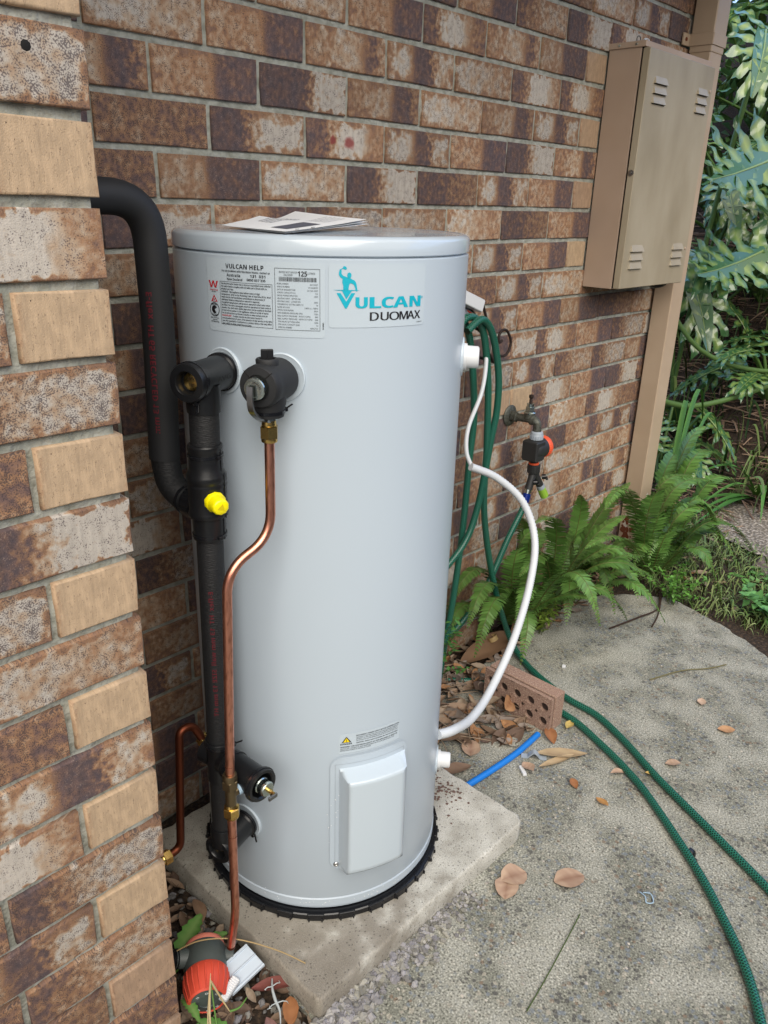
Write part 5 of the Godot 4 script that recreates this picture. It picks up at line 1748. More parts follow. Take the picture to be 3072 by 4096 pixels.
func build_tap() -> void:
	var t := thing("garden_tap", "weathered bronze garden tap sticking out of the brick wall", "tap")
	var m := MB.new()
	var c := Vector3(1.200, 0.772, 0.0)
	var fx := along(c, c + Vector3.BACK)
	lathe(m, fx, [Vector2(0.033, 0.0), Vector2(0.034, 0.003), Vector2(0.031, 0.006), Vector2(0.022, 0.009), Vector2(0.0165, 0.0095), Vector2(0.0165, 0.010)], 30)
	obj("flange", m, M.bronze, t)
	m = MB.new()
	prism(m, along(c + Vector3(0, 0, 0.009), c + Vector3(0, 0, 1)), 0.0165, 0.0, 0.022, 6)
	tube(m, bend([c + Vector3(0, 0, 0.025), c + Vector3(0.001, 0.004, 0.085), c + Vector3(0.003, -0.004, 0.104), c + Vector3(0.004, -0.034, 0.105)], 0.028, 8), [0.0125, 0.0125, 0.0150, 0.0170, 0.0178, 0.0172, 0.0162, 0.0152, 0.0142, 0.0135, 0.0130, 0.0128, 0.0126, 0.0126, 0.0128, 0.0134], 20)
	lathe(m, Transform3D(Basis(), c + Vector3(0.001, 0, 0.074)), [Vector2(0.0155, 0.0), Vector2(0.0165, 0.016), Vector2(0.0150, 0.022)], 22)
	obj("body", m, M.bronze, t)
	m = MB.new()
	var sp := Transform3D(Basis(), c + Vector3(0.001, 0, 0.074))
	lathe(m, sp, [Vector2(0.0185, 0.021), Vector2(0.0190, 0.024), Vector2(0.0165, 0.027), Vector2(0.0150, 0.0275)], 22)
	prism(m, sp, 0.0150, 0.027, 0.043, 6)
	lathe(m, sp, [Vector2(0.0115, 0.043), Vector2(0.0115, 0.052), Vector2(0.0085, 0.0535), Vector2(0.0, 0.0535)], 20)
	obj("bonnet", m, M.zinc, t)
	m = MB.new()
	lathe(m, sp, [Vector2(0.0052, 0.053), Vector2(0.0052, 0.064), Vector2(0.0035, 0.066), Vector2(0.0062, 0.069), Vector2(0.0078, 0.074), Vector2(0.0068, 0.079), Vector2(0.0, 0.081)], 18)
	obj("spindle", m, M.iron, t)

	# water timer hanging on the tap
	t = thing("tap_timer", "black tap timer with an orange dial, hanging below the garden tap", "tap timer")
	var tc := Vector3(1.204, 0.684, 0.105)
	m = MB.new()
	lathe(m, Transform3D(Basis(), Vector3(1.204, 0, 0.105)), [Vector2(0.018, 0.716), Vector2(0.0205, 0.7165), Vector2(0.0205, 0.731), Vector2(0.0195, 0.732), Vector2(0.0195, 0.735), Vector2(0.0185, 0.739), Vector2(0.0165, 0.7415), Vector2(0.012, 0.742)], 30)
	for i in 18:
		var a := TAU * i / 18
		box(m, Transform3D(Basis(Vector3.UP, a), Vector3(1.204 + sin(a) * 0.0205, 0.7235, 0.105 + cos(a) * 0.0205)), Vector3(0.0030, 0.013, 0.002), 0.0006)
	obj("collar", m, M.grey_plastic, t)
	m = MB.new()
	var hx := along(tc + Vector3(-0.034, 0, 0), tc + Vector3(1, 0, 0))
	lathe(m, hx, [Vector2(0.0, 0.0), Vector2(0.024, 0.0), Vector2(0.0325, 0.010), Vector2(0.0335, 0.030), Vector2(0.0330, 0.062), Vector2(0.0325, 0.066)], 32, 0.75)
	box(m, Transform3D(Basis(), tc + Vector3(-0.010, -0.002, 0)), Vector3(0.052, 0.066, 0.058), 0.006)
	lathe(m, Transform3D(Basis(), Vector3(1.204, 0, 0.105)), [Vector2(0.0135, 0.640), Vector2(0.0135, 0.655)], 24)
	obj("case", m, M.timer_black, t)
	m = MB.new()
	lathe(m, hx, [Vector2(0.0325, 0.0655), Vector2(0.0338, 0.067), Vector2(0.0338, 0.084), Vector2(0.0320, 0.0865), Vector2(0.0275, 0.087), Vector2(0.0265, 0.084)], 36)
	for i in 32:
		var a := TAU * i / 32
		box(m, hx * Transform3D(Basis(Vector3.UP, a), Vector3(sin(a) * 0.0338, 0.0757, cos(a) * 0.0338)), Vector3(0.0026, 0.017, 0.0018), 0.0005)
	var dial := obj("dial", m, M.orange_plastic, t)
	m = MB.new()
	lathe(m, hx, [Vector2(0.0270, 0.084), Vector2(0.0200, 0.0848), Vector2(0.0, 0.085)], 30)
	obj("dial_face", m, M.slate_plastic, dial)
	m = MB.new()
	lathe(m, Transform3D(Basis(), Vector3(1.204, 0, 0.105)), [Vector2(0.0165, 0.6345), Vector2(0.0170, 0.636), Vector2(0.0170, 0.639), Vector2(0.0140, 0.6405)], 26)
	obj("seal", m, M.orange_plastic, t)

	t = thing("hose_splitter", "black two-way hose splitter with blue and lime green connectors below the timer", "hose splitter")
	m = MB.new()
	var sx := Transform3D(Basis(), Vector3(1.206, 0, 0.105))
	lathe(m, sx, [Vector2(0.010, 0.603), Vector2(0.0175, 0.604), Vector2(0.0195, 0.607), Vector2(0.0195, 0.632), Vector2(0.0175, 0.6335), Vector2(0.0, 0.634)], 28)
	for i in 16:
		var a := TAU * i / 16
		box(m, Transform3D(Basis(Vector3.UP, a), Vector3(1.206 + sin(a) * 0.0195, 0.6195, 0.105 + cos(a) * 0.0195)), Vector3(0.003, 0.022, 0.002), 0.0006)
	var la := Vector3(1.206, 0.606, 0.105)
	var lb := Vector3(1.187, 0.553, 0.105)
	var ra := Vector3(1.212, 0.606, 0.105)
	var rb := Vector3(1.245, 0.555, 0.110)
	tube(m, [la, la.lerp(lb, 0.35), lb], [0.0135, 0.0120, 0.0125], 18)
	tube(m, [ra, ra.lerp(rb, 0.35), rb], [0.0135, 0.0115, 0.0120], 18)
	obj("body", m, M.timer_black, t)
	for q in [Vector3(1.200, 0.578, 0.120), Vector3(1.250, 0.585, 0.118)]:
		m = MB.new()
		lathe(m, along(q, q + Vector3(0.6, 0.1, 0.8)), [Vector2(0.0085, -0.006), Vector2(0.0085, 0.006), Vector2(0, 0.0065)], 16)
		box(m, along(q, q + Vector3(0.6, 0.1, 0.8)) * Transform3D(Basis(), Vector3(0.004, 0.009, -0.004)), Vector3(0.022, 0.008, 0.007), 0.002)
		obj("valve_lever", m, M.black_gloss, t)
	m = MB.new()
	var bl := lb + (lb - la).normalized() * 0.038
	tube(m, [lb - (lb - la).normalized() * 0.002, lb.lerp(bl, 0.2), lb.lerp(bl, 0.25), lb.lerp(bl, 0.4)], [0.0115, 0.0115, 0.0098, 0.0105], 18)
	obj("metal_collar", m, M.zinc, t)
	m = MB.new()
	tube(m, [lb.lerp(bl, 0.35), lb.lerp(bl, 0.38), lb.lerp(bl, 1.05), lb.lerp(bl, 1.1)], [0.0105, 0.0132, 0.0138, 0.0110], 20)
	obj("blue_connector", m, M.blue_fitting, t)
	m = MB.new()
	var dl := (rb - ra).normalized()
	tube(m, [rb - dl * 0.002, rb + dl * 0.012, rb + dl * 0.013], [0.0130, 0.0136, 0.0110], 20)
	obj("clear_collar", m, M.grey_plastic, t)
	m = MB.new()
	tube(m, [rb + dl * 0.012, rb + dl * 0.014, rb + dl * 0.024, rb + dl * 0.034, rb + dl * 0.050, rb + dl * 0.053], [0.0120, 0.0142, 0.0132, 0.0142, 0.0138, 0.0115], 20)
	obj("lime_connector", m, M.lime_plastic, t)

# ---------------------------------------------------------------- small things on the ground
func loose_brick() -> void:
	var t := thing("loose_brick", "loose pinkish brick with two rows of round holes, lying on its edge", "brick")
	var m := MB.new()
	var x0 := 0.834
	var z0 := 0.244
	var z1 := 0.476
	var h := 0.1125
	var w := 0.068
	box(m, Transform3D(Basis(), Vector3(x0 + w * 0.5 + 0.010, h * 0.5 + 0.0005, (z0 + z1) * 0.5)), Vector3(w - 0.020, h, z1 - z0), 0.003)
	# front third with holes (5 x 2) facing the heater
	var n := 20
	for i in 5:
		for j in 2:
			var za := lerpf(z0, z1, i / 5.0)
			var zb := lerpf(z0, z1, (i + 1) / 5.0)
			var ya := 0.0005 + h * 0.5 * j
			var yb := ya + h * 0.5
			var cz := (za + zb) * 0.5
			var cy := (ya + yb) * 0.5 + (0.004 if j == 0 else -0.006)
			var a := []
			var b := []
			var d := []
			var e := []
			for k in n:
				var an := TAU * k / n + 0.05
				var dir := Vector2(cos(an), sin(an))
				var s := 1e9
				if absf(dir.x) > 1e-4: s = minf(s, ((zb if dir.x > 0 else za) - cz) / dir.x)
				if absf(dir.y) > 1e-4: s = minf(s, ((yb if dir.y > 0 else ya) - cy) / dir.y)
				a.append(m.vert(Vector3(x0, cy + dir.y * s, cz + dir.x * s), Vector3.LEFT))
				b.append(m.vert(Vector3(x0, cy + dir.y * 0.0135, cz + dir.x * 0.0135), Vector3.LEFT))
				d.append(m.vert(Vector3(x0, cy + dir.y * 0.0135, cz + dir.x * 0.0135), Vector3(0, -dir.y, -dir.x)))
				e.append(m.vert(Vector3(x0 + 0.0099, cy + dir.y * 0.0130, cz + dir.x * 0.0130), Vector3(0, -dir.y, -dir.x)))
			for k in n:
				var q := (k + 1) % n
				m.quad(a[k], a[q], b[q], b[k])
				m.quad(d[k], d[q], e[q], e[k])
	var hy := h + 0.0005
	m.flat([Vector3(x0, hy, z0), Vector3(x0 + 0.012, hy - 0.0005, z0), Vector3(x0 + 0.012, hy - 0.0005, z1), Vector3(x0, hy, z1)])
	m.flat([Vector3(x0, 0, z1), Vector3(x0 + 0.012, 0, z1 - 0.0005), Vector3(x0 + 0.012, hy, z1 - 0.0005), Vector3(x0, hy, z1)])
	m.flat([Vector3(x0, 0, z0), Vector3(x0, hy, z0), Vector3(x0 + 0.012, hy, z0 + 0.0005), Vector3(x0 + 0.012, 0, z0 + 0.0005)])
	obj("brick", m, M.loose_brick, t)
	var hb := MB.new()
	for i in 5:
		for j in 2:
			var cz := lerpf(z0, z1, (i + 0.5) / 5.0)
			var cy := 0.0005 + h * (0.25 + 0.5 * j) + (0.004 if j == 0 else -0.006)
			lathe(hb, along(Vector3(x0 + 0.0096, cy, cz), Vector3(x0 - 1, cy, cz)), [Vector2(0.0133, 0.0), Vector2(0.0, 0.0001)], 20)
	obj("hole", hb, mat("hole_shade", Color(0.22, 0.17, 0.15), 0.95), t)  # dark discs at the bottoms; depth shade painted as colour

func dead_leaf(long: float, wide: float, curl: float, col: Color, sd: int, notch := false) -> MB:
	var m := MB.new()
	var r := RandomNumberGenerator.new()
	r.seed = sd
	var ids := []
	var pos := []
	var nu := 9
	for j in 5:
		for i in nu:
			var u := float(i) / (nu - 1)
			var v := float(j) / 4.0 * 2.0 - 1.0
			var prof := pow(sin(PI * clampf(u * 0.98 + 0.01, 0, 1)), 0.62 if notch else 0.85)
			var p := Vector3((u - 0.5) * long, 0.0012 + curl * v * v * prof + curl * 0.6 * sin(u * 4.0 + sd) + 0.002, v * wide * 0.5 * prof * (1.0 + r.randf_range(-0.06, 0.06)))
			pos.append(p)
	for j in 5:
		for i in nu:
			var dx: Vector3 = pos[j * nu + mini(i + 1, nu - 1)] - pos[j * nu + maxi(i - 1, 0)]
			var dz: Vector3 = pos[mini(j + 1, 4) * nu + i] - pos[maxi(j - 1, 0) * nu + i]
			var nn := dz.cross(dx).normalized()
			if nn.y < 0: nn = -nn
			var c := col.lerp(Color(col.r * 0.55, col.g * 0.45, col.b * 0.42), clampf(r.randf() * 0.5 + (0.55 if j == 2 and notch else 0.0), 0, 1))
			ids.append(m.vert(pos[j * nu + i], nn, Vector2.ZERO, c))
	for j in 4:
		for i in nu - 1:
			m.quad(ids[j * nu + i], ids[j * nu + i + 1], ids[(j + 1) * nu + i + 1], ids[(j + 1) * nu + i])
	return m

func drop_leaf(called: String, label: String, at: Vector3, turn: float, long: float, wide: float, curl: float, col: Color, notch := false, tilt := 0.0) -> MeshInstance3D:
	var o := obj(called, dead_leaf(long, wide, curl, col, int(at.x * 977.0 + at.z * 331.0) % 997 + 1000, notch), M.litter)
	o.position = at
	o.rotation = Vector3(tilt, turn, 0)
	tag(o, label, "leaf", "dead leaves lying on the ground")
	return o

func build_small() -> void:
	loose_brick()
	var m := MB.new()
	tube(m, curve([Vector3(0.490, 0.0085, 0.452), Vector3(0.583, 0.0088, 0.461), Vector3(0.690, 0.0090, 0.467), Vector3(0.801, 0.0095, 0.462)], 8), 0.0086, 18)
	tag(obj("blue_pipe", m, M.blue_pipe), "short offcut of bright blue plastic pipe lying between pad and loose brick", "pipe")
	# grey pipe clip
	m = MB.new()
	var prev := []
	var prof := curve([Vector3(-0.034, 0.003, 0), Vector3(-0.018, 0.003, 0), Vector3(-0.012, 0.010, 0), Vector3(0.0, 0.020, 0), Vector3(0.012, 0.010, 0), Vector3(0.018, 0.003, 0), Vector3(0.034, 0.003, 0)], 5)
	for i in prof.size():
		var tg: Vector3 = (prof[mini(i + 1, prof.size() - 1)] - prof[maxi(i - 1, 0)]).normalized()
		var nn := Vector3(-tg.y, tg.x, 0)
		var cur := []
		for q in [[-1, -1], [1, -1], [1, 1], [-1, 1]]:
			for nrm in [Vector3(0, 0, q[0]), nn * q[1]]:
				cur.append(m.vert(prof[i] + Vector3(0, 0, 0.0085 * q[0]) + nn * 0.0014 * q[1], nrm))
		if prev.size():
			for e in [[1, 3], [2, 4], [5, 7], [6, 0]]:
				m.quad(prev[e[0]], prev[e[1]], cur[e[1]], cur[e[0]])
		prev = cur
	var clip := obj("pipe_clip", m, M.grey_plastic)
	clip.position = Vector3(0.718, 0.0, 0.505)
	clip.rotation.y = -0.95
	tag(clip, "grey plastic pipe clip lying beside the blue pipe offcut", "pipe clip")
	m = MB.new()
	box(m, Transform3D(Basis(Vector3.UP, 0.95), Vector3(0.648, 0.0045, 0.517)), Vector3(0.036, 0.008, 0.011), 0.0015)
	tag(obj("plastic_spacer", m, M.white_plastic), "small white plastic block on the path near the blue pipe", "plastic block")
	m = MB.new()
	box(m, Transform3D(Basis(Vector3.UP, 0.4), Vector3(1.165, 0.005, 0.32)), Vector3(0.014, 0.009, 0.012), 0.002)
	tag(obj("white_chip", m, M.white_plastic), "tiny white chip on the path behind the loose brick", "plastic chip")
	m = MB.new()
	tube(m, curve([Vector3(0.505, 0.003, 0.925), Vector3(0.498, 0.007, 0.94), Vector3(0.488, 0.004, 0.948), Vector3(0.500, 0.003, 0.958), Vector3(0.514, 0.006, 0.945), Vector3(0.509, 0.003, 0.930)], 5), 0.0013, 6)
	tag(obj("blue_string", m, M.tape), "little curl of pale blue string on the path between the leaves and the hose", "string")
	m = MB.new()
	lathe(m, Transform3D(Basis(Vector3.RIGHT, 0.9), Vector3(0.690, 0.006, 0.957)), [Vector2(0.010, -0.004), Vector2(0.013, 0.002), Vector2(0.008, 0.008), Vector2(0, 0.009)], 7)
	lathe(m, Transform3D(Basis(Vector3.BACK, 0.7), Vector3(0.672, 0.005, 0.972)), [Vector2(0.008, -0.004), Vector2(0.010, 0.002), Vector2(0.004, 0.006), Vector2(0, 0.006)], 6)
	tag(obj("seed_pod", m, M.black_plastic), "shrivelled black seed pod on the path between the two hose runs", "seed pod")
	# pvc end cap resting on a husk
	m = MB.new()
	lathe(m, Transform3D(Basis(Vector3.RIGHT, -0.5) * Basis(Vector3.BACK, 0.2), Vector3(1.085, 0.038, 0.095)), [Vector2(0.014, 0.0), Vector2(0.0165, 0.0), Vector2(0.0165, 0.016), Vector2(0.0140, 0.016), Vector2(0.0136, 0.003), Vector2(0.0, 0.003)], 20, 0.6)
	tag(obj("plastic_cup", m, mat("old_cap", Color(0.70, 0.60, 0.42), 0.5)), "yellowed round plastic cap resting on a brown leaf husk by the wall", "cap")

	# fallen tap timer
	var t := thing("fallen_tap_timer", "grey and red tap timer lying on the soil by the brick corner", "tap timer")
	var a := Vector3(-0.262, 0.046, 0.400)
	var b := Vector3(-0.318, 0.040, 0.492)
	var fx := along(a, b)
	m = MB.new()
	lathe(m, fx, [Vector2(0.0, -0.008), Vector2(0.026, -0.007), Vector2(0.037, 0.002), Vector2(0.0385, 0.008), Vector2(0.0375, 0.013)], 36, 0.8)
	obj("back_cap", m, M.pink_plastic, t)
	m = MB.new()
	lathe(m, fx, [Vector2(0.0375, 0.012), Vector2(0.0390, 0.014), Vector2(0.0395, 0.050), Vector2(0.0385, 0.062)], 36, 0.8)
	var inl := a + (b - a).normalized() * 0.024
	lathe(m, along(inl, inl + Vector3(-0.85, 0.30, -0.35)), [Vector2(0.0175, 0.020), Vector2(0.0175, 0.050), Vector2(0.0165, 0.052), Vector2(0.0165, 0.060)], 24)
	lathe(m, along(inl, inl + Vector3(0.75, -0.15, 0.55)), [Vector2(0.0155, 0.02), Vector2(0.0155, 0.052), Vector2(0.0130, 0.054), Vector2(0.0, 0.054)], 24)
	obj("case", m, M.slate_plastic, t)
	m = MB.new()
	for i in 6:
		lathe(m, along(inl, inl + Vector3(-0.85, 0.30, -0.35)), [Vector2(0.0160, 0.0525 + i * 0.0042), Vector2(0.0182, 0.0545 + i * 0.0042), Vector2(0.0160, 0.0565 + i * 0.0042)], 24, 0.99)
	lathe(m, along(inl, inl + Vector3(-0.85, 0.30, -0.35)), [Vector2(0.0165, 0.0765), Vector2(0.0120, 0.0768), Vector2(0.0115, 0.060), Vector2(0, 0.060)], 24)
	obj("threaded_inlet", m, M.black_plastic, t)
	m = MB.new()
	lathe(m, fx, [Vector2(0.0390, 0.060), Vector2(0.0415, 0.0635), Vector2(0.0410, 0.085), Vector2(0.0345, 0.112), Vector2(0.0310, 0.1145), Vector2(0.0290, 0.113)], 40, 0.8)
	for i in 20:
		var an := TAU * i / 20
		tube(m, [fx * Vector3(sin(an) * 0.0412, 0.066, cos(an) * 0.0412), fx * Vector3(sin(an) * 0.0408, 0.086, cos(an) * 0.0408), fx * Vector3(sin(an) * 0.0345, 0.112, cos(an) * 0.0345)], [0.0016, 0.0018, 0.0012], 6)
	var dial := obj("dial", m, M.red_plastic, t)
	m = MB.new()
	lathe(m, fx, [Vector2(0.0295, 0.1125), Vector2(0.0160, 0.1150), Vector2(0.0150, 0.1135), Vector2(0.0, 0.1138)], 30)
	obj("dial_face", m, M.slate_plastic, dial)
	m = MB.new()
	for k in 8:
		var an := TAU * k / 8
		var f: Vector3 = fx * Vector3(sin(an) * 0.0215, 0.1150, cos(an) * 0.0215)
		var up := (fx.basis * Vector3(sin(an), 0, cos(an))).normalized()
		var rt := up.cross(fx.basis.y)
		text_to(m, ["0", "15", "30", "45", "60", "75", "90", "120"][k], true, func(u, v): return [f + rt * (u - 0.5) * 0.006 + up * v * 0.0045 + fx.basis.y * 0.0006, fx.basis.y])
	obj("dial_numbers", m, M.white_plastic, dial)
	# pale cover lying next to it
	t = thing("plastic_cover", "pale grey ribbed plastic cover lying between the fallen timer and concrete pad", "plastic cover")
	var cb := Basis(Vector3.UP, 0.06) * Basis(Vector3.RIGHT, 0.22) * Basis(Vector3.BACK, 0.10)
	var cc := Vector3(-0.240, 0.036, 0.484)
	m = MB.new()
	box(m, Transform3D(cb, cc), Vector3(0.078, 0.004, 0.056), 0.0015)
	for s in [-1, 0, 1]:
		box(m, Transform3D(cb, cc + cb * Vector3(0.0, 0.003, 0.025 * s)), Vector3(0.076, 0.005, 0.003 if s == 0 else 0.005), 0.0012)
	obj("plate", m, M.pale_plastic, t)
	m = MB.new()
	var kb := Basis(Vector3.UP, 0.35) * Basis(Vector3.RIGHT, 0.3)
	var kc := Vector3(-0.279, 0.040, 0.505)
	box(m, Transform3D(kb, kc), Vector3(0.050, 0.014, 0.020), 0.005)
	for i in 9:
		box(m, Transform3D(kb, kc + kb * Vector3(-0.0185 + 0.0046 * i, 0.0068, 0.0)), Vector3(0.0022, 0.003, 0.017), 0.001)
	obj("latch", m, M.white_plastic, t)

	# dead leaves
	var tan := Color(0.44, 0.31, 0.22)
	var rustc := Color(0.30, 0.13, 0.05)
	var straw := Color(0.42, 0.32, 0.19)
	drop_leaf("dead_leaf", "round pale brown leaf on the path, the left one of a touching pair", Vector3(0.304, 0.002, 0.712), 0.5, 0.060, 0.052, 0.004, tan, true)
	drop_leaf("dead_leaf", "round pale brown leaf on the path, the right one of a touching pair", Vector3(0.340, 0.004, 0.706), -0.4, 0.064, 0.056, 0.005, tan, true, 0.12)
	drop_leaf("dead_leaf", "round pale brown leaf lying alone in the middle of the path", Vector3(0.424, 0.002, 0.796), -0.55, 0.072, 0.054, 0.003, tan, true)
	drop_leaf("dead_leaf", "curled orange brown leaf on the pad's back edge beside the heater plug", Vector3(0.476, 0.006, 0.385), 0.3, 0.060, 0.048, 0.010, rustc)
	drop_leaf("dead_leaf", "flat brown leaf between the pad and the end of the blue pipe", Vector3(0.522, 0.004, 0.395), -0.3, 0.095, 0.040, 0.006, Color(0.20, 0.13, 0.085))
	drop_leaf("dead_leaf", "round brown leaf on bare path left of the leaf heap", Vector3(0.619, 0.004, 0.366), 0.6, 0.062, 0.052, 0.006, tan, true)
	drop_leaf("dead_leaf", "round tan leaf propped against the holes of the loose brick", Vector3(0.815, 0.045, 0.345), 0.3, 0.060, 0.050, 0.004, Color(0.40, 0.22, 0.11), true, 0.9)
	drop_leaf("dead_leaf", "orange leaf at the near corner of the loose brick", Vector3(0.822, 0.006, 0.490), 0.9, 0.062, 0.034, 0.008, rustc)
	drop_leaf("dead_leaf", "small brown leaf touching the white plastic block", Vector3(0.668, 0.005, 0.520), 1.2, 0.046, 0.034, 0.006, tan)
	drop_leaf("dead_leaf", "long pointed straw coloured leaf right of the pipe clip", Vector3(0.778, 0.006, 0.553), -0.75, 0.145, 0.040, 0.004, straw)
	drop_leaf("dead_leaf", "second long straw coloured leaf half under the pointed one", Vector3(0.745, 0.004, 0.560), -0.35, 0.120, 0.024, 0.005, straw)
	drop_leaf("dead_leaf", "small yellow leaf between the loose brick and the hose", Vector3(0.905, 0.006, 0.500), 0.2, 0.046, 0.024, 0.005, Color(0.50, 0.38, 0.12))
	drop_leaf("dead_leaf", "small orange leaf in the open path below the pipe clip", Vector3(0.700, 0.003, 0.640), 1.0, 0.034, 0.022, 0.006, rustc)
	drop_leaf("dead_leaf", "narrow orange leaf in the open path, left of the near hose", Vector3(0.694, 0.003, 0.725), 1.35, 0.040, 0.020, 0.003, Color(0.45, 0.24, 0.08))
	drop_leaf("dead_leaf", "pale leaf caught against the near hose run", Vector3(0.822, 0.004, 0.700), -0.6, 0.045, 0.020, 0.005, tan)
	drop_leaf("dead_leaf", "tan leaf between the two hose runs", Vector3(0.965, 0.003, 0.785), -0.8, 0.042, 0.026, 0.003, tan)
	drop_leaf("dead_leaf", "small gold leaf touching the far hose run", Vector3(0.878, 0.006, 0.765), -0.9, 0.032, 0.016, 0.004, Color(0.48, 0.33, 0.1))
	drop_leaf("dead_leaf", "pale orange leaf right of both hose runs", Vector3(1.218, 0.003, 0.828), -0.9, 0.050, 0.034, 0.004, Color(0.50, 0.29, 0.15))
	drop_leaf("dead_leaf", "pale pinkish leaf far out on the right of the path", Vector3(1.300, 0.003, 0.720), 0.4, 0.036, 0.026, 0.004, Color(0.52, 0.38, 0.28))
	drop_leaf("leaf_husk", "large brown palm husk curled against the foot of the wall", Vector3(1.300, 0.030, 0.085), 0.12, 0.26, 0.085, 0.022, Color(0.20, 0.11, 0.06), false, 0.35)
	drop_leaf("leaf_husk", "large brown palm husk carrying the yellowed cap", Vector3(1.055, 0.022, 0.100), -0.10, 0.28, 0.080, 0.016, Color(0.21, 0.125, 0.07), false, 0.30)
	drop_leaf("dead_leaf", "brown leaf beside the downpipe foot of the heater's left, against the pad", Vector3(-0.213, 0.012, 0.300), 1.2, 0.070, 0.030, 0.006, Color(0.22, 0.14, 0.09), false, 0.4)
	drop_leaf("dead_leaf", "dark red leaf under the corner of the concrete pad", Vector3(-0.205, 0.008, 0.540), -0.7, 0.085, 0.030, 0.006, Color(0.17, 0.05, 0.04))
	drop_leaf("dead_leaf", "rusty leaf at the path's broken edge, bottom left", Vector3(-0.213, 0.006, 0.600), 0.9, 0.055, 0.030, 0.006, rustc)
	drop_leaf("dead_leaf", "plum coloured pointed leaf at the broken path edge", Vector3(-0.262, 0.008, 0.610), 1.3, 0.060, 0.026, 0.007, Color(0.19, 0.10, 0.09))
	# twigs and runners on the path
	m = MB.new()
	tube(m, curve([Vector3(1.30, 0.004, 0.552), Vector3(1.42, 0.006, 0.60), Vector3(1.50, 0.005, 0.655), Vector3(1.565, 0.006, 0.688)], 6), 0.0022, 6)
	tag(obj("dry_runner", m, mat("runner", Color(0.42, 0.40, 0.27), 0.7)), "thin pale dry stem lying across the right of the path", "stem")
	m = MB.new()
	tube(m, curve([Vector3(1.50, 0.005, 0.30), Vector3(1.64, 0.009, 0.335), Vector3(1.76, 0.010, 0.355), Vector3(1.88, 0.012, 0.30)], 6), 0.0032, 6)
	tube(m, curve([Vector3(1.62, 0.006, 0.40), Vector3(1.72, 0.008, 0.375), Vector3(1.86, 0.012, 0.32)], 6), 0.0026, 6)
	tag(obj("brown_runner", m, mat("brown_runner", Color(0.20, 0.13, 0.09), 0.8)), "brown woody runners lying on the path in front of the fern", "stem")
	m = MB.new()
	tube(m, curve([Vector3(0.10, 0.003, 0.905), Vector3(0.19, 0.004, 0.892), Vector3(0.29, 0.005, 0.875), Vector3(0.36, 0.004, 0.862)], 6), 0.0012, 6)
	tag(obj("green_straw", m, mat("dry_green", Color(0.26, 0.33, 0.14), 0.7)), "thin green grass stem lying across the near part of the path", "stem")
	m = MB.new()
	tube(m, curve([Vector3(-0.325, 0.075, 0.395), Vector3(-0.285, 0.098, 0.425), Vector3(-0.235, 0.098, 0.470), Vector3(-0.185, 0.078, 0.530), Vector3(-0.155, 0.058, 0.575)], 7), 0.0013, 6)
	tag(obj("dry_stalk", m, mat("straw", Color(0.62, 0.53, 0.37), 0.7)), "long dry straw arching from the fallen timer over the pad", "stem")
	m = MB.new()  # pale shape: tapered body, four thin limbs with toes
	rng.seed = 90
	tube(m, curve([Vector3(-0.200, 0.016, 0.530), Vector3(-0.215, 0.022, 0.550), Vector3(-0.224, 0.020, 0.570), Vector3(-0.230, 0.016, 0.590), Vector3(-0.246, 0.012, 0.612)], 6), [0.0015, 0.0016, 0.0017, 0.0019, 0.002, 0.0021, 0.0023, 0.0025, 0.0027, 0.0028, 0.0029, 0.003, 0.003, 0.0029, 0.0028, 0.0026, 0.0024, 0.0022, 0.002, 0.0018, 0.0016, 0.0014, 0.0012, 0.001, 0.0008], 6)
	for e in [[Vector3(-0.212, 0.021, 0.545), Vector3(-0.196, 0.020, 0.549)], [Vector3(-0.212, 0.021, 0.545), Vector3(-0.226, 0.022, 0.541)], [Vector3(-0.226, 0.019, 0.575), Vector3(-0.208, 0.015, 0.584)], [Vector3(-0.226, 0.019, 0.575), Vector3(-0.242, 0.019, 0.574)]]:
		tube(m, [e[0], e[0].lerp(e[1], 0.6) + Vector3(0, 0.003, 0), e[1]], [0.0013, 0.0011, 0.0008], 5)
		for k in 3:
			tube(m, [e[1], e[1] + Vector3(rng.randf_range(-0.005, 0.005), 0, rng.randf_range(-0.006, 0.006))], [0.0008, 0.0005], 4)
	tag(obj("pale_limbed_shape", m, mat("pale_shape", Color(0.66, 0.69, 0.70), 0.6)), "small pale shape with tapering body and thin limbs among the litter below the pad corner", "root")

# ---------------------------------------------------------------- litter, stones and plants
func scatter(called: String, mesh: Mesh, material: Material, places: Array, cols: Array) -> void:
	var mm := MultiMesh.new()
	mm.transform_format = MultiMesh.TRANSFORM_3D
	mm.use_colors = true
	mm.mesh = mesh
	mm.instance_count = places.size()
	for i in places.size():
		mm.set_instance_transform(i, places[i])
		mm.set_instance_color(i, cols[i])
	var o := MultiMeshInstance3D.new()
	o.name = called
	o.multimesh = mm
	o.material_override = material
	add_child(o, true)
	kind(o, "stuff")

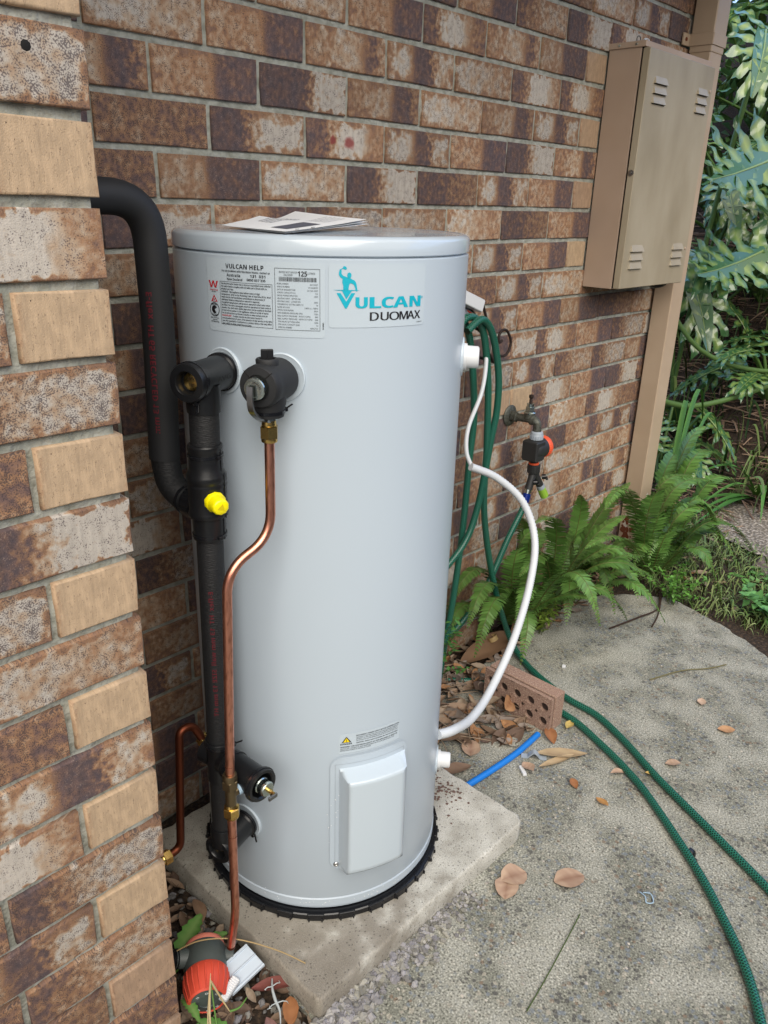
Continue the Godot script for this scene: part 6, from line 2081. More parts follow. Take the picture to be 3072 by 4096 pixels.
func pebble(sd: int) -> ArrayMesh:
	var m := MB.new()
	var f := FastNoiseLite.new()
	f.seed = sd
	f.frequency = 0.9
	var ids := []
	for j in 6:
		for i in 9:
			var a := TAU * i / 8.0
			var b := PI * j / 5.0
			var d := Vector3(sin(b) * cos(a), cos(b), sin(b) * sin(a))
			ids.append(m.vert(d * (1.0 + 0.95 * f.get_noise_3dv(d * 1.9)) * Vector3(1, 0.7, 1), d))
	for j in 5:
		for i in 8:
			m.quad(ids[j * 9 + i], ids[j * 9 + i + 1], ids[(j + 1) * 9 + i + 1], ids[(j + 1) * 9 + i])
	var hard := MB.new()
	for i in range(0, m.ix.size(), 3): hard.flat([m.v[m.ix[i]], m.v[m.ix[i + 1]], m.v[m.ix[i + 2]]])
	for i in range(0, hard.n.size(), 3):
		if hard.n[i].dot(hard.v[i] + hard.v[i + 1] + hard.v[i + 2]) < 0:
			for k in 3: hard.n[i + k] = -hard.n[i + k]
	hard.ix.clear()
	for i in range(0, hard.v.size(), 3): hard.tri(i, i + 1, i + 2)
	return hard.mesh()

func build_litter() -> void:
	rng.seed = 101
	var leaf := dead_leaf(1.0, 0.42, 0.12, Color.WHITE, 3).mesh()
	var p := []
	var c := []
	var tones := [Color(0.20, 0.135, 0.09), Color(0.30, 0.21, 0.14), Color(0.33, 0.26, 0.19), Color(0.13, 0.085, 0.06), Color(0.38, 0.20, 0.09), Color(0.26, 0.22, 0.19)]
	# heap between the heater, the wall and the loose brick
	for i in 300:
		var x := rng.randf_range(0.47, 0.93)
		var z := rng.randf_range(0.06, 0.24 + 0.20 * sstep(0.5, 0.75, x)) if x < 0.83 else rng.randf_range(0.04, 0.22)
		if z > 0.39 and x < 0.70: continue
		var s := rng.randf_range(0.025, 0.085)
		p.append(Transform3D(Basis.from_euler(Vector3(rng.randf_range(-0.6, 0.6), rng.randf() * TAU, rng.randf_range(-0.4, 0.4))).scaled(Vector3(s, s, s * rng.randf_range(0.6, 1.3))), Vector3(x, rng.randf_range(0.002, 0.030) * sstep(0.46, 0.20, z) + 0.003, z)))
		c.append(tones[rng.randi() % 6])
	for i in 130:   # along the foot of the wall
		var s := rng.randf_range(0.02, 0.06)
		p.append(Transform3D(Basis.from_euler(Vector3(rng.randf_range(-0.4, 0.4), rng.randf() * TAU, rng.randf_range(-0.3, 0.3))).scaled(Vector3.ONE * s), Vector3(rng.randf_range(0.9, 2.0), 0.004, rng.randf_range(0.02, 0.15))))
		c.append(tones[rng.randi() % 6])
	for i in 170:   # in the strip beside the brick corner
		var s := rng.randf_range(0.015, 0.05)
		p.append(Transform3D(Basis.from_euler(Vector3(rng.randf_range(-0.5, 0.5), rng.randf() * TAU, rng.randf_range(-0.4, 0.4))).scaled(Vector3.ONE * s), Vector3(rng.randf_range(-0.375, -0.19), rng.randf_range(-0.008, 0.010), rng.randf_range(0.0, 0.63))))
		c.append(tones[rng.randi() % 4] * 0.8)
	for i in 110:   # among the plants on the right
		var s := rng.randf_range(0.03, 0.07)
		var x := rng.randf_range(1.95, 3.1)
		var z := rng.randf_range(0.1, 0.95)
		p.append(Transform3D(Basis.from_euler(Vector3(rng.randf_range(-0.3, 0.3), rng.randf() * TAU, 0)).scaled(Vector3.ONE * s), Vector3(x, ground_y(x, z) + 0.012, z)))
		c.append(tones[rng.randi() % 6])
	scatter("leaf_litter", leaf, M.litter, p, c)
	# twigs and bark on the bank
	var tw := MB.new()
	tube(tw, [Vector3(-0.5, 0, 0), Vector3(0, 0.03, 0.02), Vector3(0.5, 0, 0)], [0.012, 0.018, 0.008], 5)
	p = []
	c = []
	for i in 1900:
		var x := rng.randf_range(2.7, 5.6)
		var z := 0.15 - 0.45 * (x - 2.35) + rng.randf_range(-0.9, 0.9)
		var s := rng.randf_range(0.05, 0.22)
		p.append(Transform3D(Basis.from_euler(Vector3(0, rng.randf() * TAU, rng.randf_range(-0.5, 0.2))).scaled(Vector3(s, s * rng.randf_range(0.5, 1.6), s * rng.randf_range(1.0, 3.0))), Vector3(x, ground_y(x, z) + rng.randf_range(0.0, 0.02), z)))
		c.append(Color(0.12, 0.075, 0.05).lerp(Color(0.33, 0.22, 0.145), rng.randf()))
	for i in 90:
		var s := rng.randf_range(0.03, 0.09)
		p.append(Transform3D(Basis.from_euler(Vector3(0, rng.randf() * TAU, rng.randf_range(-0.2, 0.2))).scaled(Vector3(s, s, s)), Vector3(rng.randf_range(0.48, 0.86), rng.randf_range(0.01, 0.035), rng.randf_range(0.08, 0.38))))
		c.append(Color(0.30, 0.22, 0.15))
	scatter("bark_mulch", tw.mesh(), M.litter, p, c)
	# rubble along the front of the pad, stones in the soil strip, loose grit
	for v in 2:
		p = []
		c = []
		for i in 460 if v == 0 else 190:
			var q := Vector3(rng.randf_range(-0.20, 0.24), 0.003, 0.650 + absf(rng.randfn(0.0, 0.026)))
			var s := rng.randf_range(0.0035, 0.0125) * (1.0 - 0.5 * sstep(-0.1, 0.24, q.x))
			if v == 1:
				q = Vector3(rng.randf_range(-0.375, -0.19), -0.004, rng.randf_range(0.2, 0.655))
				s = rng.randf_range(0.003, 0.010)
			p.append(Transform3D(Basis.from_euler(Vector3(rng.randf() * 3, rng.randf() * 6, rng.randf() * 3)).scaled(Vector3(s, s * 0.75, s * rng.randf_range(0.7, 1.3))), q))
			var g := rng.randf_range(0.14, 0.36) if v == 0 else rng.randf_range(0.05, 0.2)
			c.append(Color(g, g * 0.97, g * rng.randf_range(0.82, 1.05)))
		scatter("rubble" if v == 0 else "pebbles", pebble(4 + v), M.stone_bits, p, c)
	p = []
	c = []
	for i in 700:
		var x := rng.randf_range(-0.15, 1.7)
		var z := rng.randf_range(0.5, 1.35)
		var s := rng.randf_range(0.0009, 0.0026)
		if x < 0.47 and z < 0.66: continue
		p.append(Transform3D(Basis.from_euler(Vector3(rng.randf() * 3, rng.randf() * 6, 0)).scaled(Vector3(s, s * 0.7, s * 1.4)), Vector3(x, s * 0.4, z)))
		var g := rng.randf_range(0.1, 0.55)
		c.append(Color(g, g * 0.93, g * 0.84))
	for i in 150:   # dirt dropped on the pad
		var an := rng.randf() * TAU
		var rr := absf(rng.randfn(0.0, 0.045))
		var s := rng.randf_range(0.0008, 0.0036)
		var q := Vector3(0.392 + cos(an) * rr, 0.0540, 0.440 + sin(an) * rr)
		if q.x > 0.45 or Vector2(q.x - TX, q.z - TZ).length() < 0.265: continue
		p.append(Transform3D(Basis.from_euler(Vector3(rng.randf(), rng.randf() * 6, 0)).scaled(Vector3(s, s * 0.5, s)), q))
		c.append(Color(0.13, 0.08, 0.065))
	scatter("grit", pebble(9), M.stone_bits, p, c)

func frond_mb(base: Vector3, mid: Vector3, tip: Vector3, wide: float, sd: int, tone: float) -> MB:
	var m := MB.new()
	var r := RandomNumberGenerator.new()
	r.seed = sd
	var ctrl := mid * 2.0 - (base + tip) * 0.5
	var n := int(clampf((base.distance_to(mid) + mid.distance_to(tip)) / 0.0095, 20, 70))
	var pts := []
	for i in n + 1:
		var t := float(i) / n
		pts.append(base.lerp(ctrl, t).lerp(ctrl.lerp(tip, t), t))
	var radii := []
	for i in n + 1: radii.append(lerpf(0.0024, 0.0007, float(i) / n))
	tube(m, pts, radii, 5, false)
	for i in m.c.size(): m.c[i] = Color(0.11, 0.12, 0.035)
	for i in range(2, n + 1):
		var t := float(i) / n
		var tg: Vector3 = (pts[mini(i + 1, n)] - pts[i - 1]).normalized()
		var side := tg.cross(Vector3.UP)
		if side.length() < 0.05: side = Vector3.RIGHT
		side = side.normalized()
		var up := side.cross(tg).normalized()
		var ln := wide * 0.5 * pow(sin(PI * clampf(0.16 + 0.84 * t, 0, 1)), 0.75) + 0.003
		for s in [-1.0, 1.0]:
			var dir: Vector3 = (side * s + tg * (0.22 + 0.5 * t) + up * r.randf_range(-0.30, -0.02) + up * 0.05).normalized()
			var l := ln * r.randf_range(0.88, 1.1)
			var w := 0.0062 * (0.5 + 0.5 * ln / (wide * 0.5)) * r.randf_range(0.85, 1.15)
			var ac: Vector3 = tg
			var nn: Vector3 = (dir.cross(ac) * s)
			nn = (nn if nn.dot(up) > 0 else -nn).normalized()
			var g := r.randf_range(0.75, 1.25) * tone
			var col := Color(0.105 * g, 0.225 * g, 0.05 * g).lerp(Color(0.16, 0.20, 0.03), 0.22 * r.randf() * t)
			var b: Vector3 = pts[i]
			var a0 := m.vert(b - ac * w * 0.55, nn, Vector2.ZERO, col)
			var a1 := m.vert(b + ac * w * 0.9, nn, Vector2.ZERO, col)
			var b0 := m.vert(b + dir * l * 0.70 - ac * w * 0.80 + nn * 0.0015, (nn - ac * 0.25).normalized(), Vector2.ZERO, col)
			var b1 := m.vert(b + dir * l * 0.70 + ac * w * 0.80 + nn * 0.0015, (nn + ac * 0.25).normalized(), Vector2.ZERO, col)
			var e := m.vert(b + dir * l - nn * 0.003 + ac * w * 0.2, nn, Vector2.ZERO, col)
			m.quad(a0, a1, b1, b0)
			m.tri(b0, b1, e)
	return m

func fern(label: String, list: Array, wide: float, sd: int, tone := 1.0) -> Node3D:
	var t := thing("fern", label, "fern", "ferns along the wall")
	for i in list.size():
		obj("frond", frond_mb(list[i][0], list[i][1], list[i][2], wide * (1.0 - 0.012 * (i % 4)), sd + i, tone * (0.85 + 0.3 * fmod(i * 0.37, 1.0))), M.frond, t)
	var c := Vector3.ZERO
	for e in list: c += e[0] / list.size()
	for i in list.size():   # shorter fronds fill the middle of the clump
		var a := rng.randf_range(-0.3, PI + 0.3)
		var l := rng.randf_range(0.16, 0.34)
		var b := c + Vector3(rng.randf_range(-0.10, 0.10), 0.0, rng.randf_range(-0.02, 0.05))
		var o := Vector3(cos(a), 0, sin(a) * 0.8)
		obj("frond", frond_mb(b, b + o * l * 0.55 + Vector3.UP * l * rng.randf_range(0.55, 1.0), b + o * l * 1.1 + Vector3.UP * l * rng.randf_range(0.2, 0.7), wide * 0.9, sd + 30 + i, tone * rng.randf_range(0.7, 1.1)), M.frond, t)
	return t

func big_leaf_mb(sd: int) -> MB:   # deeply lobed glossy leaf, tip at y = 1
	var m := MB.new()
	var r := RandomNumberGenerator.new()
	r.seed = sd
	var shape := func(p: Vector3) -> Vector3:
		return Vector3(p.x, p.y, p.z + 0.20 * absf(p.x) - 0.22 * p.y * p.y - 0.10 * p.x * p.x)
	var put := func(p: Vector3, col: Color) -> int:
		return m.vert(shape.call(p), Vector3(-0.2 * signf(p.x), 0.25 * p.y, 1).normalized(), Vector2.ZERO, col)
	var green := Color(0.040, 0.110, 0.036)
	var vein := Color(0.17, 0.25, 0.06)
	for s in [-1.0, 1.0]:
		# web of the blade beside the midrib
		var pa := -1
		var pb := -1
		for i in 13:
			var t := i / 12.0
			var w := 0.135 * sin(PI * clampf(0.22 + 0.74 * t, 0, 1))
			var a: int = put.call(Vector3(0.004 * s, lerpf(-0.05, 0.97, t), 0), green)
			var b: int = put.call(Vector3(w * s, lerpf(-0.08, 0.98, t), 0.006), green)
			if pa >= 0: m.quad(pa, a, b, pb)
			pa = a
			pb = b
		var lobes := 6
		for k in lobes:
			var t := float(k) / (lobes - 1)
			var root := Vector2(0.03 * s, lerpf(-0.02, 0.76, t))
			var ang := deg_to_rad(lerpf(128.0, 30.0, pow(t, 0.85)) + r.randf_range(-5, 5))
			var dir := Vector2(sin(ang) * s, cos(ang))
			var ln := (0.44 + 0.10 * sin(PI * t)) * lerpf(0.86, 0.62, t) * r.randf_range(0.9, 1.1)
			var side := Vector2(-dir.y, dir.x)
			var prev := []
			var st := 9
			for i in st + 1:
				var q := float(i) / st
				var w: float = [0.075, 0.078, 0.070, 0.060, 0.058, 0.064, 0.066, 0.056, 0.034, 0.003][i] * (1.0 - 0.25 * t)
				var c: Vector2 = root + dir * ln * q + side * 0.02 * sin(q * 3.0 + k) * s
				var cur := []
				for e in [-1.0, -0.08, 0.08, 1.0]:
					var rip: float = 0.020 * sin(q * 12.0 + k * 2.1 + e) * absf(e) * (0.4 + q)
					var jag: float = 1.0 + (r.randf_range(-0.14, 0.14) if absf(e) > 0.5 else 0.0)
					var p2: Vector2 = c + side * w * e * jag
					cur.append(put.call(Vector3(p2.x, p2.y, 0.004 + rip - 0.10 * q * q), vein if absf(e) < 0.5 and q < 0.75 else green))
				if prev.size():
					for e in 3: m.quad(prev[e], prev[e + 1], cur[e + 1], cur[e])
				prev = cur
	# smooth normals
	for i in m.n.size(): m.n[i] = Vector3.ZERO
	for i in range(0, m.ix.size(), 3):
		var g := (m.v[m.ix[i + 2]] - m.v[m.ix[i]]).cross(m.v[m.ix[i + 1]] - m.v[m.ix[i]])
		if g.z < 0: g = -g
		for k in 3: m.n[m.ix[i + k]] += g
	for i in m.n.size(): m.n[i] = m.n[i].normalized() if m.n[i].length() > 1e-9 else Vector3(0, 0, 1)
	var src := m.ix.duplicate()
	m.ix.clear()
	for i in range(0, src.size(), 3): m.tri(src[i], src[i + 1], src[i + 2])
	tube(m, [Vector3(0, -0.02, 0.006), shape.call(Vector3(0, 0.3, 0.004)), shape.call(Vector3(0, 0.65, 0.003)), shape.call(Vector3(0, 0.98, 0.002))], [0.012, 0.010, 0.006, 0.002], 6)
	for i in range(m.c.size() - 42, m.c.size()):
		if i >= 0: m.c[i] = vein
	return m

var leaf_meshes := []
func place_leaf(parent: Node3D, at: Vector3, tip: Vector3, face: Vector3, size: float) -> void:
	var y := tip.normalized()
	var z := (face - y * face.dot(y)).normalized()
	var o := MeshInstance3D.new()
	o.name = "leaf"
	o.mesh = leaf_meshes[rng.randi() % leaf_meshes.size()]
	o.material_override = M.big_leaf
	o.transform = Transform3D(Basis(y.cross(z), y, z).scaled(Vector3.ONE * size), at)
	parent.add_child(o, true)

func big_plant(label: String, at: Vector3, leaves: int, reach: float, size: float) -> Node3D:
	var t := thing("lobed_leaf_plant", label, "plant", "lobed leaf plants beyond the downpipe")
	var stems := MB.new()
	for i in leaves:
		var a := TAU * (i * 0.382 + rng.randf() * 0.12)
		var el := rng.randf_range(0.5, 1.35)
		var l := reach * rng.randf_range(0.65, 1.1)
		var outv := Vector3(cos(a), 0, sin(a))
		var top := at + outv * l * cos(el) * 0.9 + Vector3.UP * (l * sin(el))
		tube(stems, curve([at, at.lerp(top, 0.5) + Vector3.UP * l * 0.10, top], 4), [0.013, 0.012, 0.011, 0.0105, 0.010, 0.0095, 0.009, 0.008, 0.007], 6, false)
		place_leaf(t, top, outv + Vector3(0, rng.randf_range(-0.75, 0.1), 0) + Vector3(rng.randf_range(-0.3, 0.3), 0, rng.randf_range(-0.3, 0.3)), Vector3(rng.randf_range(-0.25, 0.25), 1, rng.randf_range(-0.25, 0.25)) + outv * 0.35, size * rng.randf_range(0.75, 1.2))
	for i in stems.c.size(): stems.c[i] = Color(0.07, 0.14, 0.03)
	obj("stems", stems, M.weed, t)
	return t

func strap_mb(m: MB, base: Vector3, a: float, l: float, w: float, lift: float, col: Color) -> void:
	var outv := Vector3(cos(a), 0, sin(a))
	var side := Vector3(-sin(a), 0, cos(a))
	var prev := []
	for i in 12:
		var t := i / 11.0
		var p := base + outv * l * t * (0.55 + 0.45 * t) + Vector3.UP * (lift * sin(t * 2.6) - 0.04 * t * t)
		var ww := w * (0.6 + 0.4 * sin(PI * minf(t * 1.3, 1.0))) * (1.0 - pow(t, 5.0))
		var up := Vector3.UP.lerp(outv, -0.2 + 0.5 * t).normalized()
		var cur := [m.vert(p - side * ww + up * ww * 0.3, (up + side * 0.3).normalized(), Vector2.ZERO, col), m.vert(p, up, Vector2.ZERO, col * 0.85), m.vert(p + side * ww + up * ww * 0.3, (up - side * 0.3).normalized(), Vector2.ZERO, col)]
		if prev.size():
			m.quad(prev[0], prev[1], cur[1], cur[0])
			m.quad(prev[1], prev[2], cur[2], cur[1])
		prev = cur

func oval(m: MB, at: Vector3, dir: Vector3, up: Vector3, l: float, w: float, col: Color) -> void:   # one small leaf
	var side := dir.cross(up).normalized()
	var nn := side.cross(dir).normalized()
	if nn.y < 0: nn = -nn
	var c := m.vert(at, nn, Vector2.ZERO, col)
	var d := m.vert(at + dir * l - nn * l * 0.12, nn, Vector2.ZERO, col)
	var e := m.vert(at + dir * l * 0.42 + side * w * 0.5 + nn * w * 0.12, (nn - side * 0.3).normalized(), Vector2.ZERO, col)
	var f := m.vert(at + dir * l * 0.42 - side * w * 0.5 + nn * w * 0.12, (nn + side * 0.3).normalized(), Vector2.ZERO, col)
	var g := m.vert(at + dir * l * 0.45, nn, Vector2.ZERO, col * 1.15)
	m.tri(c, e, g); m.tri(e, d, g); m.tri(d, f, g); m.tri(f, c, g)

func leafy_weed(called: String, label: String, at: Vector3, stems: int, height: float, spread: float, l: float, w: float, col: Color, sd: int) -> void:
	rng.seed = sd
	var t := thing(called, label, "weed", "small weeds")
	var sm := MB.new()
	var lm := MB.new()
	for i in stems:
		var a := rng.randf() * TAU
		var tip := at + Vector3(cos(a) * spread * rng.randf(), height * rng.randf_range(0.5, 1.0), sin(a) * spread * rng.randf())
		var ln := curve([at + Vector3(rng.randf_range(-0.02, 0.02), 0, rng.randf_range(-0.02, 0.02)), at.lerp(tip, 0.5) + Vector3(0, height * 0.12, 0), tip], 5)
		tube(sm, ln, 0.0012, 5, false)
		for k in range(2, ln.size()):
			for s in [-1, 1]:
				var dir := Vector3(rng.randf_range(-1, 1), rng.randf_range(-0.3, 0.5), rng.randf_range(-1, 1)).normalized()
				oval(lm, ln[k], dir, Vector3.UP + dir * 0.2, l * rng.randf_range(0.6, 1.2), w * rng.randf_range(0.7, 1.2), col * rng.randf_range(0.7, 1.3))
	for i in sm.c.size(): sm.c[i] = Color(0.09, 0.12, 0.04)
	obj("stems", sm, M.weed, t)
	obj("leaves", lm, M.weed, t)

func build_plants() -> void:
	rng.seed = 303
	fern("large sword fern arching over the concrete at the foot of the wall", [
		[Vector3(1.53, 0.02, 0.06), Vector3(1.63, 0.32, 0.12), Vector3(1.78, 0.45, 0.16)], [Vector3(1.46, 0.02, 0.07), Vector3(1.50, 0.29, 0.17), Vector3(1.66, 0.37, 0.22)],
		[Vector3(1.40, 0.02, 0.08), Vector3(1.39, 0.31, 0.25), Vector3(1.49, 0.30, 0.36)], [Vector3(1.42, 0.02, 0.09), Vector3(1.37, 0.30, 0.30), Vector3(1.59, 0.19, 0.42)],
		[Vector3(1.30, 0.02, 0.09), Vector3(1.20, 0.32, 0.28), Vector3(1.17, 0.20, 0.42)], [Vector3(1.55, 0.02, 0.13), Vector3(1.47, 0.22, 0.34), Vector3(1.52, 0.10, 0.48)],
		[Vector3(1.45, 0.02, 0.06), Vector3(1.33, 0.38, 0.14), Vector3(1.10, 0.49, 0.20)], [Vector3(1.26, 0.02, 0.05), Vector3(1.16, 0.33, 0.10), Vector3(1.24, 0.41, 0.13)],
		[Vector3(1.60, 0.02, 0.12), Vector3(1.70, 0.14, 0.22), Vector3(1.69, 0.06, 0.30)], [Vector3(1.38, 0.02, 0.04), Vector3(1.29, 0.33, 0.06), Vector3(1.16, 0.46, 0.10)],
		[Vector3(1.50, 0.02, 0.10), Vector3(1.44, 0.26, 0.26), Vector3(1.62, 0.26, 0.33)], [Vector3(1.35, 0.02, 0.09), Vector3(1.30, 0.24, 0.30), Vector3(1.40, 0.12, 0.40)],
		[Vector3(1.52, 0.02, 0.06), Vector3(1.56, 0.30, 0.09), Vector3(1.50, 0.46, 0.12)]], 0.090, 500)
	fern("low fern between the hose coils and the large fern", [
		[Vector3(1.22, 0.02, 0.05), Vector3(0.99, 0.30, 0.13), Vector3(0.83, 0.22, 0.17)], [Vector3(1.20, 0.02, 0.06), Vector3(1.00, 0.25, 0.15), Vector3(0.85, 0.12, 0.19)],
		[Vector3(1.24, 0.02, 0.07), Vector3(1.12, 0.26, 0.18), Vector3(0.98, 0.20, 0.24)], [Vector3(1.20, 0.02, 0.06), Vector3(1.10, 0.18, 0.20), Vector3(1.00, 0.06, 0.26)], [Vector3(1.26, 0.02, 0.07), Vector3(1.18, 0.30, 0.16), Vector3(1.04, 0.33, 0.20)]], 0.080, 560, 0.95)
	fern("tall sword fern growing round the foot of the downpipe", [
		[Vector3(2.04, 0.0, 0.16), Vector3(1.80, 0.41, 0.25), Vector3(1.98, 0.47, 0.30)], [Vector3(2.02, 0.0, 0.18), Vector3(1.97, 0.40, 0.25), Vector3(2.39, 0.32, 0.30)],
		[Vector3(2.02, 0.0, 0.20), Vector3(2.02, 0.33, 0.30), Vector3(2.50, 0.14, 0.34)], [Vector3(2.02, 0.0, 0.22), Vector3(1.92, 0.22, 0.40), Vector3(1.97, 0.0, 0.51)],
		[Vector3(2.06, 0.0, 0.15), Vector3(1.74, 0.39, 0.20), Vector3(1.47, 0.49, 0.24)], [Vector3(2.10, 0.0, 0.13), Vector3(1.72, 0.43, 0.20), Vector3(1.42, 0.47, 0.26)],
		[Vector3(2.28, 0.0, 0.10), Vector3(2.23, 0.40, 0.10), Vector3(2.53, 0.44, 0.12)], [Vector3(2.00, 0.0, 0.20), Vector3(1.62, 0.30, 0.25), Vector3(1.34, 0.35, 0.25)],
		[Vector3(2.04, 0.0, 0.20), Vector3(2.06, 0.35, 0.30), Vector3(2.19, 0.13, 0.40)], [Vector3(2.20, 0.0, 0.16), Vector3(2.22, 0.45, 0.20), Vector3(2.55, 0.36, 0.22)],
		[Vector3(2.20, 0.0, 0.20), Vector3(2.24, 0.38, 0.28), Vector3(2.62, 0.22, 0.30)], [Vector3(2.10, 0.0, 0.22), Vector3(2.14, 0.26, 0.36), Vector3(2.42, 0.05, 0.46)],
		[Vector3(2.24, 0.0, 0.12), Vector3(2.20, 0.44, 0.16), Vector3(2.30, 0.58, 0.20)]], 0.092, 600, 1.05)
	leafy_weed("leafy_weed", "bright green small-leaved weed at the broken corner of the path", Vector3(1.86, 0.0, 0.36), 16, 0.14, 0.16, 0.022, 0.013, Color(0.10, 0.25, 0.04), 41)
	leafy_weed("leafy_weed", "ferny light green seedling between heater and wall", Vector3(0.70, 0.0, 0.11), 20, 0.30, 0.15, 0.026, 0.012, Color(0.06, 0.17, 0.035), 42)
	leafy_weed("leafy_weed", "pale yellow green feathery seedling in front of the fern", Vector3(1.30, 0.0, 0.14), 12, 0.12, 0.14, 0.030, 0.008, Color(0.20, 0.30, 0.05), 43)
	leafy_weed("leafy_weed", "round-leaved weed right of the path's edge", Vector3(2.02, -0.01, 0.66), 9, 0.11, 0.12, 0.042, 0.032, Color(0.12, 0.30, 0.09), 44)
	leafy_weed("leafy_weed", "low weed among dead leaves at the far right", Vector3(2.30, -0.01, 0.60), 10, 0.06, 0.25, 0.03, 0.018, Color(0.10, 0.24, 0.05), 45)
	# dandelion rosette and grass beside the fallen timer
	rng.seed = 12
	var t := thing("dandelion", "toothed dandelion leaves pressed against the brick corner", "weed")
	for e in [[Vector3(-0.330, 0.030, 0.400), Vector3(-0.225, 0.040, 0.335), 0.042], [Vector3(-0.300, 0.030, 0.400), Vector3(-0.205, 0.022, 0.395), 0.034], [Vector3(-0.345, 0.010, 0.50), Vector3(-0.32, 0.012, 0.60), 0.034], [Vector3(-0.345, 0.02, 0.45), Vector3(-0.352, 0.03, 0.52), 0.02]]:
		var m := MB.new()
		var a: Vector3 = e[0]
		var b: Vector3 = e[1]
		var dir := (b - a).normalized()
		var side := dir.cross(Vector3.UP).normalized()
		var prev := []
		for i in 15:
			var u := i / 14.0
			var w: float = e[2] * 0.5 * pow(sin(PI * clampf(0.08 + u * 0.9, 0, 1)), 0.8) * (0.78 + 0.28 * float(i % 2))
			var p := a.lerp(b, u) + Vector3.UP * 0.016 * sin(u * 3.0)
			var col := Color(0.07, 0.19, 0.035) * rng.randf_range(0.85, 1.15)
			var cur := [m.vert(p + side * w + Vector3(0, 0.004, 0), Vector3(0, 1, 0) - side * 0.3, Vector2.ZERO, col), m.vert(p, Vector3.UP, Vector2.ZERO, Color(0.16, 0.27, 0.08)), m.vert(p - side * w + Vector3(0, 0.004, 0), Vector3(0, 1, 0) + side * 0.3, Vector2.ZERO, col)]
			if prev.size():
				m.quad(prev[0], prev[1], cur[1], cur[0])
				m.quad(prev[1], prev[2], cur[2], cur[1])
			prev = cur
		obj("leaf", m, M.weed, t)
	t = thing("grass_tuft", "green and straw grass blades standing in front of the fallen timer", "grass")
	for e in [[Vector3(-0.372, 0.0, 0.585), Vector3(-0.352, 0.05, 0.545), Vector3(-0.312, 0.105, 0.500), 1], [Vector3(-0.366, 0.0, 0.590), Vector3(-0.350, 0.06, 0.55), Vector3(-0.314, 0.103, 0.502), 1], [Vector3(-0.345, 0.0, 0.575), Vector3(-0.335, 0.045, 0.545), Vector3(-0.318, 0.098, 0.508), 0], [Vector3(-0.350, 0.03, 0.56), Vector3(-0.385, 0.03, 0.585), Vector3(-0.425, 0.018, 0.60), 0], [Vector3(-0.345, 0.005, 0.57), Vector3(-0.34, 0.02, 0.60), Vector3(-0.325, 0.0, 0.63), 0], [Vector3(-0.318, 0.098, 0.508), Vector3(-0.308, 0.06, 0.52), Vector3(-0.300, 0.03, 0.535), 1], [Vector3(-0.300, 0.030, 0.535), Vector3(-0.282, 0.028, 0.54), Vector3(-0.262, 0.03, 0.535), 0]]:
		var m := MB.new()
		tube(m, curve([e[0], e[1], e[2]], 6), [0.0022, 0.0022, 0.0022, 0.0021, 0.002, 0.0019, 0.0018, 0.0017, 0.0016, 0.0014, 0.0012, 0.0010, 0.0006], 5)
		for i in m.c.size(): m.c[i] = Color(0.10, 0.22, 0.04) if e[3] == 0 else Color(0.48, 0.38, 0.20)
		obj("blade", m, M.grass, t)
	# strappy plant on the right
	t = thing("strap_leaf_plant", "clump of long glossy strap leaves beyond the gravel on the right", "plant")
	rng.seed = 71
	for i in 17:
		var m := MB.new()
		strap_mb(m, Vector3(3.22, 0.02, 0.18), PI + rng.randf_range(-1.6, 1.6) if i < 12 else rng.randf() * TAU, rng.randf_range(0.38, 0.66), rng.randf_range(0.014, 0.021), rng.randf_range(0.05, 0.24), Color(0.06, 0.19, 0.045).lerp(Color(0.12, 0.26, 0.05), rng.randf()))
		obj("leaf", m, M.weed, t)
	t = thing("reed_grass", "upright green grass leaves against the right side of the downpipe", "grass")
	for i in 6:
		var m := MB.new()
		var b := Vector3(2.24 + 0.02 * (i % 3), 0.0, 0.10 + 0.01 * i)
		strap_mb(m, b + Vector3(0, 0.25 * (i % 2), 0), rng.randf_range(-1.0, 1.6), rng.randf_range(0.10, 0.26), 0.011, rng.randf_range(0.38, 0.52), Color(0.10, 0.25, 0.05))
		obj("blade", m, M.weed, t)
	# turf and clover between fern and gravel
	var bl := MB.new()
	strap_mb(bl, Vector3.ZERO, 0.0, 0.7, 0.035, 0.75, Color.WHITE)
	var p := []
	var c := []
	for i in 5200:
		var x := rng.randf_range(1.88, 3.4)
		var z := rng.randf_range(0.05, 1.05)
		if x < 1.905 - 0.42 * maxf(0.0, z - 0.36): continue
		var gy := Vector2((x - 2.98) / 0.42, (z - 0.42) / 0.34).length()
		if gy < 0.9: continue
		var s := rng.randf_range(0.03, 0.085)
		p.append(Transform3D(Basis.from_euler(Vector3(rng.randf_range(-0.5, 0.5), rng.randf() * TAU, rng.randf_range(-0.6, 0.6))).scaled(Vector3.ONE * s), Vector3(x, ground_y(x, z) - 0.004, z)))
		c.append(Color(0.09, 0.18, 0.04).lerp(Color(0.26, 0.32, 0.12), rng.randf()))
	for i in 420:   # coarse grass on the bank
		var x := rng.randf_range(3.0, 4.6)
		var z := 0.15 - 0.45 * (x - 2.35) + rng.randf_range(-0.8, 0.8)
		var s := rng.randf_range(0.12, 0.35)
		p.append(Transform3D(Basis.from_euler(Vector3(rng.randf_range(-0.4, 0.4), rng.randf() * TAU, rng.randf_range(-0.4, 0.4))).scaled(Vector3(s, s, s * 0.6)), Vector3(x, ground_y(x, z) - 0.01, z)))
		c.append(Color(0.05, 0.12, 0.03).lerp(Color(0.14, 0.2, 0.06), rng.randf()))
	scatter("grass", bl.mesh(), M.grass, p, c)
	# stepping stones
	var st := PackedVector2Array()
	for i in 22:
		var a := TAU * i / 22
		st.append(Vector2(2.52 + cos(a) * 0.23 * (1.0 + rng.randf_range(-0.08, 0.08)), 0.60 + sin(a) * 0.17 * (1.0 + rng.randf_range(-0.1, 0.1))))
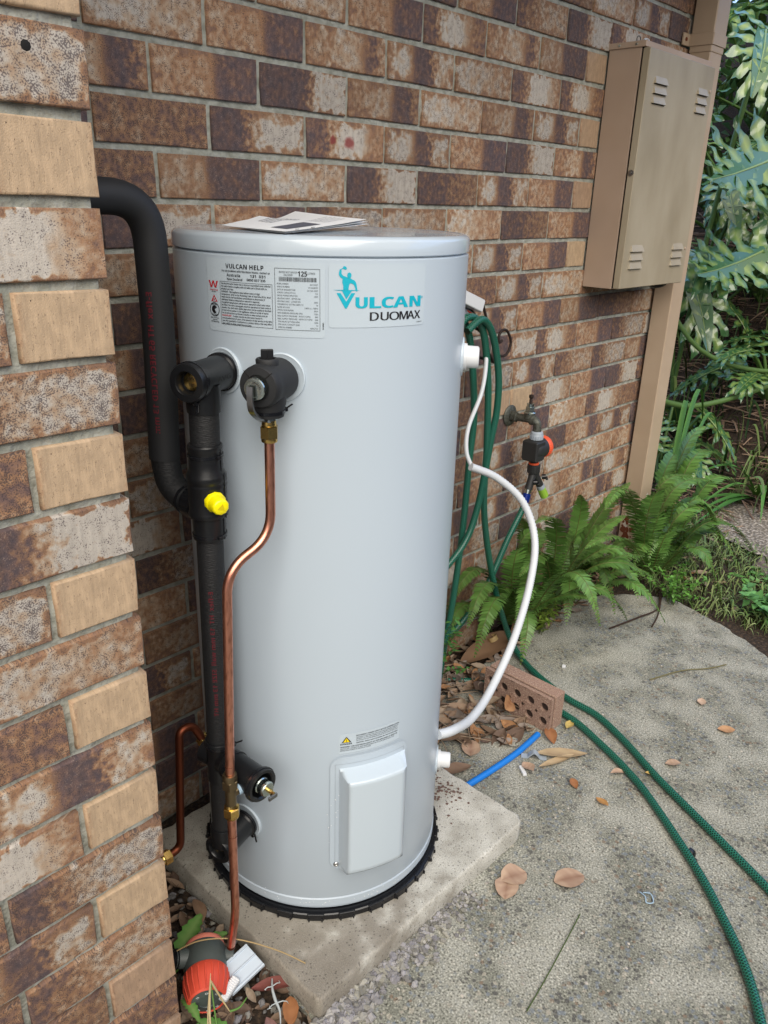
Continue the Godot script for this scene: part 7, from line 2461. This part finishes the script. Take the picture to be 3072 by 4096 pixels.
	tag(obj("stepping_stone", slab_mesh(st, -0.05, 0.012, 0.012, 3, 0.004), M.stepping_stone), "flat brown stepping stone in the grass at the right edge", "stepping stone")
	# lobed plants on the bank
	for i in 4: leaf_meshes.append(big_leaf_mb(20 + i).mesh())
	rng.seed = 404
	var near := thing("lobed_leaf_plant", "big plant whose large lobed leaves reach in behind the meter cabinet", "plant", "lobed leaf plants beyond the downpipe")
	place_leaf(near, Vector3(3.42, 1.66, -0.08), Vector3(-0.88, -0.34, -0.28), Vector3(0.35, -0.5, -0.65), 0.62)
	place_leaf(near, Vector3(3.30, 1.22, -0.06), Vector3(-0.86, -0.34, -0.30), Vector3(0.2, -0.75, -0.55), 0.50)
	place_leaf(near, Vector3(3.32, 2.16, -0.24), Vector3(-0.50, -0.40, 0.25), Vector3(-0.5, 0.35, 0.6), 0.42)
	place_leaf(near, Vector3(3.05, 1.86, -0.42), Vector3(-0.75, -0.25, 0.1), Vector3(-0.2, 0.9, 0.5), 0.44)
	var stm := MB.new()
	tube(stm, curve([Vector3(3.95, 0.55, -0.10), Vector3(3.80, 1.1, -0.06), Vector3(3.42, 1.66, -0.08)], 5), 0.013, 8)
	tube(stm, curve([Vector3(3.95, 0.55, -0.10), Vector3(3.72, 0.85, -0.04), Vector3(3.30, 1.22, -0.06)], 5), 0.012, 8)
	tube(stm, curve([Vector3(3.55, 0.42, -0.50), Vector3(3.40, 1.3, -0.38), Vector3(3.32, 2.16, -0.24)], 5), 0.013, 8)
	tube(stm, curve([Vector3(3.55, 0.42, -0.50), Vector3(3.30, 1.3, -0.5), Vector3(3.05, 1.86, -0.42)], 5), 0.011, 8)
	tube(stm, curve([Vector3(2.50, 0.62, -0.18), Vector3(2.95, 0.50, -0.12), Vector3(3.5, 0.56, 0.05), Vector3(4.2, 0.75, 0.3)], 5), 0.014, 8)
	tube(stm, curve([Vector3(2.9, 1.02, -0.35), Vector3(3.1, 0.75, -0.2), Vector3(3.5, 0.62, -0.02), Vector3(4.0, 0.62, 0.2)], 5), 0.012, 8)
	for i in stm.c.size(): stm.c[i] = Color(0.08, 0.15, 0.04)
	obj("stems", stm, M.weed, near)
	var spots := [["low lobed plant spreading beside the grass at the foot of the bank", Vector3(3.12, 0.05, -0.32), 14, 0.42, 0.30], ["low dark lobed plant nearest the strap leaves", Vector3(3.70, 0.42, -0.02), 13, 0.42, 0.32], ["lobed plant half way up the bank", Vector3(4.05, 0.60, -0.70), 16, 1.05, 0.46], ["dense lobed plant in the middle of the bank", Vector3(4.45, 0.85, -0.40), 18, 1.15, 0.48], ["lobed plant behind the middle of the bank", Vector3(5.0, 1.2, -0.95), 18, 1.25, 0.5], ["tall lobed plant high on the bank", Vector3(5.5, 1.5, -0.55), 18, 1.35, 0.5], ["tall lobed plant at the back of the bank", Vector3(6.2, 1.9, -1.25), 18, 1.5, 0.55], ["lobed plant hidden mostly by the downpipe", Vector3(3.75, 0.4, -0.95), 14, 1.2, 0.45]]
	for s in spots: big_plant(s[0], s[1], s[2], s[3], s[4])
	# dense growth behind
	var om := MB.new()
	oval(om, Vector3.ZERO, Vector3.RIGHT, Vector3.UP, 1.0, 0.5, Color.WHITE)
	p = []
	c = []
	for i in 16000:
		var x := rng.randf_range(5.2, 9.5)
		var z := 0.15 - 0.45 * (x - 2.35) + rng.randf_range(-2.6, 2.6)
		var y := ground_y(x, z) + rng.randf_range(0.0, 2.6) + (x - 5.6) * 0.25
		var s := rng.randf_range(0.06, 0.17)
		p.append(Transform3D(Basis.from_euler(Vector3(rng.randf_range(-0.9, 0.9), rng.randf() * TAU, rng.randf_range(-0.9, 0.9))).scaled(Vector3.ONE * s), Vector3(x, y, z)))
		c.append(Color(0.06, 0.15, 0.04).lerp(Color(0.20, 0.30, 0.10), rng.randf() * rng.randf()))
	scatter("foliage", om.mesh(), M.weed, p, c)

func _ready() -> void:
	# ---- camera
	var cam := Camera3D.new()
	cam.name = "camera"
	cam.keep_aspect = Camera3D.KEEP_HEIGHT
	cam.fov = 66.18
	cam.near = 0.05
	cam.far = 200.0
	cam.transform = Transform3D(Basis(Vector3(0.6942157572, 0.0271954673, 0.7192530076), Vector3(0.2471913078, 0.9294985157, -0.2737315595), Vector3(-0.6759888607, 0.3678218534, 0.6385500328)), Vector3(-0.8414, 1.3940, 1.3922))
	add_child(cam)
	cam.current = true
	# ---- sky, sun, exposure
	var we := WorldEnvironment.new()
	we.name = "world"
	var env := Environment.new()
	env.background_mode = Environment.BG_SKY
	var sky := Sky.new()
	var sm := ProceduralSkyMaterial.new()
	sm.sky_top_color = Color(0.49, 0.645, 0.89)
	sm.sky_horizon_color = Color(0.67, 0.775, 0.915)
	sm.sky_curve = 0.25
	sm.ground_bottom_color = Color(0.20, 0.19, 0.17)
	sm.ground_horizon_color = Color(0.50, 0.52, 0.50)
	sm.sky_energy_multiplier = 0.9
	sky.sky_material = sm
	env.sky = sky
	env.tonemap_mode = Environment.TONE_MAPPER_LINEAR
	env.tonemap_exposure = 2.95
	env.sdfgi_enabled = true
	env.ssao_enabled = true
	env.ssil_enabled = true
	we.environment = env
	add_child(we)
	var sun := DirectionalLight3D.new()
	sun.name = "sun"
	sun.light_energy = 0.42
	sun.light_color = Color(1.0, 0.97, 0.93)
	sun.light_angular_distance = 60.0
	sun.shadow_enabled = true
	add_child(sun)
	sun.look_at_from_position(Vector3(-0.62, 1.0, 0.85) * 10.0, Vector3.ZERO)
	make_materials()
	# ---- structure
	build_ground()
	build_walls()
	# ---- things
	build_pad()
	build_heater()
	build_pipes()
	build_meter_box()
	build_hose()
	build_tap()
	build_small()
	build_litter()
	build_plants()
